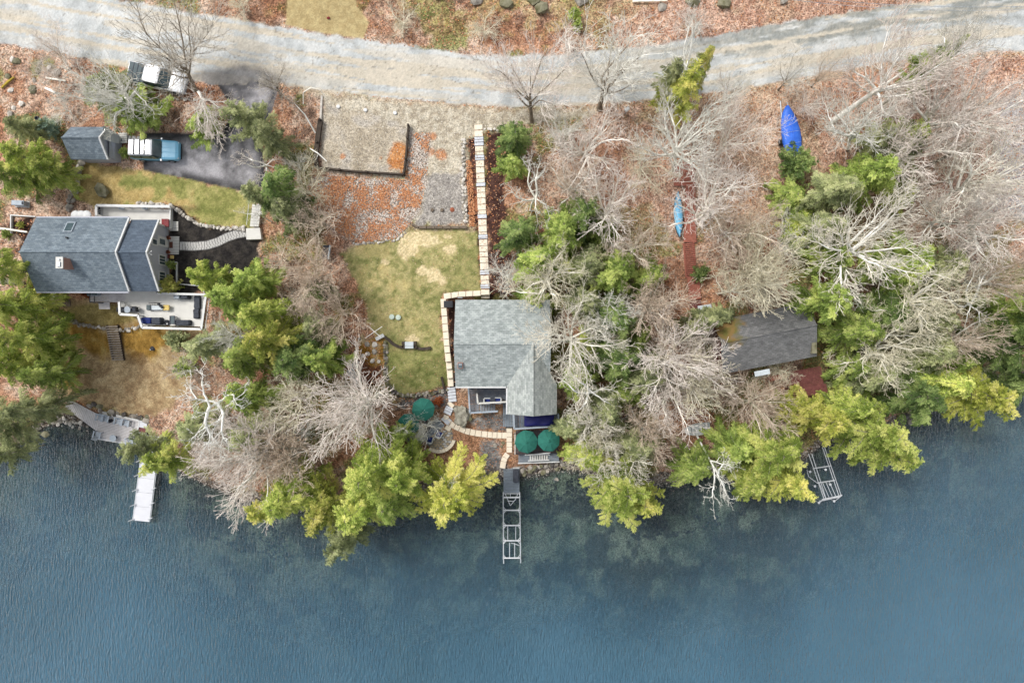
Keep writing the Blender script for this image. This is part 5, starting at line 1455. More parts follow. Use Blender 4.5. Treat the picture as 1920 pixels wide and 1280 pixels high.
sd = thing('stair_flight', 'short pale stair between the lower landing and the terrace deck', 'stairs', P(233, 556, ZL))
for i in range(4):
    b = MB(); b.box(P(231.5 + i * 1.2, 556, ZL + .08 + i * .1), (.3, .95, .05)); b.build('step', M['board_pale'], sd, world=True)

pn = thing('north_patio', 'pale flat patio with a white low wall on the road side of the grey house', 'patio', P(250, 398, Z0))
ZP = 5.25
b = MB(); b.prism([P(a, c, ZP)[:2] for a, c in ((180, 387), (319, 389), (318, 432), (296, 416), (180, 412))], ZP - .5, ZP); b.build('patio_floor', M['offwhite'], pn, world=True)
railing(pn, [(180, 410), (180, 385), (318, 387)], ZP, 1.0, cap=.24)
b = MB(); bar(b, P(319, 388, ZP + .5), P(318, 428, ZP + .5), .1, .5); b.build('side_wall', M['white'], pn, world=True)
bn = MB()
for x0_ in (228, 272):
    bn.box(P(x0_, 391, ZP + .25), (.5, .16, .12), rz=-.1)
bn.build('lamp', M['greyblue'], pn, world=True)
t = thing('folding_rack', 'dark slatted folding rack in the corner of the road-side patio', 'rack', P(184, 394, ZP))
for i in range(6):
    b = MB(); b.box(P(184.5, 388 + i * 2.3, ZP + .5), (.34, .05, .04)); b.build('slat', M['charcoal'], t, world=True)
for dx in (-.17, .17):
    b = MB(); b.box(up3(P(184.5, 394, ZP + .26), 0), (.04, .75, .5)) if dx < 0 else b.box((P(184.5, 394, 0 + ZP)[0] + dx, P(184.5, 394, ZP)[1], ZP + .26), (.04, .75, .5)); b.build('side_frame', M['charcoal'], t, world=True)

# storage box (red) and entry decks
t = thing('storage_box', 'dark red storage box with a ridged lid on the patio by the gable', 'box', P(311, 418, ZP))
b = MB(); b.box(P(311, 418, ZP + .3), (.6, .72, .6), bev=.03); b.build('body', M['red'], t, world=True)
b = MB(); b.hexa([P(304.6, 425, ZP + .6), P(317.4, 425, ZP + .6), P(317.4, 411, ZP + .6), P(304.6, 411, ZP + .6)], [P(306.5, 425, ZP + .72), P(316, 425, ZP + .7), P(316, 411, ZP + .7), P(306.5, 411, ZP + .72)]); b.build('lid', M['red'], t, world=True)
t = thing('side_landing', 'small pale boarded landing at the upper corner of the gable wall', 'deck', P(328, 424, ZP))
planks(t, quad([(319, 415), (334, 415), (334, 433), (319, 433)], ZP - .1), 6, .05, M['offwhite'])
b = MB(); b.box(P(336, 424, ZP - .3), (.22, .95, .05)); b.build('step', M['offwhite'], t, world=True)
posts(t, [P(a, c, ZP)[:2] for a, c in ((320, 431), (333, 431), (333, 417))], ZP - .15, m='black')
t = thing('entry_porch', 'pale boarded entry porch in front of the white gable door', 'porch', P(327, 460, ZP))
ZQ = ZP - .02
planks(t, quad([(317, 443), (336, 443), (335, 477), (316, 477)], ZQ), 12, .06, M['offwhite'])
posts(t, [P(a, c, ZP)[:2] for a, c in ((318, 475), (334, 475), (334, 445))], ZQ - .06, m='black')
t = thing('doormat', 'brown doormat in front of the white gable door', 'mat', P(320, 459, ZQ))
b = MB(); b.box(P(320.5, 459, ZQ + .02), (.36, .62, .03), bev=.01); b.build('pile', M['brown_mat'], t, world=True)
for (px, py, lab) in ((318.5, 446.5, 'terracotta pot with dark plant above the doormat'), (317.5, 473, 'terracotta pot below the doormat')):
    t = thing('plant_pot', lab, 'pot', P(px, py, ZQ)); x, y, z = P(px, py, ZQ + .01)
    b = MB(); b.lathe((x, y, z), [(.12, 0), (.17, .28), (.19, .3), (.19, .34), (.14, .34), (.13, .26)], 10); b.build('pot', M['terracotta'], t, world=True)
    b = MB()
    for k in range(12):
        a = k * 2.4; r = .05 + .09 * (k % 3) / 2
        b.hexa([(x + math.cos(a) * r - .03, y + math.sin(a) * r, z + .28), (x + math.cos(a) * r + .03, y + math.sin(a) * r, z + .28), (x + math.cos(a) * r + .03, y + math.sin(a) * r + .02, z + .28), (x + math.cos(a) * r - .03, y + math.sin(a) * r + .02, z + .28)],
               [(x + math.cos(a) * r * 1.8 - .01, y + math.sin(a) * r * 1.8, z + .45), (x + math.cos(a) * r * 1.8 + .01, y + math.sin(a) * r * 1.8, z + .45), (x + math.cos(a) * r * 1.8 + .01, y + math.sin(a) * r * 1.8 + .01, z + .45), (x + math.cos(a) * r * 1.8 - .01, y + math.sin(a) * r * 1.8 + .01, z + .45)])
    b.build('plant', M['step_side'], t, world=True)
t = thing('red_bench', 'small red bench with a cream cushion below the entry porch', 'bench', P(318, 481, Z0))
for i in range(3):
    b = MB(); b.box(P(317, 478.5 + i * 2.4, Z0 + .5), (.75, .09, .04)); b.build('slat', M['red'], t, world=True)
b = MB(); b.box(P(322.5, 482, Z0 + .58), (.38, .34, .1), bev=.03); b.build('cushion', M['yellow'], t, world=True)
for dx, dy in ((-.3, .1), (.3, .1), (-.3, -.14), (.3, -.14)):
    x, y, z = P(317, 481, Z0); b = MB(); b.box((x + dx, y + dy, Z0 + .2), (.05, .05, .6)); b.build('leg', M['red'], t, world=True)
t = thing('planter_frame', 'white low frame round the bed along the gable wall', 'border', P(325, 500, Z0))
for a, c in (((318, 492), (333, 492)), ((333, 492), (333, 533)), ((317, 492), (317, 526)), ((333, 532), (384, 537)), ((384, 537), (384, 549))):
    b = MB(); bar(b, PG(*a, .25), PG(*c, .25), .1, .3); b.build('board', M['white'], t, world=True)
t = thing('garden_edge_rail', 'white low rail behind the bed at the back of the grey house', 'rail', PG(45, 405))
for a, c in (((23, 404), (70, 407)), ((24, 404), (24, 438))):
    b = MB(); bar(b, PG(*a, .3), PG(*c, .3), .09, .3); b.build('board', M['white'], t, world=True)
t = thing('fallen_trunk', 'pale straight fallen trunk pointing at the back wall of the grey house', 'log', PG(25, 432))
b = MB(); b.tube([PG(-10, 428, .25), PG(20, 431, .3), PG(55, 436, .3)], [.13, .11, .08], 8); b.build('log', BK['cream'], t, world=True)
t = thing('fallen_trunk', 'grey fallen trunk entering under the west corner of the grey house', 'log', PG(40, 530))
b = MB(); b.tube([PG(30, 530, 2.2), PG(66, 534, 1.6)], [.3, .24], 8); b.build('log', BK['trunk'], t, world=True)
t = thing('ac_unit', 'pale grey air conditioning unit at the left edge behind the grey house', 'air conditioner', PG(43, 383))
x, y, z = PG(43, 383)
b = MB(); b.box((x, y, z + .4), (1.25, .5, .75), rz=-.05, bev=.05); b.build('casing', M['greyblue'], t, world=True)
b = MB(); b.box((x + .5, y - .03, z + .79), (.12, .3, .04), rz=-.05); b.build('grille', M['charcoal'], t, world=True)
b = MB(); b.box((x, y, z + .02), (1.4, .65, .1), rz=-.05); b.build('pad', M['paver'], t, world=True)
t = thing('patio_umbrella', 'white scalloped canopy edge showing behind the north eave of the grey house', 'awning', P(150, 404, ZP + 2))
for i in range(3):
    a = P(142 + i * 10, 404, Z0 + 2.3); b = MB(); b.lathe(a, [(.5, 0), (.42, .08), (.05, .16)], 12); b.build('scallop', M['white'], t, world=True)
a = P(152, 404, Z0 + 2.3); b = MB(); b.box((a[0], a[1], Z0 + 1.1), (.07, .07, 2.4)); b.build('pole', M['white'], t, world=True)

# ---- the small shed ---------------------------------------------------------------
zs = PG(185, 280)[2]
sh = thing('garden_shed', 'small grey shed with slate shingle roof and white trim beside the blue car', 'shed', P(175, 270, zs))
ZsE, ZsR = zs + 2.1, zs + 3.5
sx0, sx1 = P(133, 0, ZsE)[0], P(200.5, 0, ZsE)[0]
sn, ss_, sr = P(0, 238, ZsE)[1], P(0, 299, ZsE)[1], P(0, 258, ZsR)[1]
gable_roof(sh, sx0, sx1, sn, ss_, sr, ZsE, ZsR, M['roof1'], M['white'], .12)
w = MB(); gable_walls(w, sx0 + .2, sx1 - .05, ss_ + .25, sn - .25, zs - .5, ZsE, ZsR - .15, sr); w.build('wall', M['grey_siding'], sh, world=True)
# east lean-to wall panel with the white door
w = MB(); bx0, bx1 = sx1 + .16, P(224, 0, zs + .6)[0]
w.prism([(bx0, ss_ + .2), (bx1 - .2, ss_ + .2), (bx1, ss_ + 1.6), (bx1, sn - .5), (bx0, sn - .3)], [zs - .4] * 5, [ZsE - .1, zs + 1.2, zs + 1.3, zs + 1.3, ZsE - .1]); w.build('side_wall', M['grey_siding'], sh, world=True)
d_ = MB(); zz = lambda x: ZsE - .1 + (zs + 1.3 - ZsE + .1) * (x - bx0) / (bx1 - bx0) + .03
qa = [P(203, 266, ZsE - .2)[:2], P(222, 269, zs + 1)[:2], P(222, 252, zs + 1)[:2], P(203, 240, ZsE - .2)[:2]]
d_.hexa([(a, b_, zz(a)) for a, b_ in qa], [(a, b_, zz(a) + .05) for a, b_ in qa]); do_ = d_.build('door', M['white'], sh, world=True)
w = MB(); bar(w, (bx0 + .02, ss_ + .2, ZsE - .02), (bx1 - .2, ss_ + .14, zs + 1.27), .12, .14); w.build('trim', M['white'], sh, world=True)
d_ = MB(); cxp = sum(a for a, _ in qa) / 4; cyp = sum(b_ for _, b_ in qa) / 4
d_.box((cxp - .2, cyp + .15, zz(cxp - .2) + .06), (.1, .55, .05)); d_.build('window_slot', M['glass'], sh, world=True)
d_ = MB(); d_.box((cxp + .3, cyp - .1, zz(cxp + .3) + .06), (.09, .6, .05)); d_.build('window_slot', M['glass'], sh, world=True)
t = thing('ramp', 'pale ramp platform at the shed door', 'ramp', PG(230, 258)); z = gz(*PG(230, 258)[:2]) + .35
planks(t, quad([(222, 248), (238, 249), (238, 268), (222, 269)], z), 5, .08, M['offwhite'])
t = thing('stepping_stones', 'three square pavers between the shed ramp and the driveway', 'paving', PG(252, 258))
for i in range(3):
    b = MB(); b.box(PG(243 + i * 9, 259 + i * .5, .05), (.38, .42, .1), bev=.02); b.build('paver', M['paver'], t, world=True)

# ---- the centre house ---------------------------------------------------------------
zc = PG(900, 650)[2] - .1
ZcE, ZcR = zc + 3.2, zc + 5.2
h2 = thing('lake_house', 'big house with a pale grey cross-gabled shingle roof in the centre', 'house', P(940, 650, zc))
cx0, cx1 = P(854, 0, ZcE)[0], P(1031, 0, ZcE)[0]
cn, cs, cr = P(0, 562, ZcE)[1], P(0, 725, ZcE)[1], P(0, 645, ZcR)[1]
a = MB(); slab(a, (cx0, cn, ZcE), (cx1, cn, ZcE), (cx1, cr, ZcR), (cx0, cr, ZcR), .16); rn = a.build('roof_slope', M['roof2'], h2, world=True)
a = MB(); slab(a, (cx0, cr, ZcR), (cx1, cr, ZcR), (cx1, cs, ZcE), (cx0, cs, ZcE), .16); rs = a.build('roof_slope', M['roof2'], h2, world=True)
a = MB(); a.tube([(cx0, cr, ZcR + .01), (cx1, cr, ZcR + .01)], .06, 6); a.build('ridge_cap', M['roof2'], rn, world=True)
# south wing, ridge runs north-south
wx0, wx1 = P(951, 0, ZcE)[0], P(1044, 0, ZcE)[0]; wxr = P(1000, 0, ZcR)[0]
ws_ = P(0, 776, ZcE)[1]
a = MB(); slab(a, (wx0, ws_, ZcE + .02), (wxr, ws_, ZcR + .03), (wxr, cr, ZcR + .03), (wx0, cr - (cr - cs) * .98, ZcE + .04), .16); wl = a.build('roof_slope', M['roof2w'], h2, world=True)
a = MB(); slab(a, (wxr, ws_, ZcR + .03), (wx1, ws_, ZcE + .02), (wx1, cs + .3, ZcE + .1), (wxr, cr, ZcR + .03), .16); a.build('roof_slope', M['roof2w'], h2, world=True)
a = MB(); a.tube([(wxr, ws_, ZcR + .05), (wxr, cr + .1, ZcR + .05)], .06, 6); a.build('ridge_cap', M['roof2w'], wl, world=True)
w = MB(); gable_walls(w, cx0 + .35, cx1 - .35, cs + .4, cn - .4, zc - 1.5, ZcE, ZcR - .15, cr); w.build('wall', M['siding2'], h2, world=True)
w = MB()
w.box(((wx0 + wx1) / 2, ws_ + .6, (zc - 2 + ZcE) / 2), (wx1 - wx0 - .6, .2, ZcE - zc + 2))
for x in (wx0 + .4, wx1 - .4): w.box((x, (ws_ + .5 + cs + .4) / 2, (zc - 2 + ZcE) / 2 - .02), (.2, cs - ws_ - .3, ZcE - zc + 1.96))
w.loft([[(wx0 + .3, ws_ + .5, ZcE), (wx1 - .3, ws_ + .5, ZcE), (wxr, ws_ + .5, ZcR - .15)], [(wx0 + .3, ws_ + .7, ZcE), (wx1 - .3, ws_ + .7, ZcE), (wxr, ws_ + .7, ZcR - .15)]][::-1], True)
w.build('wall', M['siding2'], h2, world=True)
w = MB(); w.box(((cx0 + wx0) / 2, cs - .05, ZcE + .0), (wx0 - cx0, .12, .12)); w.build('gutter', M['white'], h2, world=True)
w = MB(); w.box((wx0 - .05, (ws_ + cs) / 2, ZcE + .0), (.12, cs - ws_, .12)); w.build('gutter', M['white'], h2, world=True)
for (px0, px1) in ((885, 900), (915, 935)):
    window(h2, Vector((0, cs + .4, zc)), Vector((1, 0, 0)), Vector((0, 0, 1)), Vector((0, -1, 0)), P(px0, 0, zc + 1)[0], P(px1, 0, zc + 1)[0], .8, 2.2, 1)
for (px0, px1) in ((966, 985), (1005, 1028)):
    window(h2, Vector((0, ws_ + .5, zc)), Vector((1, 0, 0)), Vector((0, 0, 1)), Vector((0, -1, 0)), P(px0, 0, zc + 1)[0], P(px1, 0, zc + 1)[0], .5, 2.3, 1)
a = P(864, 685, ZcE + 1.25)
ch = MB(); ch.box((a[0] - .05, a[1], ZcE + .6), (.5, .6, 1.5)); cho = ch.build('chimney', M['brick'], h2, world=True)
ch = MB(); ch.box((a[0] - .05, a[1], ZcE + 1.38), (.38, .46, .1)); ch.build('flue', M['glass'], cho, world=True)
ch = MB(); ch.box((a[0] - .02, a[1] + .1, ZcE + 1.45), (.3, .12, .06)); ch.build('cap', M['steel'], cho, world=True)

ZB = zc + .3          # upper balcony
t = thing('balcony_deck', 'grey-blue boarded porch deck in the corner of the big grey roof', 'deck', P(915, 745, ZB))
planks(t, quad([(878, 722), (878, 776), (895, 776), (895, 722)], ZB)[0:0] + [P(880, 724, ZB), P(952, 724, ZB), P(952, 757, ZB), P(880, 757, ZB)], 14, .05, M['board_grey_d'])
planks(t, [P(880, 757.3, ZB), P(898, 757.3, ZB), P(898, 773, ZB), P(880, 773, ZB)], 7, .05, M['board_grey'])
railing(t, [(878, 726), (881, 774), (933, 771)], ZB, .95, m='greyblue', cap=.16)
railing(t, [(894, 738), (896, 756), (951, 753)], ZB, .95, m='offwhite', cap=.16)
posts(t, [P(a_, c_, ZB)[:2] for a_, c_ in ((881, 730), (881, 772), (930, 756), (896, 772))], ZB - .05, m='siding2')
for i in range(10):
    b = MB(); b.box(P(900.5 + i * 3.0, 765, ZB - .12 - i * .14), (.10, .85, .04)); b.build('step', M['greyblue'], t, world=True)
sw = thing('side_walkway', 'narrow grey-blue boarded walkway beside the south wing', 'deck', P(948, 780, ZB - 1.5))
ZW = ZB - 1.55
planks(sw, [P(943, 757, ZW), P(943, 800, ZW), P(962, 800, ZW), P(962, 757, ZW)], 6, .05, M['board_grey'])
posts(sw, [P(a_, c_, ZW)[:2] for a_, c_ in ((944, 798), (960, 798), (944, 760))], ZW - .05, m='board_grey')
so = thing('south_deck', 'grey-blue deck with a raised rim at the lake end of the south wing', 'deck', P(1003, 790, ZW))
ZS = zc - .6
planks(so, [P(963, 776, ZS), P(963, 802, ZS), P(1046, 799, ZS), P(1046, 776, ZS)], 26, .05, M['board_grey_d'])
railing(so, [(963, 776), (964, 804), (1047, 799), (1047, 776)], ZS, .8, m='greyblue', cap=.16)
posts(so, [P(a_, c_, ZS)[:2] for a_, c_ in ((966, 800), (1005, 799), (1043, 797))], ZS - .05, m='siding2')
t = thing('blue_tarp', 'navy blue tarp lying over the south deck', 'tarp', P(1010, 789, ZS + .5))
b = MB(); nx_, ny_ = 10, 6
vs = []
for j in range(ny_ + 1):
    for i in range(nx_ + 1):
        x, y, z = P(983 + 56 * i / nx_, 778 + 21 * j / ny_, ZS + .45)
        vs.append((x, y, z + .12 * math.sin(i * 1.3 + j) + (.15 if 0 < i < nx_ and 0 < j < ny_ else -.1)))
fs = [(j * (nx_ + 1) + i, (j + 1) * (nx_ + 1) + i, (j + 1) * (nx_ + 1) + i + 1, j * (nx_ + 1) + i + 1) for j in range(ny_) for i in range(nx_)]
n_v = len(vs)
b.add(vs + [up3(v, -.03) for v in vs], fs + [tuple(n_v + k for k in f[::-1]) for f in fs]); b.build('sheet', M['tarp_navy'], t, world=True, smooth=True)

# ---- the cabin --------------------------------------------------------------------
zk = PG(1450, 660)[2]
ZkE, ZkR = zk + 2.6, zk + 3.9
h3 = thing('mossy_cabin', 'low cabin with a dark grey shingle roof, moss on its upper left corner', 'cabin', P(1445, 650, zk))
rl, rr_ = Vector(P(1352, 643, ZkR)), Vector(P(1532, 609, ZkR))
el, er = Vector(P(1372, 711, ZkE)), Vector(P(1534, 678, ZkE))
nl, nr = Vector(P(1338, 606, ZkE)), Vector(P(1500, 588, ZkE))
ax = (rr_ - rl).normalized(); perp = Vector((-ax.y, ax.x, 0))
wS, wN = 3.05, 2.2
el = rl - perp * wS + Vector((0, 0, ZkE - ZkR)); er = rr_ - perp * wS + Vector((0, 0, ZkE - ZkR))
nl = rl + perp * wN + Vector((0, 0, ZkE - ZkR)); nr = rr_ + perp * wN + Vector((0, 0, ZkE - ZkR))
a = MB(); slab(a, el, er, rr_, rl, .14); a.build('roof_slope', M['roof3'], h3, world=True)
a = MB(); slab(a, rl, rr_, nr, nl, .14); k3 = a.build('roof_slope', M['roof3'], h3, world=True)
a = MB(); a.tube([tuple(rl), tuple(rr_)], .09, 6); a.build('ridge_cap', M['roof3'], k3, world=True)
w = MB(); i_ = .3
A0, A1, B0, B1 = el + ax * i_ + perp * i_, er - ax * i_ + perp * i_, nl + ax * i_ - perp * i_, nr - ax * i_ - perp * i_
for q0, q1 in ((A0, A1), (B0, B1)):
    bar(w, (q0.x, q0.y, ZkE - .05), (q1.x, q1.y, ZkE - .05), .2, ZkE - zk + 1.2)
for q0, q1, rg in ((A0, B0, rl + ax * i_), (A1, B1, rr_ - ax * i_)):
    pr = [(q0.x, q0.y, zk - 1.2), (q1.x, q1.y, zk - 1.2), (q1.x, q1.y, ZkE - .06), (rg.x, rg.y, ZkR - .16), (q0.x, q0.y, ZkE - .06)]
    w.loft([pr, [tuple(Vector(p) + ax * .18) for p in pr]], True)
w.build('wall', M['siding3'], h3, world=True)
for f0, f1 in ((.35, .45), (.6, .72)):
    o_ = Vector((A0.x, A0.y, zk)) - perp * .1
    L = (A1 - A0).length
    window(h3, o_, Vector((ax.x, ax.y, 0)).normalized(), Vector((0, 0, 1)), -perp, L * f0, L * f1, .8, 1.9, 1)
t = thing('metal_awning', 'pale corrugated metal sheet at the south eave of the mossy cabin', 'awning', P(1430, 703, ZkE))
a = MB(); q0 = Vector(P(1416, 706, ZkE + .1)); 
for k in range(8):
    s0 = q0 + ax * (k * .19)
    slab(a, s0 + perp * .5, s0 + ax * .15 + perp * .5, s0 + ax * .15, s0, .05)
slab(a, q0 + perp * .5 + Vector((0, 0, -.03)), q0 + ax * 1.5 + perp * .5 + Vector((0, 0, -.03)), q0 + ax * 1.5 + Vector((0, 0, -.03)), q0 + Vector((0, 0, -.03)), .03)
a.build('sheet', M['sheet'], t, world=True)
t = thing('metal_sheet', 'white rectangular panel lying at the foot of the red stairs', 'panel', PG(1319, 578))
a = MB(); c_ = Vector(PG(1319, 578, .5)); rx = Vector((math.cos(.16), math.sin(.16), 0)); ry = Vector((-rx.y, rx.x, 0))
slab(a, c_ - rx * .68 - ry * .32, c_ + rx * .68 - ry * .32, c_ + rx * .68 + ry * .32, c_ - rx * .68 + ry * .32, .08); a.build('top', M['sheet'], t, world=True)
a = MB(); a.box((c_.x, c_.y, c_.z - .35), (.9, .4, .6), rz=.16); a.build('base', M['charcoal'], t, world=True)
ch_ = MB(); a = Vector(P(1527, 652, ZkE + .6)); ch_.box((a.x, a.y, ZkE), (.45, 1.1, 1.2), rz=math.radians(2)); ch_.build('chimney', M['rock_moss'], h3, world=True)
t = thing('red_chair', 'pinkish-red chair standing at the east end of the mossy cabin', 'chair', PG(1540, 638))
a = Vector(PG(1541, 638)); b = MB(); b.box((a.x, a.y, a.z + .42), (.5, .5, .05), rz=.3); b.build('seat', M['board_red'], t, world=True)
b = MB(); b.box((a.x - .2, a.y + .1, a.z + .7), (.08, .5, .6), rz=.3); b.build('backrest', M['board_red'], t, world=True)
for dx, dy in ((-.2, -.2), (.2, -.2), (-.2, .2), (.2, .2)):
    b = MB(); b.box((a.x + dx, a.y + dy, a.z + .2), (.05, .05, .42)); b.build('leg', M['board_red'], t, world=True)
rd = thing('red_deck', 'red stained board deck on the lake side of the mossy cabin', 'deck', P(1515, 710, zk - .4))
ZD = zk - .3
d0 = Vector(P(1478, 702, ZD)); 
def dq(p0, L, W): 
    p = Vector(p0); return [tuple(p), tuple(p + ax2 * L), tuple(p + ax2 * L - pp2 * W), tuple(p - pp2 * W)]
ax2 = Vector((ax.x, ax.y, 0)).normalized(); pp2 = Vector((-ax2.y, ax2.x, 0))
planks(rd, dq(P(1480, 697, ZD), 3.2, 2.2), 16, .05, M['board_red'])
planks(rd, dq(P(1498, 728, ZD - .02), 2.8, .9), 6, .05, M['board_red'])
planks(rd, dq(P(1440, 706, ZD - .01), 1.9, .5), 4, .05, M['board_brown'])
posts(rd, [tuple(Vector(P(a_, c_, ZD)[:2])) for a_, c_ in ((1484, 730), (1510, 740), (1540, 730))], ZD - .05, m='board_red')
rd2 = thing('lower_red_deck', 'small red board deck showing between the evergreens right of the mossy cabin', 'deck', P(1578, 720, ZD - .4))
planks(rd2, dq(P(1566, 709, ZD - .4), 1.5, 1.3), 9, .05, M['board_red'])
rail = thing('plank_rail', 'weathered plank rail with a red post left of the cabin awning', 'rail', P(1385, 715, zk))
b = MB(); bar(b, P(1357, 722, zk + 1.0), P(1400, 711, zk + 1.0), .14, .1); b.build('rail', M['timber_grey'], rail, world=True)
for (a_, c_) in ((1357, 722), (1400, 711)):
    p = P(a_, c_, zk + .9); b = MB(); b.box((p[0], p[1], p[2] - .9), (.12, .12, 1.8)); b.build('post', M['board_red'], rail, world=True)

# ------------------------------------------------------------------ paths, steps, walls
def path_cells(line, width_px, cell, dz=.06, jit=.15):
    """split a polyline (photo points) into slab quads on the ground"""
    pts = [Vector((a, b)) for a, b in line]
    seg = [(pts[i + 1] - pts[i]).length for i in range(len(pts) - 1)]
    tot = sum(seg)
    def at(s):
        s = max(0, min(tot, s))
        for i, l in enumerate(seg):
            if s <= l or i == len(seg) - 1:
                t = s / l; p = pts[i].lerp(pts[i + 1], t)
                d0 = (pts[i + 1] - pts[i]).normalized()
                d1 = (pts[min(i + 2, len(pts) - 1)] - pts[min(i + 1, len(pts) - 2)]).normalized() if t > .5 else (pts[i + 1] - pts[i]).normalized()
                dm = (pts[i] - pts[max(0, i - 1)]).normalized() if (t < .5 and i > 0) else d0
                d = (d0 * (1 - abs(t - .5)) + (d1 if t > .5 else dm) * abs(t - .5)).normalized()
                return p, d
            s -= l
    out = []; s = 0
    while s < tot - cell * .3:
        e = min(tot, s + cell * random.uniform(1 - jit, 1 + jit))
        if tot - e < cell * .4: e = tot
        g = .35
        (p0, d0), (p1, d1) = at(s + g), at(e - g)
        n0 = Vector((-d0.y, d0.x)) * width_px / 2; n1 = Vector((-d1.y, d1.x)) * width_px / 2
        out.append([(p0 - n0), (p0 + n0), (p1 + n1), (p1 - n1)])
        s = e
    return out

def slab_path(parent, line, width, cell, m, name='slab', dz=.07, th=.16, flat=True):
    for c in path_cells(line, width, cell):
        q = [PG(p.x, p.y) for p in c]
        z = max(p[2] for p in q) if flat else None
        j = random.uniform(-.015, .015)
        if (q[1][0] - q[0][0]) * (q[2][1] - q[0][1]) - (q[1][1] - q[0][1]) * (q[2][0] - q[0][0]) < 0: q = q[::-1]
        top = [(p[0], p[1], (z if flat else p[2]) + dz + j) for p in q]
        # knock the corners in a little so the slabs look cut, not stamped
        cx = sum(p[0] for p in top) / 4; cy = sum(p[1] for p in top) / 4
        b = MB()
        tp = [(p[0] + (cx - p[0]) * random.uniform(.0, .06), p[1] + (cy - p[1]) * random.uniform(.0, .06), p[2]) for p in top]
        md = [(p[0], p[1], p[2] - .03) for p in top]
        b.loft([[(p[0], p[1], p[2] - th - (.2 if not flat else .25)) for p in top], md, [(a[0] + (cx - a[0]) * .04, a[1] + (cy - a[1]) * .04, a[2]) for a in tp]], True)
        b.build(name, m, parent, world=True)

sp = thing('stone_stair_path', 'long straight path of cream stone slabs with blue-grey steps down to the big grey roof', 'path', PG(905, 400))
x_at = lambda y: 897 + (y - 235) * (910 - 897) / (545 - 235)
runs = [(234, 257, 's'), (257, 274, 't'), (274, 291, 's'), (291, 301, 't'), (301, 343, 's'), (343, 350, 't'), (351, 402, 's'), (402, 410, 't'), (411, 440, 's'),
        (440, 448, 't'), (449, 506, 's'), (506, 515, 't'), (516, 533, 's'), (533, 541, 't'), (542, 560, 's')]
for y0, y1, k in runs:
    ln = [(x_at(y0), y0), (x_at(y1), y1)]
    if k == 's': slab_path(sp, ln, 15.5, 11, M['slab'], 'slab')
    else: slab_path(sp, ln, 17, 5.5, M['slab_grey'], 'step', dz=.12)
sp2 = thing('stone_side_path', 'cream stone slab path along the left wall of the big grey roof', 'path', PG(835, 640))
slab_path(sp2, [(902, 550), (862, 552), (832, 556)], 11, 14, M['slab'])
slab_path(sp2, [(831, 560), (834, 600), (838, 650), (843, 690), (846, 724)], 10.5, 15, M['slab'])
slab_path(sp2, [(846, 725), (849, 753)], 15, 5.6, M['slab_grey'], 'step', dz=.12)
slab_path(sp2, [(848, 755), (843, 761)], 13, 8, M['slab'])
slab_path(sp2, [(844, 762), (838, 776)], 15, 5, M['slab_grey'], 'step', dz=.12)
b = MB(); c_ = PG(863, 551, .12); b.box(c_, (.5, .85, .3), bev=.03); b.build('step', M['slab_grey'], sp2, world=True)
sp3 = thing('stone_curved_path', 'curved cream stone slab path from the garden deck to the dock', 'path', PG(890, 810))
slab_path(sp3, [(838, 778), (834, 786), (842, 793), (856, 800), (875, 808), (895, 812), (920, 815), (951, 816)], 11, 10.5, M['slab'])
slab_path(sp3, [(955, 802), (955, 848)], 10.5, 9.5, M['slab'])
slab_path(sp3, [(952, 850), (945, 860), (942, 877)], 10.5, 9, M['slab'])
slab_path(sp3, [(838, 806), (842, 799)], 11, 9, M['slab'])

wk = thing('paver_walk', 'curved grey paver walk between the entry porch and the white stair', 'path', PG(400, 460))
line = [(337, 461), (362, 462), (388, 460), (408, 454), (426, 445), (444, 439), (461, 436)]
def offs(line, o):
    out = []
    for i, p in enumerate(line):
        a = Vector(line[max(0, i - 1)]); c = Vector(line[min(len(line) - 1, i + 1)]); d = (c - a).normalized()
        out.append((p[0] - d.y * o, p[1] + d.x * o))
    return out
for o_, w_, m_, c_, nm in ((-7.6, 1.8, 'paver_edge', 4, 'edge_paver'), (7.6, 1.8, 'paver_edge', 4, 'edge_paver')):
    slab_path(wk, offs(line, o_), w_, c_, M[m_], nm, dz=.05, flat=False)
for o_ in (-5.4, -1.8, 1.8, 5.4):
    slab_path(wk, offs(line, o_), 3.5, 5.2, M['paver'], 'paver', dz=.05, flat=False)

t = thing('white_stair', 'white stair and landing at the driveway corner above the black mulch', 'stairs', PG(478, 420))
z_ = PG(478, 436)[2]
b = MB(); b.prism([P(a, c, z_ + .5)[:2] for a, c in ((461, 428), (487, 427), (490, 448), (462, 449))], z_ - .2, z_ + .5); b.build('landing', M['offwhite'], t, world=True)
for i in range(8):
    b = MB(); b.box(PG(481 + i * .6, 424 - i * 5.2, .45), (.85, .26, .25)); b.build('step', M['offwhite'], t, world=True)
for dx in (-9, 9):
    b = MB(); b.tube([PG(481 + dx, 426, 1.3), PG(486 + dx, 380, 1.3)], .03, 5); b.build('handrail', M['white'], t, world=True)

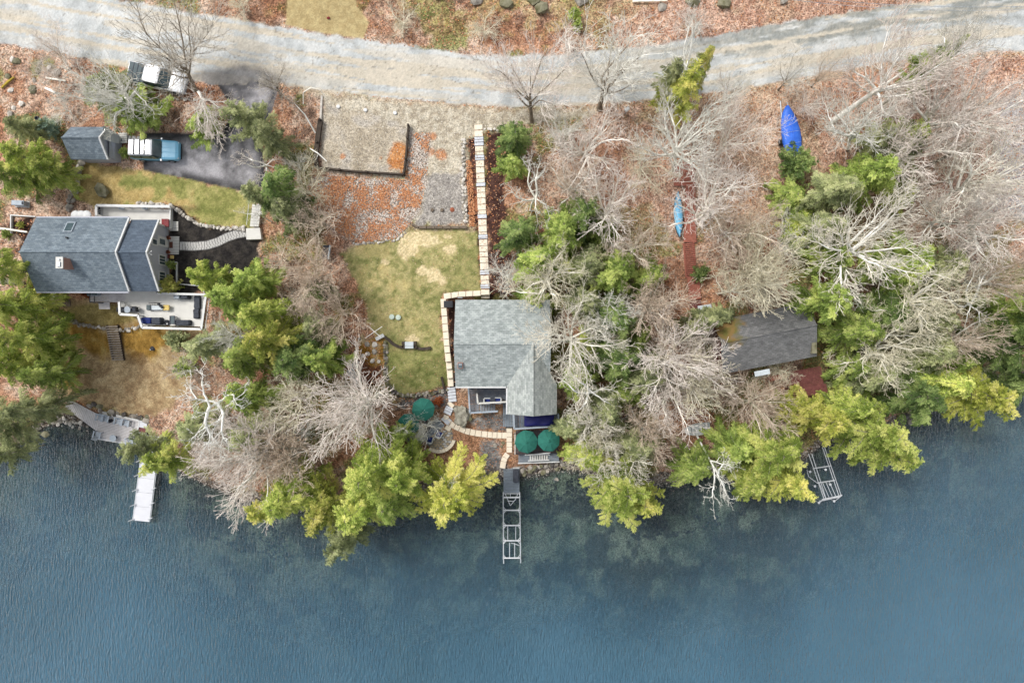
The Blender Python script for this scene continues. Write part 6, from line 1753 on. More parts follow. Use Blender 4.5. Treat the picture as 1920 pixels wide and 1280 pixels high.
def wood_stairs(name, label, a, b_, w, n, m, side, cat='stairs', z_off=.25, gap=.42):
    t = thing(name, label, cat, PG((a[0] + b_[0]) / 2, (a[1] + b_[1]) / 2))
    A, B = Vector(PG(*a, z_off)), Vector(PG(*b_, z_off))
    d = (B - A); dh = Vector((d.x, d.y, 0)).normalized(); n_ = Vector((-dh.y, dh.x, 0))
    sl = Vector((d.x, d.y, 0)).length / n
    for i in range(n):
        p = A + d * ((i + .5) / n)
        h = MB(); q = [p - n_ * w / 2 - dh * sl * (.5 - gap), p + n_ * w / 2 - dh * sl * (.5 - gap), p + n_ * w / 2 + dh * sl * .5, p - n_ * w / 2 + dh * sl * .5]
        if (q[1].x - q[0].x) * (q[2].y - q[0].y) - (q[1].y - q[0].y) * (q[2].x - q[0].x) < 0: q = q[::-1]
        h.hexa([up3(c, -.06) for c in q], [tuple(c) for c in q]); h.build('step', m, t, world=True)
    for s in (-1, 1):
        h = MB(); h.tube([tuple(A + n_ * s * (w / 2 - .06) - Vector((0, 0, .22))), tuple(B + n_ * s * (w / 2 - .06) - Vector((0, 0, .22)))], .12, 4); h.build('stringer', side, t, world=True)
    return t
wood_stairs('garden_stairs', 'weathered timber steps descending the brown lawn below the grey house', (211, 609), (223, 675), 1.25, 15, M['step_dark'], M['step_side'])
t = wood_stairs('red_stairs', 'long red-brown timber stair descending through the bare trees to the cabin', (1291, 455), (1296, 520), 1.05, 18, M['board_brown'], M['board_brown'])
wd = thing('red_boardwalk', 'red-brown boardwalk above the long stair, beside the pale blue canoe', 'boardwalk', PG(1285, 400))
for (qa, n) in (([(1262, 305), (1300, 305), (1302, 350), (1262, 350)], 14), ([(1284, 350), (1302, 350), (1304, 455), (1280, 455)], 30)):
    planks(wd, [PG(*p, .35) for p in qa], n, .05, M['board_brown'])
wd2 = thing('red_landing', 'red-brown board walkway at the foot of the long stair', 'boardwalk', PG(1300, 540))
planks(wd2, [PG(*p, .35) for p in ((1287, 521), (1309, 521), (1313, 560), (1291, 564))], 14, .05, M['board_brown'])
planks(wd2, [PG(*p, .33) for p in ((1292, 565), (1312, 562), (1314, 585), (1293, 587))], 7, .05, M['board_red'])

# ---- rocks and dry stone walls -----------------------------------------------------
import bmesh
ROCKS = []
def rock_mesh(seed, m, sub=1, flat=.7):
    rnd = random.Random(seed)
    bm = bmesh.new(); bmesh.ops.create_icosphere(bm, subdivisions=sub, radius=.5)
    for v in bm.verts:
        k = rnd.uniform(.78, 1.15)
        v.co = Vector((v.co.x * k, v.co.y * k * rnd.uniform(.9, 1.05), v.co.z * k * flat))
    me = bpy.data.meshes.new('rock'); bm.to_mesh(me); bm.free(); me.materials.append(m); return me
RM = {}
for nm in ('rock', 'rock_pale', 'rock_moss', 'rock_dark'):
    RM[nm] = [rock_mesh(100 + i, M[nm], 1) for i in range(4)]
    RM[nm + '_s'] = [rock_mesh(200 + i, M[nm], 1) for i in range(4)]
    for r in RM[nm]: r.polygons.foreach_set('use_smooth', [False] * len(r.polygons))

def put_rock(parent, loc, size, kind='rock', name='stone', rz=None):
    me = RM[kind][random.randrange(4)]
    o = bpy.data.objects.new(name, me); COL.objects.link(o)
    if parent is not None:
        o.parent = parent; loc = Vector(loc) - parent.location
    o.location = loc; o.rotation_euler = (random.uniform(-.3, .3), random.uniform(-.3, .3), random.uniform(0, 6.28) if rz is None else rz)
    sx, sy, sz = size if hasattr(size, '__len__') else (size, size * random.uniform(.7, 1), size * random.uniform(.7, 1))
    o.scale = (sx, sy, sz)
    return o

def stone_wall(name, label, line, size, rows=1, kinds=('rock',), spread=3.0, dens=1.0, h=.3, cat='wall'):
    mid = line[len(line) // 2]
    t = thing(name, label, cat, PG(*mid))
    n = 0
    for i in range(len(line) - 1):
        a, b = Vector(line[i]), Vector(line[i + 1]); L = (b - a).length
        px = size / .051 * .8 / dens
        m = max(1, int(L / px))
        d = (b - a).normalized(); nn = Vector((-d.y, d.x))
        for k in range(m):
            for r in range(rows):
                p = a + (b - a) * ((k + random.random() * .6) / m) + nn * (random.uniform(-1, 1) * spread + (r - (rows - 1) / 2) * spread)
                s = size * random.uniform(.75, 1.35)
                put_rock(t, PG(p.x, p.y, random.uniform(0, h)), (s, s * random.uniform(.7, 1), s * .8), random.choice(kinds))
                n += 1
    return t
stone_wall('dry_stone_wall', 'pale dry stone wall curving between the upper lawn and the black mulch', [(258, 382), (300, 384), (325, 389), (345, 403), (372, 421), (398, 426), (430, 429), (461, 429)], .42, 2, ('rock_pale', 'rock_pale', 'rock'), 1.7, 1.3, .3)
stone_wall('dry_stone_wall', 'dry stone wall left of the timber steps below the grey house', [(127, 588), (134, 600), (150, 608), (175, 612), (202, 616)], .42, 2, ('rock', 'rock_pale', 'rock'), 1.8, 1.2, .4)
stone_wall('dry_stone_wall', 'dry stone wall right of the timber steps below the terrace', [(221, 617), (240, 619), (262, 613), (290, 611)], .4, 2, ('rock', 'rock_pale'), 1.8, 1.2, .4)
stone_wall('boulder_wall', 'heap of grey boulders between the evergreens and the upper lawn', [(152, 306), (152, 330), (142, 350), (134, 365), (132, 385), (133, 402)], .8, 2, ('rock', 'rock_pale', 'rock'), 5.5, 1.3, .4, cat='rocks')
stone_wall('boulder_edge', 'row of pale stones along the gravel ramp beside the brown mulch', [(868, 262), (868, 300), (866, 330), (870, 365), (873, 398), (876, 420)], .4, 2, ('rock_pale', 'rock_pale', 'rock'), 2.4, 1.0, .2)
stone_wall('boulder_edge', 'row of pale stones across the mouth of the brown mulch by the road', [(908, 243), (925, 244), (945, 240), (960, 236)], .35, 1, ('rock_pale',), 2.5, 1.0, .2)
stone_wall('stone_edging', 'curved stone edging round the lower end of the middle lawn', [(723, 640), (724, 680), (722, 700), (728, 722), (740, 736), (760, 742), (790, 740), (820, 735), (842, 730)], .4, 2, ('rock_moss', 'rock', 'rock_dark'), 1.8, 1.4, .2)
stone_wall('stone_edging', 'low stone edging at the bottom of the stone slope above the middle lawn', [(662, 458), (700, 455), (742, 449), (762, 436)], .3, 1, ('rock_pale', 'rock'), 2.5, 1.3, .1)
b_ = PG(193, 357, .35); o = put_rock(None, b_, (1.5, 2.0, 1.1), 'rock_moss', 'lichen_boulder', .5); tagp(o, 'single dark lichen-covered boulder standing on the upper lawn', 'boulder')
t = stone_wall('shore_rocks', 'dark boulders of the bank just behind the left dock platform', [(165, 758), (185, 764), (215, 776), (240, 778), (262, 782), (285, 785)], .8, 2, ('rock_moss', 'rock', 'rock_dark'), 3.5, 1.1, .2, cat='rocks')
t = stone_wall('shore_rocks', 'large boulders at the left shore under the sage pine', [(62, 800), (80, 815), (100, 822), (118, 812), (98, 758), (112, 752)], 1.1, 1, ('rock', 'rock_moss'), 6, .9, .1, cat='rocks')
t = stone_wall('shore_rocks', 'heap of small pale stones at the waterline left of the dock platform', [(92, 788), (110, 790), (130, 795), (150, 797), (172, 797)], .5, 4, ('rock_pale', 'rock', 'rock_dark'), 4.0, 1.3, .2, cat='rocks')
t = stone_wall('shore_rocks', 'dark rocks of the bank left of the grey dock platform', [(862, 898), (885, 893), (905, 890), (925, 893), (941, 900)], .6, 3, ('rock_dark', 'rock', 'rock_dark'), 4.5, 1.2, .2, cat='rocks')
t = stone_wall('shore_rocks', 'dark rocks of the bank below the lower deck, right of the grey dock platform', [(978, 884), (1000, 882), (1020, 876), (1040, 872), (1060, 866), (1085, 862)], .6, 3, ('rock_dark', 'rock', 'rock_moss'), 4.5, 1.2, .2, cat='rocks')
t = stone_wall('shore_rocks', 'pale boulders at the waterline right of the yellow feathery tree', [(1690, 780), (1705, 792), (1725, 800), (1745, 790), (1760, 780)], .9, 2, ('rock', 'rock_dark'), 5.5, 1.1, .1, cat='rocks')
t = stone_wall('bank_boulders', 'row of large grey boulders on the bank at the top edge, above the road', [(800, -6), (860, 2), (920, 6), (985, 4), (1010, 10), (1060, 4), (1110, 8)], 1.3, 1, ('rock_moss', 'rock'), 9, .55, .2, cat='rocks')
t = stone_wall('bank_boulders', 'grey boulders on the bank above the road, right half of the top edge', [(1210, 12), (1350, 4), (1440, -4), (1500, 6)], 1.3, 1, ('rock_moss', 'rock'), 9, .3, .2, cat='rocks')
t = stone_wall('bank_boulders', 'mossy boulders and old stones on the slope at the upper left edge', [(10, 115), (32, 108), (20, 140), (28, 190), (14, 215), (40, 200), (66, 180), (70, 108), (120, 150)], .8, 1, ('rock_moss', 'rock', 'rock_pale'), 5, .6, .1, cat='rocks')
t = stone_wall('island_edge', 'row of small stones along the island beside the white pickup', [(318, 184), (345, 187), (376, 188)], .32, 1, ('rock_pale', 'rock'), 1, .8, .1)
t = stone_wall('garden_rocks', 'pale garden rocks scattered on the mossy bed left of the middle lawn', [(668, 632), (684, 645), (700, 640), (712, 660), (678, 660), (690, 678), (722, 678)], .55, 1, ('rock_pale', 'rock'), 6, .7, .1, cat='rocks')
t = stone_wall('lake_rocks', 'stones under the shallow water right of the centre dock', [(1000, 905), (1030, 900), (1060, 905), (1090, 915), (1058, 980), (1130, 960)], .8, 1, ('rock_dark', 'rock'), 9, .5, -.1, cat='rocks')
t = stone_wall('lake_rocks', 'stones under the shallow water off the left dock platform', [(60, 825), (95, 822), (120, 815), (155, 830), (225, 840)], .8, 1, ('rock_dark', 'rock'), 6, .5, -.1, cat='rocks')
import mathutils.noise as mno
_bm = bmesh.new(); bmesh.ops.create_icosphere(_bm, subdivisions=4, radius=1)
for v in _bm.verts:
    n_ = mno.noise(v.co * 1.3 + Vector((3, 1, 7))) * .35 + mno.noise(v.co * 3.5) * .12 + mno.noise(v.co * 9) * .04
    c_ = v.co.normalized()
    v.co = Vector((c_.x * (.84 + n_ * 1.3), c_.y * (1.0 + n_ * 1.5) + .25 * c_.x, max(-.4, min(.42, c_.z * 1.2)) + n_ * .5))
_me = bpy.data.meshes.new('flat_boulder'); _bm.to_mesh(_me); _bm.free(); _me.materials.append(mat('lichen_ledge_rock', C(196, 192, 176), C(104, 100, 88), .95, 1.7, bump=1.0, bscale=3))
o = bpy.data.objects.new('flat_boulder', _me); COL.objects.link(o); o.location = PG(866, 778, .25); o.rotation_euler = (0, 0, .5); tagp(o, 'broad flat lichen-grey boulder between the slab path and the balcony stair', 'boulder')
t = stone_wall('ledge_rocks', 'jumble of dark-edged rocks at the lower right side of the broad flat boulder', [(868, 790), (880, 785), (885, 775)], .55, 2, ('rock_moss', 'rock_dark'), 2.5, 1.2, .4, cat='rocks')
t = stone_wall('fire_rocks', 'ring of rocks in the leaves left of the slab path at the dock', [(925, 830), (935, 842), (945, 832), (940, 820)], .5, 1, ('rock_moss', 'rock'), 3, 1.0, .2, cat='rocks')
t = thing('fire_ring', 'small white stone ring on the red-brown soil left of the middle lawn', 'ring', PG(702, 699)); c_ = PG(703, 700, .05)
for k in range(12):
    a = k * math.pi / 6; put_rock(t, (c_[0] + .25 * math.cos(a), c_[1] + .25 * math.sin(a), c_[2]), .14, 'rock_pale')

# scattered stones and leaves (too many to count)
def scatter(name, n, boxes, size, m_cols, kind='leaf', hmin=.012, inside=None):
    rs = np.random.RandomState(len(name) * 7 + n)
    X = []; Y = []
    while len(X) < n:
        b = boxes[rs.randint(len(boxes))] if not isinstance(boxes, tuple) else boxes
        px = rs.uniform(b[0], b[2], n); py = rs.uniform(b[1], b[3], n)
        k = (CAM_H - 5.5) * 1.5 / 1920
        x = (px - 960) * k; y = (640 - py) * k
        z = G(x, y); kk = (CAM_H - z) * 1.5 / 1920
        qx = 960 + x / kk; qy = 640 - y / kk
        ok = inside(x, y, qx, qy)
        X.extend(x[ok].tolist()); Y.extend(y[ok].tolist())
    X = np.array(X[:n]); Y = np.array(Y[:n]); Z = G(X, Y) + hmin + .02 * rs.rand(n)
    a = rs.rand(n) * 6.28; s = size * rs.uniform(.6, 1.3, n)
    cols = np.array([C(*c) for c in m_cols]); cc = cols[rs.randint(len(cols), size=n)] * rs.uniform(.8, 1.2, (n, 1))
    if kind == 'leaf':
        P4 = []
        for da, r, dz in ((0, 1, 0.01), (1.4, .55, .02), (3.14, .9, 0), (4.5, .6, .03)):
            P4.append(np.stack([X + np.cos(a + da) * s * r, Y + np.sin(a + da) * s * r, Z + dz * rs.rand(n) * 1.5], -1))
        V = np.stack(P4, 1).reshape(-1, 3); F = np.arange(n * 4).reshape(-1, 4); rep = 4
    else:
        base = np.array([[1, 0, 0], [0, 1, 0], [-1, 0, 0], [0, -1, 0], [0, 0, .8]])
        V = []
        for bx in base:
            j = rs.uniform(.6, 1.2, n)
            V.append(np.stack([X + (np.cos(a) * bx[0] - np.sin(a) * bx[1]) * s * j, Y + (np.sin(a) * bx[0] + np.cos(a) * bx[1]) * s * j, Z - .03 + bx[2] * s * j], -1))
        V = np.stack(V, 1).reshape(-1, 3)
        F = np.array([[0, 1, 4], [1, 2, 4], [2, 3, 4], [3, 0, 4]])[None] + (np.arange(n) * 5)[:, None, None]; F = F.reshape(-1, 3); rep = 5
    me = bpy.data.meshes.new(name); nf = len(F); kf = F.shape[1]
    me.vertices.add(len(V)); me.vertices.foreach_set('co', V.reshape(-1).astype(np.float32))
    me.loops.add(nf * kf); me.loops.foreach_set('vertex_index', F.reshape(-1).astype(np.int32))
    me.polygons.add(nf); me.polygons.foreach_set('loop_start', np.arange(0, nf * kf, kf, dtype=np.int32)); me.update(calc_edges=True)
    at = me.color_attributes.new('Col', 'FLOAT_COLOR', 'POINT')
    at.data.foreach_set('color', np.repeat(np.concatenate([cc, np.ones((n, 1))], 1), rep, 0).reshape(-1).astype(np.float32))
    mt = bpy.data.materials.get('scatter_colour')
    if mt is None:
        mt, nt, bs = new_mat('scatter_colour'); bs.inputs['Roughness'].default_value = .9
        vc = nt.nodes.new('ShaderNodeVertexColor'); vc.layer_name = 'Col'; nt.links.new(vc.outputs[0], bs.inputs['Base Color'])
    me.materials.append(mt)
    o = bpy.data.objects.new(name, me); COL.objects.link(o); o['kind'] = 'stuff'
    return o
def not_in(*polys):
    def f(x, y, px, py):
        ok = (y > shore_y(x) + .8)
        for p in polys: ok &= poly_sd(px, py, p) < 0
        return ok
    return f
def only_in(*polys):
    def f(x, y, px, py):
        ok = np.zeros(px.shape, bool)
        for p in polys: ok |= poly_sd(px + 10 * (fbm(x, y, 1, 2, 7) - .5), py, p) > 1
        return ok
    return f
scatter('fallen_leaves', 52000, (-20, -10, 1940, 900), .085, [(190, 128, 92), (208, 150, 116), (160, 104, 76), (120, 82, 62), (214, 170, 140), (196, 140, 88), (150, 120, 98)],
        inside=not_in([(60, 380), (345, 375), (345, 480), (390, 550), (390, 620), (225, 600), (60, 550)], [(845, 555), (1050, 555), (1050, 875), (965, 880), (940, 760), (860, 730)], ROAD, DRIVE, LAWN_C, LAWN_NW, LAWN_SW, PAD, RAMP, MULCH_H1, VERGE, CLOTH))
scatter('slope_stones', 14000, (560, 240, 810, 460), .07, [(220, 208, 196), (190, 176, 162), (156, 142, 130), (230, 222, 212), (120, 110, 102)], 'stone', .02, only_in(RIPRAP))
scatter('verge_stones', 4500, (560, 165, 1000, 425), .045, [(224, 218, 206), (196, 186, 170), (150, 142, 130), (120, 112, 104)], 'stone', .02, only_in(VERGE, PAD))
scatter('orange_leaves', 6500, (560, 240, 905, 460), .075, [(206, 142, 96), (186, 120, 80), (220, 164, 122)], 'leaf', .09,
        lambda x, y, px, py: ((poly_sd(px, py, RIPRAP) > 0) & (fbm(x, y, .9, 3, 40) + .3 * np.random.RandomState(1).rand(len(x)) + .2 * (680 - px) / 160 > .62)) | (poly_sd(px, py, [(874, 300), (884, 300), (892, 425), (880, 425)]) > 0))
scatter('lawn_leaves', 900, (620, 420, 910, 740), .05, [(226, 206, 170), (206, 160, 120), (190, 140, 100)], 'leaf', .015, only_in(LAWN_C))
scatter('path_leaves', 260, (880, 230, 930, 560), .05, [(200, 150, 112), (170, 120, 88), (150, 110, 80)], 'leaf', .14, only_in([(888, 236), (905, 236), (918, 556), (900, 556)]))
scatter('shore_pebbles', 7000, (-20, 690, 1940, 1000), .11, [(150, 142, 134), (112, 106, 100), (84, 78, 74), (180, 172, 162)], 'stone', .03,
        lambda x, y, px, py: np.abs(y - shore_y(x) - .4) < .9)
scatter('bed_stones', 4200, (-20, 720, 1940, 1100), .22, [(96, 96, 92), (76, 76, 76), (118, 112, 102)], 'stone', .0,
        lambda x, y, px, py: (y - shore_y(x) < -.5) & (y - shore_y(x) > -6) & (fbm(x, y, .35, 3, 9) > .5))

# ---- retaining fence of the gravel pad --------------------------------------------
t = thing('retaining_fence', 'dark timber retaining fence round three sides of the gravel pad', 'fence', PG(680, 322))
ln = [(603, 228), (597, 270), (594, 300), (597, 316), (640, 321), (690, 325), (758, 329), (762, 300), (765, 262), (767, 238)]
for i in range(len(ln) - 1):
    a, b_ = ln[i], ln[i + 1]
    th = .42 if i < 3 else .16
    b = MB(); bar(b, PG(*a, .55), PG(*b_, .55), th, .16); b.build('rail', M['timber_dark'], t, world=True)
    b = MB(); bar(b, PG(*a, .32), PG(*b_, .32), th * .7, .5); b.build('panel', M['timber_dark'], t, world=True)
for p in ln[::1]:
    x, y, z = PG(*p); b = MB(); b.box((x, y, z + .35), (.16, .16, .9)); b.build('post', M['timber_dark'], t, world=True)
b = MB(); bar(b, PG(604, 180, .15), PG(602, 228, .3), .18, .3); b.build('stone_kerb', M['rock_pale'], t, world=True)
t = thing('arched_branch', 'pale bent branch arching over the top corner of the gravel pad', 'branch', PG(580, 180))
b = MB(); b.tube([PG(570, 196, .2), PG(574, 180, .9), PG(590, 173, 1.2), (PG(606, 175, .9)), PG(612, 186, .2)], [.06, .05, .05, .04, .03], 6); b.build('stem', BK['cream'], t, world=True)
t = thing('broken_branch', 'thin white broken branch lying over the left fence of the gravel pad', 'branch', PG(600, 290))
b = MB(); b.tube([PG(586, 283, .8), PG(602, 293, .9), PG(616, 306, .7)], [.06, .055, .05], 6); b.tube([PG(602, 293, .9), PG(594, 305, .5)], [.03, .02], 5); b.build('stem', BK['white'], t, world=True)
t = thing('leaning_trunk', 'pale thin trunk leaning on rust leaves left of the gravel pad', 'log', PG(580, 225))
b = MB(); b.tube([PG(562, 205, 1.6), PG(578, 222, 1.1), PG(592, 250, .1)], [.03, .06, .08], 6); b.build('stem', BK['grey'], t, world=True)
t = thing('ramp_timber_wall', 'low dark timber wall at the lower end of the gravel ramp', 'wall', PG(825, 425))
b = MB(); bar(b, PG(773, 421, .35), PG(785, 427, .35), .2, .5); b.build('timber', M['timber_grey'], t, world=True)
for i in range(6):
    b = MB(); bar(b, PG(786 + i * 15.2, 427, .35), PG(800 + i * 15.2, 427, .35), .24, .5); b.build('timber', M['timber_grey'], t, world=True)
t = thing('curved_timber_edging', 'dark curved timber edging with a small bridge bench on the middle lawn', 'edging', PG(765, 648))
ce = [(722, 632), (730, 638), (738, 645), (748, 650), (757, 651), (780, 652), (792, 654), (808, 652)]
for i in range(len(ce) - 1):
    if i == 4: continue
    b = MB(); bar(b, PG(*ce[i], .3), PG(*ce[i + 1], .3), .28, .35); b.build('timber', M['timber_dark'], t, world=True)
t = thing('bridge_bench', 'pale slatted bench between two round posts on the middle lawn', 'bench', PG(768, 648))
for i in range(2):
    b = MB(); b.box(PG(768.5, 644.5 + i * 6.3, .5), (.85, .22 if i else .42, .05)); b.build('slat', M['sheet'], t, world=True)
for px in (757, 779):
    x, y, z = PG(px, 650); b = MB(); b.lathe((x, y, z - .1), [(.2, 0), (.2, .6), (.13, .6), (.12, .45)], 12); b.build('post', M['timber_dark'], t, world=True)
    b = MB(); b.box(PG(px, 643, .28), (.26, .34, .5)); b.build('leg', M['timber_dark'], t, world=True)
t = thing('timber_stub', 'short dark timber edging beside the slab path at the lower lawn corner', 'edging', PG(830, 718))
b = MB(); bar(b, PG(828, 706, .25), PG(833, 728, .25), .2, .3); b.build('timber', M['timber_dark'], t, world=True)
t = thing('retaining_wall', 'timber retaining wall under the lower edge of the middle lawn', 'wall', PG(780, 742))
rw = [(745, 742), (770, 743), (800, 739), (838, 733)]
for i in range(3):
    for k in range(3):
        b = MB(); bar(b, PG(rw[i][0], rw[i][1] + 1, .05 - k * .16), PG(rw[i + 1][0], rw[i + 1][1] + 1, .05 - k * .16), .22, .15); b.build('timber', M['timber_dark'], t, world=True)
t = thing('dark_bench', 'dark slatted swing bench with a pale edge at the left side of the middle lawn', 'bench', PG(614, 474)); c_ = PG(614, 474)
for i in range(4):
    b = MB(); b.box((c_[0] - .3 + i * .16, c_[1], c_[2] + .55), (.13, 1.35, .04), rz=-.12); b.build('slat', M['charcoal'], t, world=True)
b = MB(); b.box((c_[0] + .36, c_[1] - .04, c_[2] + .65), (.1, 1.4, .3), rz=-.12); b.build('backrest', M['sheet'], t, world=True)
for dy in (-.6, .6):
    b = MB(); b.box((c_[0], c_[1] + dy, c_[2] + .25), (.5, .06, .55), rz=-.12); b.build('leg', M['charcoal'], t, world=True)
for i, (px, py) in enumerate(((810.5, 394), (829, 394), (848, 393))):
    t = thing('tree_stump' if i < 2 else 'leaf_pile', ['small cut stump on the gravel ramp, left one of the pair', 'small cut stump on the gravel ramp, right one of the pair', 'small mound of orange leaves at the right end of the stump row'][i], 'stump' if i < 2 else 'leaf pile', PG(px, py)); x, y, z = PG(px, py)
    if i < 2:
        b = MB(); b.lathe((x, y, z - .05), [(.2, 0), (.17, .2), (.16, .22)], 10); b.build('wood', M['timber_grey'], t, world=True)
    else:
        b = MB(); b.lathe((x, y, z - .02), [(.26, 0), (.18, .09), (.05, .14)], 9); b.build('leaves', M['terracotta'], t, world=True)
for i, (px, py) in enumerate(((634.5, 200.5), (685.5, 207), (741, 212.5))):
    x, y, z = PG(px, py); b = MB(); b.lathe((x, y, z), [(.19, 0), (.19, .10), (.16, .14), (.02, .15)], 12)
    o = b.build('white_marker', M['white'], loc=(x, y, z)); tagp(o, ['white round marker on the verge, leftmost of the three', 'white round marker on the verge, middle of the three', 'white round marker on the verge, rightmost of the three'][i], 'marker', 'white markers beside the road')
for i, (px, py) in enumerate(((735, 594), (747, 595))):
    x, y, z = PG(px, py); b = MB(); b.lathe((x, y, z), [(.27, 0), (.27, .14), (.24, .18), (.03, .2)], 16)
    o = b.build('tank_lid', M['lime'], loc=(x, y, z)); tagp(o, ['pale green round lid in the middle lawn, left one of the pair', 'pale green round lid in the middle lawn, right one of the pair'][i], 'lid', 'round lids in the lawn')
x, y, z = PG(616, 35); o = put_rock(None, (x, y, z + .1), .38, 'rock', 'red_stone', 0); o.data = o.data.copy(); o.data.materials[0] = M['red']; tagp(o, 'small red bag lying on the tan erosion blanket above the road', 'bag')
t = thing('utility_box', 'dark green-grey box at the upper left corner of the big grey roof', 'box', PG(842, 571)); x, y, z = PG(842, 571)
b = MB(); b.box((x, y, z + .45), (.8, .6, .9), bev=.04); b.build('casing', M['charcoal'], t, world=True)
b = MB(); b.box((x, y, z + .93), (.88, .66, .06), bev=.02); b.build('lid', M['black'], t, world=True)
t = thing('post_box', 'white post box on a dark post in the leaves below the road', 'post box', PG(1172, 213)); x, y, z = PG(1172, 213)
b = MB(); b.box((x, y, z + 1.15), (.34, .5, .3), rz=-.8, bev=.05); b.build('box', M['white'], t, world=True)
b = MB(); b.box((x, y, z + .5), (.1, .1, 1.05)); b.build('post', M['timber_dark'], t, world=True)
t = thing('dark_bin', 'small dark cylinder bin on the leafy slope above the blue spruce', 'bin', PG(76, 225)); x, y, z = PG(76, 225)
b = MB(); b.lathe((x, y, z), [(.17, 0), (.2, .55), (.2, .6), (.15, .6), (.14, .4)], 10); b.build('body', M['charcoal'], t, world=True)
t = thing('yellow_log', 'yellow lichen-covered log on the slope at the upper left edge', 'log', PG(17, 156))
b = MB(); b.tube([PG(5, 166, .15), PG(18, 155, .2), PG(29, 146, .15)], [.1, .12, .09], 7); b.build('log', mat('yellow_lichen', C(206, 180, 70), C(150, 130, 60), .9, 3), t, world=True)
t = thing('pale_log', 'pale grey log lying on the leafy slope left of the small shed', 'log', PG(97, 172))
b = MB(); b.tube([PG(87, 166, .12), PG(106, 175, .15)], [.12, .11], 7); b.build('log', BK['white'], t, world=True)
t = thing('pale_log', 'pale birch log on the slope above the lichen-grey bare tree', 'log', PG(110, 150))
b = MB(); b.tube([PG(88, 147, .12), PG(125, 153, .15)], [.1, .08], 7); b.build('log', BK['cream'], t, world=True)
t = thing('pale_log', 'long pale log on the bank at the top edge above the road', 'log', PG(1215, 5))
b = MB(); b.tube([PG(1185, 6, .3), PG(1250, 4, .3)], [.1, .08], 7); b.build('log', BK['cream'], t, world=True)
t = thing('birch_stem', 'thin white birch stem lying across the rust leaves right of the large white tree', 'log', PG(1775, 470))
b = MB(); b.tube([PG(1768, 482, .3), PG(1782, 462, .5)], [.1, .08], 7); b.build('log', BK['white'], t, world=True)
t = thing('birch_stem', 'mossy pale birch stem lying above the yellow-topped shore tree', 'log', PG(1766, 620))
b = MB(); b.tube([PG(1757, 640, .3), PG(1766, 620, .5), PG(1776, 596, .7)], [.12, .11, .1], 7); b.build('log', BK['olive'], t, world=True)
for i, ln_ in enumerate([((1560, 228), (1700, 130)), ((1640, 205), (1720, 150)), ((1755, 252), (1860, 182)), ((1680, 365), (1790, 335)), ((1750, 426), (1810, 418)), ((1730, 315), (1830, 270)), ((1860, 258), (1925, 222)), ((1820, 455), (1880, 440))]):
    a, b_ = ln_
    pa = PG(*a, -.1); pb = P(b_[0], b_[1], pa[2] + 9)
    t = thing('leaning_trunk', ['thick grey trunk slanting towards the road, right of the arching white limbs', 'second grey trunk slanting towards the road, behind the thick one', 'dark slanting trunk at the upper right above the bright evergreen', 'dark trunk slanting right of the large white tree, uppermost on the slope', 'dark short trunk on the rust leaves right of the large white tree', 'dark trunk slanting from the evergreen to the right edge', 'dark trunk in front of the grey area at the right edge', 'lowest dark trunk on the rust slope at right'][i], 'tree trunk', pa)
    m_ = ((pa[0] + pb[0]) / 2 + .2, (pa[1] + pb[1]) / 2 + .15, (pa[2] + pb[2]) / 2)
    b = MB(); b.tube([pa, m_, pb], [.28 if i == 0 else .2, .2 if i == 0 else .14, .03], 8); b.build('trunk', BK['grey'] if i < 2 else BK['trunk'], t, world=True)
t = thing('overhead_cable', 'thin overhead cable crossing the upper right corner of the road', 'cable')
for y0, y1 in ((-6, 16), (-14, 10)):
    a, b_ = P(1440, y0, 14), P(1990, y1, 14); m_ = [(a[0] + (b_[0] - a[0]) * k / 8, a[1] + (b_[1] - a[1]) * k / 8, 14 - 1.2 * (1 - (k / 4 - 1) ** 2)) for k in range(9)]
    b = MB(); b.tube(m_, .018, 4); b.build('wire', M['greyblue'], t)
# ------------------------------------------------------------------ vehicles
def rsec(x, hw, z0, z1, r=.12, rt=None):
    """rounded section across the car at x"""
    rt = rt or r
    return [(x, -hw + r, z0), (x, hw - r, z0), (x, hw, z0 + r), (x, hw, z1 - rt), (x, hw - rt * .4, z1 - rt * .3), (x, hw - rt * 1.6, z1), (x, -hw + rt * 1.6, z1), (x, -hw + rt * .4, z1 - rt * .3), (x, -hw, z1 - rt), (x, -hw, z0 + r)]

def wheel(parent, x, y, r=.38, w=.26):
    b = MB(); s = 1 if y > 0 else -1
    prof = [(r * .55, -w / 2), (r * .95, -w / 2), (r, -w / 2 + .04), (r, w / 2 - .04), (r * .95, w / 2), (r * .55, w / 2)]
    rings = [[(x + rr * math.cos(a), y + d, r + rr * math.sin(a)) for a in [k * math.pi / 8 for k in range(16)]] for rr, d in prof]
    b.loft(rings, True); wo = b.build('wheel', M['tire'], parent)
    h = MB(); rings = [[(x + rr * math.cos(a), y + s * d, r + rr * math.sin(a)) for a in [k * math.pi / 5 for k in range(10)]] for rr, d in [(r * .55, w / 2 - .02), (r * .5, w / 2 + .01), (r * .15, w / 2 + .03)]]
    if s > 0: rings = rings[::-1]
    h.loft(rings, True); h.build('rim', M['steel'], wo)

def glass_quad(parent, pts, name='window', m='glass', th=.015):
    b = MB(); n = (Vector(pts[1]) - Vector(pts[0])).cross(Vector(pts[3]) - Vector(pts[0])).normalized() * th
    q0 = [tuple(Vector(p) + n) for p in pts]; q1 = [tuple(Vector(p) - n * .5) for p in pts]
    b.hexa(q1, q0); b.build(name, M[m], parent)

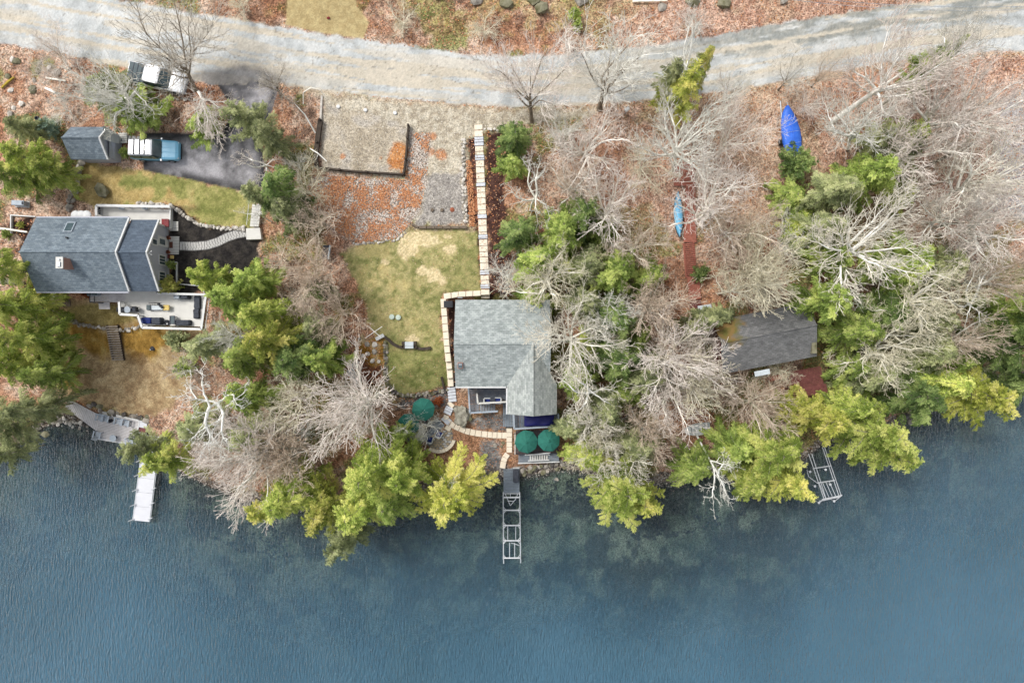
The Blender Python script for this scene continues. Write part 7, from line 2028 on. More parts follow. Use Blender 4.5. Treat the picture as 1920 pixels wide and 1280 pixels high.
def suv(label, loc, rz):
    t = thing('parked_car', label, 'car', loc, rz)
    b = MB(); b.loft([rsec(x, hw, z0, z1, .14) for x, hw, z0, z1 in [(-2.38, .80, .5, .85), (-2.33, .88, .36, 1.12), (-1.9, .95, .3, 1.16), (0, .965, .28, 1.14), (.75, .96, .28, 1.12), (1.3, .95, .3, 1.08), (2.0, .92, .32, 1.02), (2.26, .84, .38, .92), (2.36, .70, .48, .74)]], True)
    b.build('body', M['carblue'], t, smooth=False)
    for s in (-1, 1):
        b = MB(); b.hexa([(.85, s * .18, 1.10), (2.1, s * .18, 1.0), (2.1, s * .26, 1.0), (.85, s * .26, 1.10)][::s], [(.85, s * .18, 1.135), (2.1, s * .18, 1.035), (2.1, s * .26, 1.03), (.85, s * .26, 1.13)][::s]); b.build('hood_crease', M['carblue'], t)
    b = MB(); b.loft([[(x, -h0, 1.10), (x, h0, 1.10), (x2, h1, z1), (x2, -h1, z1)] for x, x2, h0, h1, z1 in [(-2.3, -2.1, .88, .72, 1.72), (-2.0, -1.8, .90, .76, 1.76), (.05, -.05, .90, .76, 1.76), (.70, .18, .86, .74, 1.70)]], True); b.build('cabin', M['glass'], t)
    b = MB(); b.loft([[(x, -h, z), (x, h, z), (x, h - .08, z + .05), (x, -h + .08, z + .05)] for x, h, z in [(-2.12, .74, 1.72), (-1.8, .80, 1.765), (-.05, .79, 1.765), (.12, .74, 1.73)]], True); b.build('roof', M['carwhite'], t)
    glass_quad(t, [(-.55, -.36, 1.83), (-.05, -.36, 1.825), (-.05, .36, 1.825), (-.55, .36, 1.83)], 'sunroof')
    for x in (-1.55, -1.0, -.55, ):
        b = MB(); b.box((x, 0, 1.88), (.07, 1.5, .04)); b.build('roof_bar', M['black'], t)
    for s in (-1, 1):
        b = MB(); b.tube([(-2.0, s * .72, 1.86), (0, s * .72, 1.87)], .025, 5); b.build('roof_rail', M['black'], t)
        b = MB(); b.box((.75, s * 1.03, 1.16), (.16, .2, .14), bev=.03); b.build('mirror', M['carwhite'], t)
        b = MB(); b.box((2.2, s * .66, .86), (.16, .3, .1), bev=.03); b.build('headlight', M['sheet'], t)
        b = MB(); b.box((-2.33, s * .76, .98), (.08, .14, .22), bev=.02); b.build('tail_light', M['red'], t)
        for xa, xb in ((-1.9, -1.05), (-.98, -.15), (-.08, .55)):
            glass_quad(t, [(xa, s * .945, 1.14), (xb, s * .945, 1.14), (min(xb, .3) - .03, s * .83, 1.62), (xa + .04, s * .83, 1.62)][::s], 'window')
        b = MB(); b.box((0, s * .965, .42), (2.7, .05, .16)); b.build('sill', M['black'], t)
        for x in (1.42, -1.42): wheel(t, x, s * .86)
    b = MB(); b.box((2.34, 0, .52), (.12, 1.5, .22), bev=.04); b.build('bumper', M['black'], t)
    glass_quad(t, [(.74, -.78, 1.16), (.74, .78, 1.16), (.20, .70, 1.71), (.20, -.70, 1.71)], 'windshield', th=.02)
    for s in (-.35, .15):
        b = MB(); b.tube([(.80, s, 1.17), (.62, s + .38, 1.34)], .012, 4); b.build('wiper', M['black'], t)
    return t
z_ = PG(300, 290)[2]
p = PG(300, 286)
suv('light blue off-road car with a white roof parked on the black driveway by the shed', (p[0], p[1], p[2] + .02), -.03)

def truck(label, loc, rz):
    t = thing('pickup_truck', label, 'truck', loc, rz)
    b = MB(); b.loft([rsec(x, hw, z0, z1, .14) for x, hw, z0, z1 in [(-2.75, .92, .5, 1.05), (-2.7, .97, .45, 1.18), (-.9, .99, .42, 1.2), (1.1, .99, .42, 1.2), (1.9, .98, .42, 1.16), (2.5, .94, .45, 1.08), (2.74, .82, .5, .9)]], True); b.build('body', M['carwhite'], t)
    b = MB(); b.hexa([(-2.66, -.88, 1.18), (-.98, -.88, 1.18), (-.98, .88, 1.18), (-2.66, .88, 1.18)], [(-2.62, -.86, 1.27), (-1.0, -.86, 1.27), (-1.0, .86, 1.27), (-2.62, .86, 1.27)]); b.build('bed_cover', M['bedcover'], t)
    for i in range(3):
        b = MB(); b.box((-2.2 + i * .42, 0, 1.285), (.05, 1.66, .02)); b.build('cover_seam', M['charcoal'], t)
    b = MB(); b.loft([[(x, -h0, 1.15), (x, h0, 1.15), (x2, h1, z1), (x2, -h1, z1)] for x, x2, h0, h1, z1 in [(-.92, -.8, .90, .76, 1.82), (-.2, -.2, .92, .78, 1.86), (.6, .45, .92, .78, 1.86), (1.35, .72, .88, .74, 1.8)]], True); b.build('cabin', M['glass'], t)
    b = MB(); b.loft([[(x, -h, z), (x, h, z), (x, h - .08, z + .05), (x, -h + .08, z + .05)] for x, h, z in [(-.82, .77, 1.82), (-.5, .82, 1.86), (.45, .82, 1.86), (.66, .76, 1.82)]], True); b.build('roof', M['carwhite'], t)
    for s in (-1, 1):
        b = MB(); b.box((1.1, s * 1.1, 1.22), (.18, .26, .2), bev=.03); b.build('mirror', M['black'], t)
        b = MB(); b.box((2.62, s * .7, .95), (.12, .3, .14), bev=.03); b.build('headlight', M['sheet'], t)
        for x in (1.75, -1.75):
            wheel(t, x, s * .9, .42, .28)
            f = MB(); f.box((x, s * 1.0, .95), (1.0, .06, .12), bev=.02); f.build('wheel_arch', M['black'], t)
        glass_quad(t, [(-.75, s * .95, 1.2), (.2, s * .95, 1.2), (.2, s * .84, 1.72), (-.7, s * .84, 1.72)][::s], 'window')
    b = MB(); b.box((2.74, 0, .62), (.14, 1.8, .24), bev=.04); b.build('bumper', M['steel'], t)
    glass_quad(t, [(1.4, -.8, 1.2), (1.4, .8, 1.2), (.74, .7, 1.79), (.74, -.7, 1.79)], 'windshield', th=.02)
    return t
p = PG(304, 153)
truck('white pickup truck with a grey bed cover, parked under the dark bare tree', (p[0], p[1], p[2] + .02), math.radians(-13))

# ------------------------------------------------------------------ boats
def hull(sections, m, name, parent, closed=True):
    b = MB(); b.loft(sections, closed); return b.build(name, M[m], parent, smooth=True)
p = PG(1476, 250)
t = thing('covered_boat', 'motor boat under a bright blue tarp, bow towards the road', 'boat', p, math.radians(100))
sec = []
for x, w, h, zk in [(-2.35, .62, .62, .45), (-1.9, .80, .78, .4), (-1.0, .92, 1.02, .4), (0, .93, 1.12, .4), (1.0, .80, 1.02, .42), (1.8, .50, .9, .5), (2.35, .15, .8, .6)]:
    r = []
    for k in range(12):
        a = k * math.pi * 2 / 12
        z = zk + .35 + math.sin(a) * (h - .35) * (.55 if math.sin(a) > 0 else .35) * (1 + .05 * math.sin(x * 7 + k))
        r.append((x, -math.cos(a) * w * (1 + .04 * math.sin(x * 5 + k * 2)), z))
    sec.append(r)
b = MB(); b.loft(sec, True); b.build('tarp', M['tarp_blue'], t, smooth=True)
b = MB(); b.tube([(-2.2, 0, 1.08), (-1, 0, 1.18), (0, 0, 1.23), (1, 0, 1.15), (2.2, 0, .98)], .03, 5); b.build('tarp_ridge', M['tarp_blue'], t)
for x in (-1.3, -.2, .9):
    b = MB(); w = .93 if x < .5 else .82
    b.tube([(x, -w, .7), (x, -w * .7, 1.1), (x, 0, 1.22), (x, w * .7, 1.1), (x, w, .7)], .012, 4); b.build('strap', M['sheet'], t)
b = MB(); b.box((-2.4, .1, .75), (.25, .3, .5), bev=.06); b.build('outboard_motor', M['sheet'], t)
t2 = thing('boat_trailer', 'galvanised trailer under the blue covered boat, tongue towards the road', 'trailer', p, math.radians(100))
for s in (-1, 1):
    b = MB(); b.tube([(-2.1, s * .5, .38), (1.6, s * .45, .38), (3.1 if s > 0 else 2.9, s * .3, .42)], .05, 5); b.build('frame_rail', M['steel'], t2)
    wheel(t2, -.8, s * .95, .3, .2)
for x in (-1.8, -.2, 1.4):
    b = MB(); b.box((x, 0, .36), (.08, 1.0, .08)); b.build('cross_bar', M['steel'], t2)

def canoe(label, loc, rz, L, W, m, name='canoe', tilt=0):
    t = thing(name, label, name, loc, rz)
    sec = []
    for i in range(11):
        u = i / 10 * 2 - 1; w = W / 2 * (1 - abs(u) ** 2.4) + .015
        sec.append([(u * L / 2, math.cos(a) * w, .42 * (1 - .25 * (1 - abs(u) ** 3)) * 0 + .05 + math.sin(a) * .34 * (1 - .3 * abs(u) ** 4) + .12 * abs(u) ** 4) for a in [k * math.pi / 7 for k in range(8)]])
    b = MB(); b.loft(sec, True); b.build('hull', M[m], t, smooth=True)
    b = MB(); b.tube([(-L / 2, 0, .42), (-L * .25, 0, .41), (0, 0, .41), (L * .25, 0, .41), (L / 2, 0, .42)], .02, 5); b.build('keel', M[m], t)
    for s in (-1, 1):
        b = MB(); b.tube([(u * L / 2, s * (W / 2 * (1 - abs(u) ** 2.4) + .03), .06) for u in [k / 5 - 1 for k in range(11)]], .03, 5); b.build('gunwale', M['charcoal'], t)
    return t
p = PG(1270, 404); canoe('pale blue upturned canoe lying beside the red boardwalk', (p[0], p[1], p[2] + .35), math.radians(92), 4.4, .85, 'canoe')
p = PG(1306, 803)
t = thing('rowboat', 'white rowboat on the bank above the water, partly under an evergreen', 'boat', (p[0], p[1], p[2] + .2), math.radians(8))
sec = [[(x, -w, .42), (x, -w * .75, .1), (x, 0, 0 + k), (x, w * .75, .1), (x, w, .42), (x, w - .05, .42), (x, w * .7, .14), (x, 0, .06 + k), (x, -w * .7, .14), (x, -w + .05, .42)] for x, w, k in [(-1.35, .25, .18), (-1.1, .42, .08), (-.5, .6, 0), (.3, .64, 0), (1.2, .56, 0)]]
b = MB(); b.loft(sec, True); b.build('hull', M['hull_white'], t)
for x in (-.5, .3, .9):
    b = MB(); b.box((x, 0, .34), (.24, 1.05, .04)); b.build('thwart', M['hull_white'], t)
b = MB(); b.loft([[(x, -w, .44), (x, w, .44), (x, w, .47), (x, -w, .47)] for x, w in [(-1.4, .1), (-1.1, .4), (-.75, .52)]], True); b.build('bow_deck', M['hull_white'], t)
b = MB(); b.box((1.22, 0, .3), (.06, 1.1, .36)); b.build('transom', M['sheet'], t)

# ------------------------------------------------------------------ umbrellas
def umbrella(label, loc, r, rz=0, h=2.5, cat='umbrella', low=0.0):
    t = thing('garden_umbrella', label, cat, loc, rz)
    n = 8
    for k in range(n):
        a0, a1 = k * 2 * math.pi / n, (k + 1) * 2 * math.pi / n
        b = MB(); V = []; ir = 3
        for i in range(ir + 1):
            f = .05 + .95 * i / ir; z = h - .62 * (f ** 1.35)
            for j in range(4):
                a = a0 + (a1 - a0) * j / 3; sag = 1 - .06 * math.sin(j / 3 * math.pi) * f
                V.append((math.cos(a) * r * f * sag, math.sin(a) * r * f * sag, z - .05 * math.sin(j / 3 * math.pi) * f))
        for j in range(4):
            a = a0 + (a1 - a0) * j / 3; sag = 1 - .06 * math.sin(j / 3 * math.pi); V.append((math.cos(a) * r * sag, math.sin(a) * r * sag, h - .62 - .14))
        F = [(i * 4 + j, (i + 1) * 4 + j, (i + 1) * 4 + j + 1, i * 4 + j + 1) for i in range(ir + 1) for j in range(3)]
        b.add(V, F); b.build('canopy_panel', M['green'], t)
        b = MB(); b.tube([(0, 0, h + .01), (math.cos(a0) * r * .5, math.sin(a0) * r * .5, h - .24), (math.cos(a0) * r * 1.0, math.sin(a0) * r, h - .6)], .018, 5); b.build('rib', M['green'], t)
    b = MB(); b.lathe((0, 0, h - .04), [(.16, 0), (.13, .06), (.05, .09), (.03, .16)], 10); b.build('finial', M['green'], t)
    b = MB(); b.tube([(0, 0, 0), (0, 0, h - .05)], .03, 8); b.build('pole', M['timber_grey'], t)
    b = MB(); b.lathe((0, 0, 0), [(.28, 0), (.28, .06), (.08, .1), (.06, .3)], 12); b.build('base', M['charcoal'], t)
    return t

# ------------------------------------------------------------------ centre: garden deck, umbrella deck, dock
zg = PG(800, 805)[2] + .35
gd = thing('garden_deck', 'small angled grey board deck beside the garden umbrella', 'deck', P(800, 805, zg))
planks(gd, [P(814, 777, zg), P(834, 797, zg), P(792, 830, zg), P(768, 806, zg)][0:4], 16, .06, M['board_grey'])
planks(gd, [P(768, 806, zg - .01), P(792, 830.5, zg - .01), P(776, 842, zg - .01), P(752, 818, zg - .01)], 7, .06, M['board_grey'])
b = MB(); pts_ = [P(a, c, zg + .03)[:2] for a, c in ((776, 790), (802, 786), (810, 800), (786, 824), (772, 812))]; b.prism(pts_, zg + .002, zg + .02); b.build('outdoor_rug', M['dkdeck'], gd, world=True)
for k in range(3):
    b = MB(); q = [P(834 + k * 2.6 - 1.5, 781 + k * .8 + 12 - 13, zg - .08 - k * .08), P(846 - 2 + k, 794 + k, zg - .08 - k * .08)]
    bar(b, P(828 + k * 3, 776 + 6 - k * 2.5 + 2, zg - .06 - k * .1), P(840 + k * 3, 790 + 4 - k * 2.5 + 1, zg - .06 - k * .1), .22, .06); b.build('step', M['slab_grey'], gd, world=True)
def table(label, loc, rz, L, W, top, frame, h=.72, name='garden_table'):
    t = thing(name, label, 'table', loc, rz)
    b = MB(); b.box((0, 0, h), (L, W, .04), bev=.01); b.build('table_top', M[top], t)
    for s in (-1, 1):
        b = MB(); b.box((s * L / 2 - s * .03, 0, h + .015), (.1, W + .06, .06)); b.build('edge', M[frame], t)
        b = MB(); b.box((0, s * (W / 2 + .02), h), (L, .05, .05)); b.build('edge', M[frame], t)
        for q in (-1, 1):
            b = MB(); b.box((s * (L / 2 - .08), q * (W / 2 - .06), h / 2 - .02), (.06, .06, h)); b.build('leg', M[frame], t)
    return t
table('rectangular pale stone-topped table with a dark frame on the garden deck', P(791, 800, zg), math.radians(37), 1.15, .68, 'wicker', 'black', .5)
umbrella('open green octagonal umbrella at the top corner of the garden deck', P(792.5, 768, zg + 2.3)[:2] + (zg,), 1.18, .2)
umbrella('green umbrella half hidden by the small green evergreen left of the garden deck', P(764, 797, zg + 2.0)[:2] + (zg - .2,), 1.15, .4, 2.3)

def sofa_chair(label, loc, rz, seat='blue', frame='sheet', w=.62, arms=True):
    t = thing('cushioned_chair', label, 'chair', loc, rz)
    b = MB(); b.box((0, 0, .36), (w - .1, .56, .14), bev=.04); b.build('seat', M[seat], t)
    b = MB(); b.box((0, .32, .58), (w - .08, .14, .5), bev=.04); b.build('backrest', M[frame], t)
    if arms:
        for s in (-1, 1):
            b = MB(); b.box((s * (w / 2 - .02), 0, .56), (.09, .62, .05), bev=.01); b.build('armrest', M[frame], t)
    for s in (-1, 1):
        for q in (-1, 1):
            b = MB(); b.box((s * (w / 2 - .04), q * .25, .28), (.05, .05, .52)); b.build('leg', M[frame], t)
    return t
def deck_chair(label, loc, rz, m='greyblue', fanback=5):
    """slatted low chair with a fan back"""
    t = thing('slatted_chair', label, 'chair', loc, rz)
    for i in range(4):
        b = MB(); b.box((0, -.22 + i * .13, .36 - i * .02), (.52, .11, .025)); b.build('seat_slat', M[m], t)
    for i in range(fanback):
        x = (i - (fanback - 1) / 2) * .115
        b = MB(); b.hexa([(x * .9 - .045, .2, .3), (x * .9 + .045, .2, .3), (x * .9 + .045, .225, .3), (x * .9 - .045, .225, .3)], [(x * 1.15 - .05, .46, .95 - abs(x) * .3), (x * 1.15 + .05, .46, .95 - abs(x) * .3), (x * 1.15 + .05, .49, .95 - abs(x) * .3), (x * 1.15 - .05, .49, .95 - abs(x) * .3)]); b.build('back_slat', M[m], t)
    for s in (-1, 1):
        b = MB(); b.box((s * .35, .0, .56), (.13, .72, .025)); b.build('armrest', M[m], t)
        for q in (-.28, .26):
            b = MB(); b.box((s * .33, q, .28), (.04, .1, .56)); b.build('leg', M[m], t)
    return t
c0 = sofa_chair('wicker chair partly under the right edge of the open umbrella on the garden deck', P(811, 782, zg), math.radians(-55), 'wicker', 'wicker')
def sc_(label, p, rz, seat=None):
    o = copy_tree(c0); o.location = p; o.rotation_euler = (0, 0, rz); o['label'] = label
    return o
sc_('wicker chair at the left edge of the open umbrella on the garden deck', P(773, 787, zg), math.radians(60))
zp = PG(826, 820)[2]
t = thing('half_round_patio', 'half-round patio of pale paving stones below the garden deck', 'patio', PG(826, 820))
rs_ = random.Random(4)
for i in range(12):
    for j in range(8):
        px = 800 + j * 6.6 + (i % 2) * 3.2 + rs_.uniform(-.6, .6); py = 800 + i * 4 + rs_.uniform(-.4, .4)
        dx, dy = px - 822, py - 816
        if dx * dx + dy * dy < 27 ** 2 and (py - 812) > -(px - 822) * .75 - 3:
            x, y, z = P(px, py, zp + .08); b = MB(); b.box((x, y, z), (.29 * rs_.uniform(.9, 1.1), .17 * rs_.uniform(.9, 1.1), .08), rz=rs_.uniform(-.12, .12), bev=.015); b.build('paving_stone', M['paver' if rs_.random() < .3 else 'wicker'], t, world=True)
b = MB(); b.prism([P(822 + 27 * math.cos(a), 816 + 27 * math.sin(a), zp)[:2] for a in [math.radians(x) for x in range(-38, 145, 12)]], zp - .25, zp + .07); b.build('sand_base', M['paver_edge'], t, world=True)
t = thing('curved_seat_wall', 'low curved wall of cream stones round the half-round patio', 'wall', PG(836, 842))
for k in range(9):
    a0, a1 = math.radians(18 + k * 12), math.radians(18 + k * 12 + 11)
    q = [P(822 + r * math.cos(a), 816 + r * math.sin(a) , zp + .42) for r, a in ((27.5, a0), (33.5, a0), (33.5, a1), (27.5, a1))]
    if (q[1][0] - q[0][0]) * (q[2][1] - q[0][1]) - (q[1][1] - q[0][1]) * (q[2][0] - q[0][0]) < 0: q = q[::-1]
    b = MB(); b.hexa([up3(p, -.6) for p in q], q); b.build('stone', M['slab'], t, world=True)
c1 = sofa_chair('chair with a navy cushion on the half-round patio, nearest the deck corner', P(824, 813, zp + .1), math.radians(150), 'blue', 'hull_white')
o = copy_tree(c1); o.location = P(807, 823, zp + .1); o.rotation_euler = (0, 0, math.radians(165)); o['label'] = 'chair with a navy cushion on the half-round patio, beside the large light green evergreen'
o = copy_tree(c1); o.location = P(914, 751, ZB); o.rotation_euler = (0, 0, math.radians(90)); o['label'] = 'navy cushioned chair on the balcony deck, the left one of the pair'
o = copy_tree(c1); o.location = P(934, 750, ZB); o.rotation_euler = (0, 0, math.radians(-90)); o['label'] = 'navy cushioned chair on the balcony deck, the right one of the pair'
table('small dark table between the two navy chairs on the balcony deck', P(924, 750, ZB), 0, .45, .5, 'charcoal', 'charcoal', .5, 'side_table')

zu = PG(1005, 830)[2] + .6
t = thing('umbrella_deck', 'dark board deck under the two green umbrellas by the lake', 'deck', P(1005, 830, zu))
planks(t, [P(967, 807, zu), P(1047, 805, zu), P(1047, 850, zu), P(967, 852, zu)], 18, .05, M['dkdeck'])
posts(t, [P(a, c, zu)[:2] for a, c in ((969, 809), (1045, 807), (969, 850), (1008, 850), (1045, 848))], zu - .05, m='board_grey')
b = MB(); bar(b, P(965.5, 812, zu + .9), P(965.5, 850, zu + .9), .08, .06); b.build('rail', M['offwhite'], t, world=True)
for py in (812, 831, 850):
    b = MB(); x, y, z = P(965.5, py, zu + .45); b.box((x, y, z), (.08, .08, .9)); b.build('rail_post', M['offwhite'], t, world=True)
umbrella('left green octagonal umbrella of the pair on the deck by the lake', P(987, 829, zu + 2.2)[:2] + (zu,), 1.2, .15, 2.4)
umbrella('right green octagonal umbrella of the pair on the deck by the lake', P(1029, 826, zu + 2.0)[:2] + (zu,), 1.17, .38, 2.4)
table('dark dining table under the left umbrella by the lake', P(985, 830, zu), .1, 1.3, .8, 'charcoal', 'black')
t = thing('lower_deck', 'long narrow grey-blue deck with a white rim below the two umbrellas', 'deck', P(1010, 858, zu - .7))
zl = zu - .6
planks(t, [P(972, 852, zl), P(1048, 849, zl), P(1048, 864, zl), P(972, 867, zl)], 7, .05, M['board_grey'])
b = MB(); bar(b, P(971, 868.5, zl + .1), P(1049, 865.5, zl + .1), .1, .22); b.build('fascia', M['white'], t, world=True)
posts(t, [P(a, c, zl)[:2] for a, c in ((974, 865), (1010, 864), (1046, 862))], zl - .05, m='board_grey')
t = thing('white_deck_stair', 'white-sided stair running along the narrow lower deck', 'stairs', P(1010, 858, zl))
for i in range(8):
    b = MB(); b.box(P(994.5 + i * 4.4, 858, zl + .55 - i * .06), (.14, .58, .04)); b.build('step', M['offwhite'], t, world=True)
for yy in (852.5, 863.5):
    b = MB(); bar(b, P(990, yy, zl + .75), P(1030, yy - 1.4, zl + .3), .12, .1); b.build('stringer', M['white'], t, world=True)
b = MB(); bar(b, P(984, 853, zl + .8), P(1032, 848.5, zl + 1.0), .07, .06); b.build('handrail', M['white'], t, world=True)
for px in (986, 1029):
    b = MB(); x, y, z = P(px, 851, zl + .5); b.box((x, y, z), (.08, .08, 1.0)); b.build('rail_post', M['white'], t, world=True)

zd = .55
t = thing('dock_platform', 'grey-blue board dock platform with a dark covered corner at the centre shore', 'dock', P(959, 900, zd))
planks(t, [P(944, 878, zd), P(974, 878, zd), P(974, 924, zd), P(944, 924, zd)], 17, .05, M['board_grey'])
posts(t, [P(a, c, zd)[:2] for a, c in ((946, 880), (972, 880), (946, 922), (972, 922))], zd - .05, m='steel')
b = MB(); b.box(P(967.5, 892, zd + .2), (.65, 1.35, .36), bev=.1); b.build('dock_box', M['charcoal'], t, world=True)
b = MB(); bar(b, P(961, 877, zd + .12), P(974, 877, zd + .12), .1, .1); b.build('handle_bar', M['white'], t, world=True)
def frame_bars(t, bars, z, r, m='white_metal', name='bar'):
    for a, b_ in bars:
        q = MB(); q.tube([P(a[0], a[1], z), P(b_[0], b_[1], z)], r, 5); q.build(name, M[m], t, world=True)
t = thing('stripped_dock', 'white open metal frame of a stripped dock extending from the grey dock platform', 'dock frame', P(959, 985, zd))
frame_bars(t, [((943.5, 922), (944, 1047)), ((974.5, 922), (976, 1047))], zd, .055, name='side_rail')
frame_bars(t, [((944, 932), (974, 932)), ((944, 956), (974, 956)), ((944, 984.5), (975, 984.5)), ((944, 1013), (975, 1013)), ((944, 1045.5), (976, 1045.5))], zd, .085, name='cross_bar')
frame_bars(t, [((947, 925), (957, 947.5)), ((967, 935), (957, 947.5)), ((971, 925), (966, 937)), ((944, 925), (974, 925)), ((950, 933), (967, 933)), ((957, 925), (957, 934)), ((952, 939), (963, 939)),
               ((952, 986), (952, 1011)), ((967, 986), (967, 1011)), ((955.5, 1017), (955.5, 1044)), ((965, 1017), (965, 1044)), ((958, 1017), (974, 1022))], zd, .04, name='brace')
for y in (956, 984.5, 1013, 1045.5):
    for s, x in ((1, 944), (-1, 975)):
        frame_bars(t, [((x, y - 6), (x + s * 5, y))] + ([((x, y + 6), (x + s * 5, y))] if y < 1040 else []), zd, .035, name='gusset')
        x_, yy_, z_ = P(x - s * .8, y, zd); q = MB(); q.tube([(x_, yy_, -1.6), (x_, yy_, zd + .35)], .045, 6); q.build('leg', M['white_metal'], t, world=True)
frame_bars(t, [((944, 1046), (944.5, 1056)), ((976, 1046), (976.5, 1055))], zd, .05, name='end_post')

t = thing('boat_lift', 'white metal boat lift frame standing in the shallows at the right shore', 'boat lift', P(1548, 910, .6))
frame_bars(t, [((1516, 850), (1545, 935)), ((1522, 850), (1549, 935)), ((1542, 838), (1573, 929)), ((1546, 838), (1577, 928))], .6, .04, name='side_rail')
frame_bars(t, [((1524, 878), (1557, 873)), ((1532, 905), (1565, 900)), ((1541, 936), (1579, 928)), ((1536, 939), (1574, 931))], .62, .065, name='cross_bar')
frame_bars(t, [((1536 + i * 6.2, 905 - i), (1548 + i * 6.2, 933 - i * 1.4)) for i in range(4)] + [((1535, 943), (1548, 933)), ((1564, 940), (1579, 928)), ((1513, 881), (1516, 893)), ((1516, 893), (1532, 905))], .6, .035, name='brace')
for (px, py) in ((1519, 884), (1548, 880), (1528, 911), (1557, 908), (1535.5, 942), (1564, 939)):
    x, y, z = P(px, py, .7); q = MB(); q.tube([(x, y, -1.2), (x, y, .7)], .03, 6); q.build('leg', M['white_metal'], t, world=True)
    q = MB(); q.lathe((x, y, .68), [(.13, 0), (.13, .05), (.05, .07)], 12); q.build('leg_cap', M['white_metal'], t, world=True)

# ------------------------------------------------------------------ left dock
zk_ = .75
t = thing('dock_gangway', 'pale plank gangway slanting down to the left dock platform', 'gangway', P(150, 775, zk_))
planks(t, [P(130, 748, zk_ + .2), P(120.5, 762.5, zk_ + .2), P(181, 808, zk_ + .02), P(188, 779, zk_ + .02)], 21, .05, M['board_pale'])
t = thing('left_dock_platform', 'pale plank dock platform with grey chairs at the left shore', 'dock', P(218, 800, zk_))
planks(t, [P(186, 772, zk_), P(180, 821, zk_), P(252, 833, zk_), P(260, 789, zk_)][0:4], 1, .03, M['timber_grey'], name='sub_floor')
def lerp_px(a, b, t_): return (a[0] + (b[0] - a[0]) * t_, a[1] + (b[1] - a[1]) * t_)
planks(t, [P(186, 772, zk_ + .03), P(260, 789, zk_ + .03), P(252, 833, zk_ + .03), P(180, 821, zk_ + .03)], 17, .028, M['board_pale'])
for a, b_ in (((186, 771), (260, 788)), ((179.5, 822), (252, 834)), ((261, 789), (253, 833))):
    b = MB(); bar(b, P(*a, zk_ + .05), P(*b_, zk_ + .05), .12, .3); b.build('fascia', M['white'], t, world=True)
posts(t, [P(a, c, zk_)[:2] for a, c in ((184, 818), (215, 824), (249, 830))], zk_ - .05, m='timber_grey')
t = thing('dock_section', 'two white dock panels between the left platform and the walkway', 'dock', P(266, 805, zk_))
for a, c in ((268, 794), (266, 818)):
    b = MB(); b.box(P(a, c, zk_ - .02), (.95, .85, .08), rz=-.15, bev=.02); b.build('panel', M['dock_white'], t, world=True)
b = MB(); b.box(P(266, 806, zk_ - .1), (.8, 1.9, .06), rz=-.15); b.build('red_beam', M['board_red'], t, world=True)
t = thing('dock_walkway', 'long white dock walkway reaching into the lake at the left', 'dock', P(271, 915, zk_))
planks(t, [P(270, 815, zk_), P(298, 818, zk_), P(279, 978, zk_), P(249, 975, zk_)], 6, .08, M['dock_white'], name='panel', gap=.02)
for a, b_ in (((269, 815), (248.5, 975)), ((298.5, 818), (279.5, 978))):
    b = MB(); bar(b, P(*a, zk_ + .03), P(*b_, zk_ + .03), .06, .22); b.build('side_rail', M['white_metal'], t, world=True)
b = MB(); b.tube([P(300, 830, zk_ + .15), P(282, 974, zk_ + .15)], .035, 5); b.build('bumper_pipe', M['white_metal'], t, world=True)
for i, py in enumerate((862, 889, 917, 945, 973)):
    lx = 270 - (py - 815) * 21 / 160; rx_ = 298 - (py - 818) * 19 / 160
    for sx_, x in ((-1, lx), (1, rx_)):
        if sx_ > 0 and i < 2: continue
        b = MB(); b.tube([P(x + 1 * sx_ * -1, py, zk_ + .1), P(x - 9 if sx_ < 0 else x + 6, py + (4 if sx_ < 0 else -3), zk_ + .5)], .06, 5); b.build('mooring_arm', M['white_metal'], t, world=True)
        x_, y_, _z = P(x, py, zk_); b = MB(); b.tube([(x_, y_, -1.5), (x_, y_, zk_ + .3)], .04, 6); b.build('leg', M['white_metal'], t, world=True)

g0 = None
for i, (px, py, rz, lab) in enumerate(((192, 782, -.2, 'grey slatted chair on the left dock platform, leftmost of the four along the bank'), (202, 784, -.2, 'grey slatted chair on the left dock platform, second of the four along the bank'),
                                       (226, 789, -.2, 'grey slatted chair on the left dock platform, third of the four along the bank'), (240, 792, -.2, 'grey slatted chair on the left dock platform, rightmost of the four along the bank'),
                                       (187, 814, 2.9, 'grey slatted chair at the lower left corner of the left dock platform'), (247, 825, 3.3, 'grey slatted chair at the lower right corner of the left dock platform'))):
    if g0 is None: g0 = deck_chair(lab, P(px, py, zk_ + .03), rz); o = g0
    else:
        o = copy_tree(g0); o.location = P(px, py, zk_ + .03); o.rotation_euler = (0, 0, rz); o['label'] = lab
    o['group'] = 'grey slatted chairs on the left dock platform'
def round_table(label, loc, r=.36, m='greyblue', h=.5):
    t = thing('round_table', label, 'table', loc)
    b = MB(); b.lathe((0, 0, h), [(r, 0), (r, .03), (r * .96, .045), (.01, .045)], 18); b.build('table_top', M[m], t)
    b = MB(); b.lathe((0, 0, 0), [(.2, 0), (.05, .08), (.04, h)], 8); b.build('stand', M['charcoal'], t)
    return t
round_table('round pale table near the water edge of the left dock platform', P(217, 820, zk_ + .03), .36)
t = thing('fire_bowl', 'small black oblong fire bowl among the chairs on the left dock platform', 'fire bowl', P(210, 788, zk_ + .03), .35)
b = MB(); b.lathe((0, 0, 0), [(.2, 0), (.3, .25), (.33, .3), (.26, .3), (.2, .15)], 12); b.build('bowl', M['black'], t); t.scale = (1.1, .6, 1)

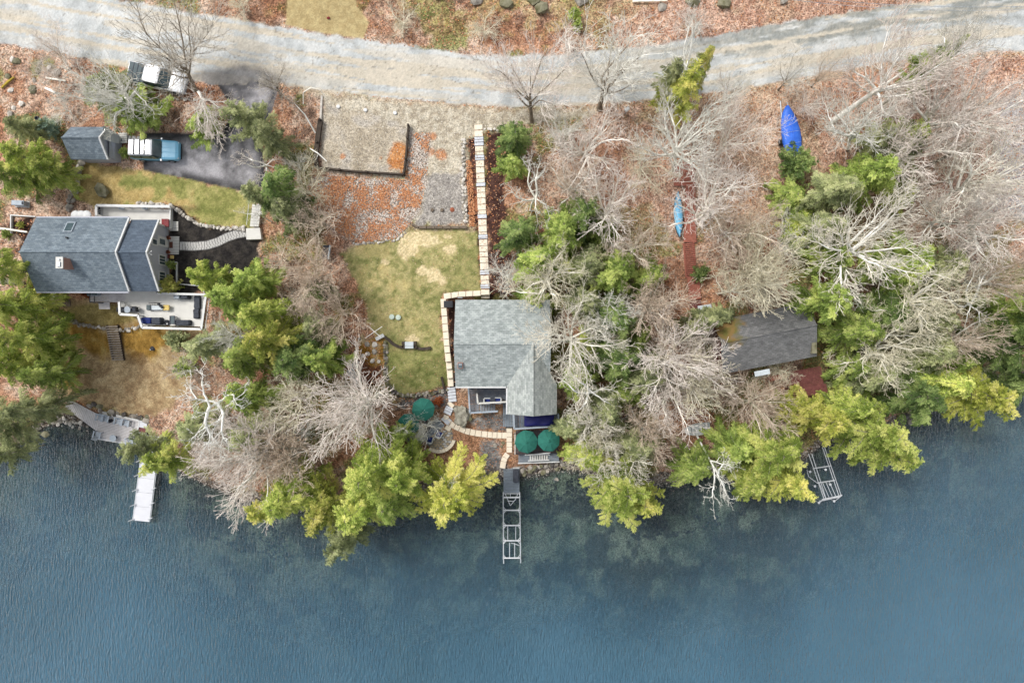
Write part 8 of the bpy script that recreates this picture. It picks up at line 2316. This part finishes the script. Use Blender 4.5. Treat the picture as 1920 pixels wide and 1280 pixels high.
# ------------------------------------------------------------------ terrace furniture
def covered(label, px, py, z, L, W, h, m, rz=0, name='furniture_cover'):
    t = thing(name, label, 'cover', P(px, py, z), rz)
    b = MB(); sec = []
    for (s, zz) in ((1.03, 0), (1.0, h * .5), (.97, h * .85), (.85, h)):
        ring = []
        for k in range(20):
            a = k * math.pi / 10; ca, sa = math.cos(a), math.sin(a)
            x = L / 2 * s * math.copysign(abs(ca) ** .35, ca); y = W / 2 * s * math.copysign(abs(sa) ** .35, sa)
            ring.append((x * (1 + .02 * math.sin(k * 3)), y * (1 + .02 * math.sin(k * 2)), zz + (.04 * math.sin(k * 1.7 + px) if s < 1 else 0)))
        sec.append(ring)
    b.loft(sec, True); b.build('cover', M[m], t)
    b = MB(); b.tube([(-L * .4, 0, h + .0), (0, .02, h + .015), (L * .4, 0, h)], .015, 5); b.build('seam', M['black'], t)
    return t
covered('dark covered chair at the back of the terrace, the left one of the pair', 338, 556, ZT, .62, .6, .8, 'greyblue')
covered('dark covered chair at the back of the terrace, the right one of the pair', 352, 556, ZT, .74, .55, .8, 'charcoal')
covered('charcoal mat strip by the right rail of the terrace, upper piece', 371.5, 567, ZT, .62, 1.35, .3, 'charcoal')
covered('charcoal mat strip by the right rail of the terrace, lower piece', 370, 588, ZT, .6, 1.0, .3, 'charcoal')
covered('blue printed cover at the left end of the row along the lake side rail', 278, 601, ZT, 1.05, .62, .5, 'blue')
covered('black square cover in the row along the lake side rail, next to the blue one', 298, 602, ZT, .98, .72, .6, 'charcoal')
covered('long dark cover at the right end of the row along the lake side rail', 346, 605, ZT, 1.5, .55, .5, 'charcoal')
t = thing('dog_bed', 'small black curled cushion with a white patch between the dark covers', 'cushion', P(314, 605, ZT))
b = MB(); b.lathe((0, 0, 0), [(.26, 0), (.3, .1), (.22, .2), (.1, .14)], 12); b.build('cushion', M['black'], t)
b = MB(); b.lathe((.05, -.12, .12), [(.09, 0), (.07, .06), (.01, .08)], 8); b.build('patch', M['white'], t)
table('small dark slatted table in the row along the lake side rail of the terrace', P(328, 600, ZT), 0, .5, .75, 'bedcover', 'charcoal', .5, 'side_table')
round_table('round grey-blue glass table between two dark chairs at the left of the terrace', P(245, 581, ZT), .33, 'greyblue', .6)
k0 = sofa_chair('dark chair left of the round table on the terrace', P(234, 581, ZT), math.radians(90), 'charcoal', 'black', .5)
o = copy_tree(k0); o.location = P(256, 580, ZT); o.rotation_euler = (0, 0, math.radians(-90)); o['label'] = 'dark chair right of the round table on the terrace'
t = thing('lounge_frame', 'low grey exercise frame with a yellow end cushion in the middle of the terrace', 'lounger', P(300, 577, ZT))
b = MB(); b.box((-.25, 0, .25), (1.3, .42, .05)); b.build('bench', M['sheet'], t)
b = MB(); b.box((.85, .0, .42), (.6, .52, .16), bev=.04); b.build('cushion', M['yellow'], t)
b = MB(); b.box((-.95, .02, .4), (.34, .5, .08)); b.build('end_rack', M['bedcover'], t)
for y in (-.26, .26):
    b = MB(); b.tube([(-1.1, y, .3), (.9, y, .3)], .025, 5); b.build('rail', M['charcoal'], t)
b = MB(); b.tube([(-.7, .42, .8), (.2, .45, .85), (.55, .42, .8)], .035, 5); b.build('bar', M['black'], t)
for i in range(3):
    b = MB(); b.box((.2 + i * .16, .32 - i * .14, .62), (.26, .2, .2), rz=.5 * i, bev=.04); b.build('weight', M['black'], t)
for x, y in ((-1, .2), (-1, -.2), (.9, .2), (.9, -.2)):
    b = MB(); b.box((x, y, .16), (.05, .05, .32)); b.build('leg', M['charcoal'], t)
for i, px in enumerate((174, 185)):
    t = thing('heat_pump', ['grey-blue box unit under the south eave, left one of the pair', 'grey-blue box unit under the south eave, right one of the pair'][i], 'box', P(px, 551, ZL))
    b = MB(); b.box((0, 0, .3), (.52, .42, .56), bev=.04); b.build('casing', M['greyblue'], t)
    b = MB(); b.box((0, 0, .6), (.44, .34, .03)); b.build('lid', M['bedcover'], t)
t = thing('stone_landing', 'grey stone landing and walk at the lower left corner of the grey house', 'paving', PG(120, 565))
for i in range(4):
    b = MB(); b.box(PG(101, 548 + i * 10, .06), (.5, .5, .1), bev=.02); b.build('paver', M['paver_edge'], t, world=True)
for i in range(5):
    b = MB(); b.box(PG(113 + i * 4.6, 567, .1), (.21, .75, .12)); b.build('plank', M['timber_grey'], t, world=True)
t = thing('dark_bag', 'small black object lying on the brown lawn right of the timber steps', 'bag', PG(287, 653)); x, y, z = PG(287, 653)
b = MB(); b.lathe((x, y, z), [(.26, 0), (.24, .14), (.12, .2), (.03, .2)], 9); b.build('bag', M['black'], t, world=True)
b = MB(); b.box((x - .2, y - .1, z + .05), (.2, .12, .06), rz=.4); b.build('flap', M['sheet'], t, world=True)

# ------------------------------------------------------------------ garden loungers
def lounger(label, loc, rz, m='hull_white'):
    t = thing('sun_lounger', label, 'lounger', loc, rz)
    for i in range(9):
        b = MB(); b.box((-.35 + i * .125, 0, .32), (.11, .6, .02)); b.build('seat_slat', M[m], t)
    for i in range(4):
        b = MB(); b.box((-.5 - i * .11, 0, .36 + i * .06), (.1, .6, .02)); b.build('back_slat', M[m], t)
    for s in (-1, 1):
        b = MB(); b.box((.05, s * .32, .3), (1.5, .05, .06)); b.build('side_rail', M[m], t)
        for x in (-.55, .65):
            b = MB(); b.box((x, s * .3, .14), (.05, .05, .3)); b.build('leg', M[m], t)
    return t
p = PG(659, 680); l0 = lounger('cream sun lounger at the right edge of the evergreens, the upper one', p, math.radians(170))
p = PG(664, 704); o = copy_tree(l0); o.location = p; o.rotation_euler = (0, 0, math.radians(118)); o['label'] = 'weathered sun lounger below the cream one on the rust leaves'
p = PG(703, 625)
t = thing('broken_chair', 'pale crossed poles and a white board among the rocks left of the middle lawn', 'poles', p)
for a, b_ in (((690, 610), (716, 632)), ((686, 634), (718, 612))):
    b = MB(); b.tube([PG(*a, .4), PG(*b_, .4)], .035, 5); b.build('pole', BK['white'], t, world=True)
b = MB(); b.box(PG(713, 632, .25), (.9, .35, .08), rz=.5); b.build('board', M['hull_white'], t, world=True)
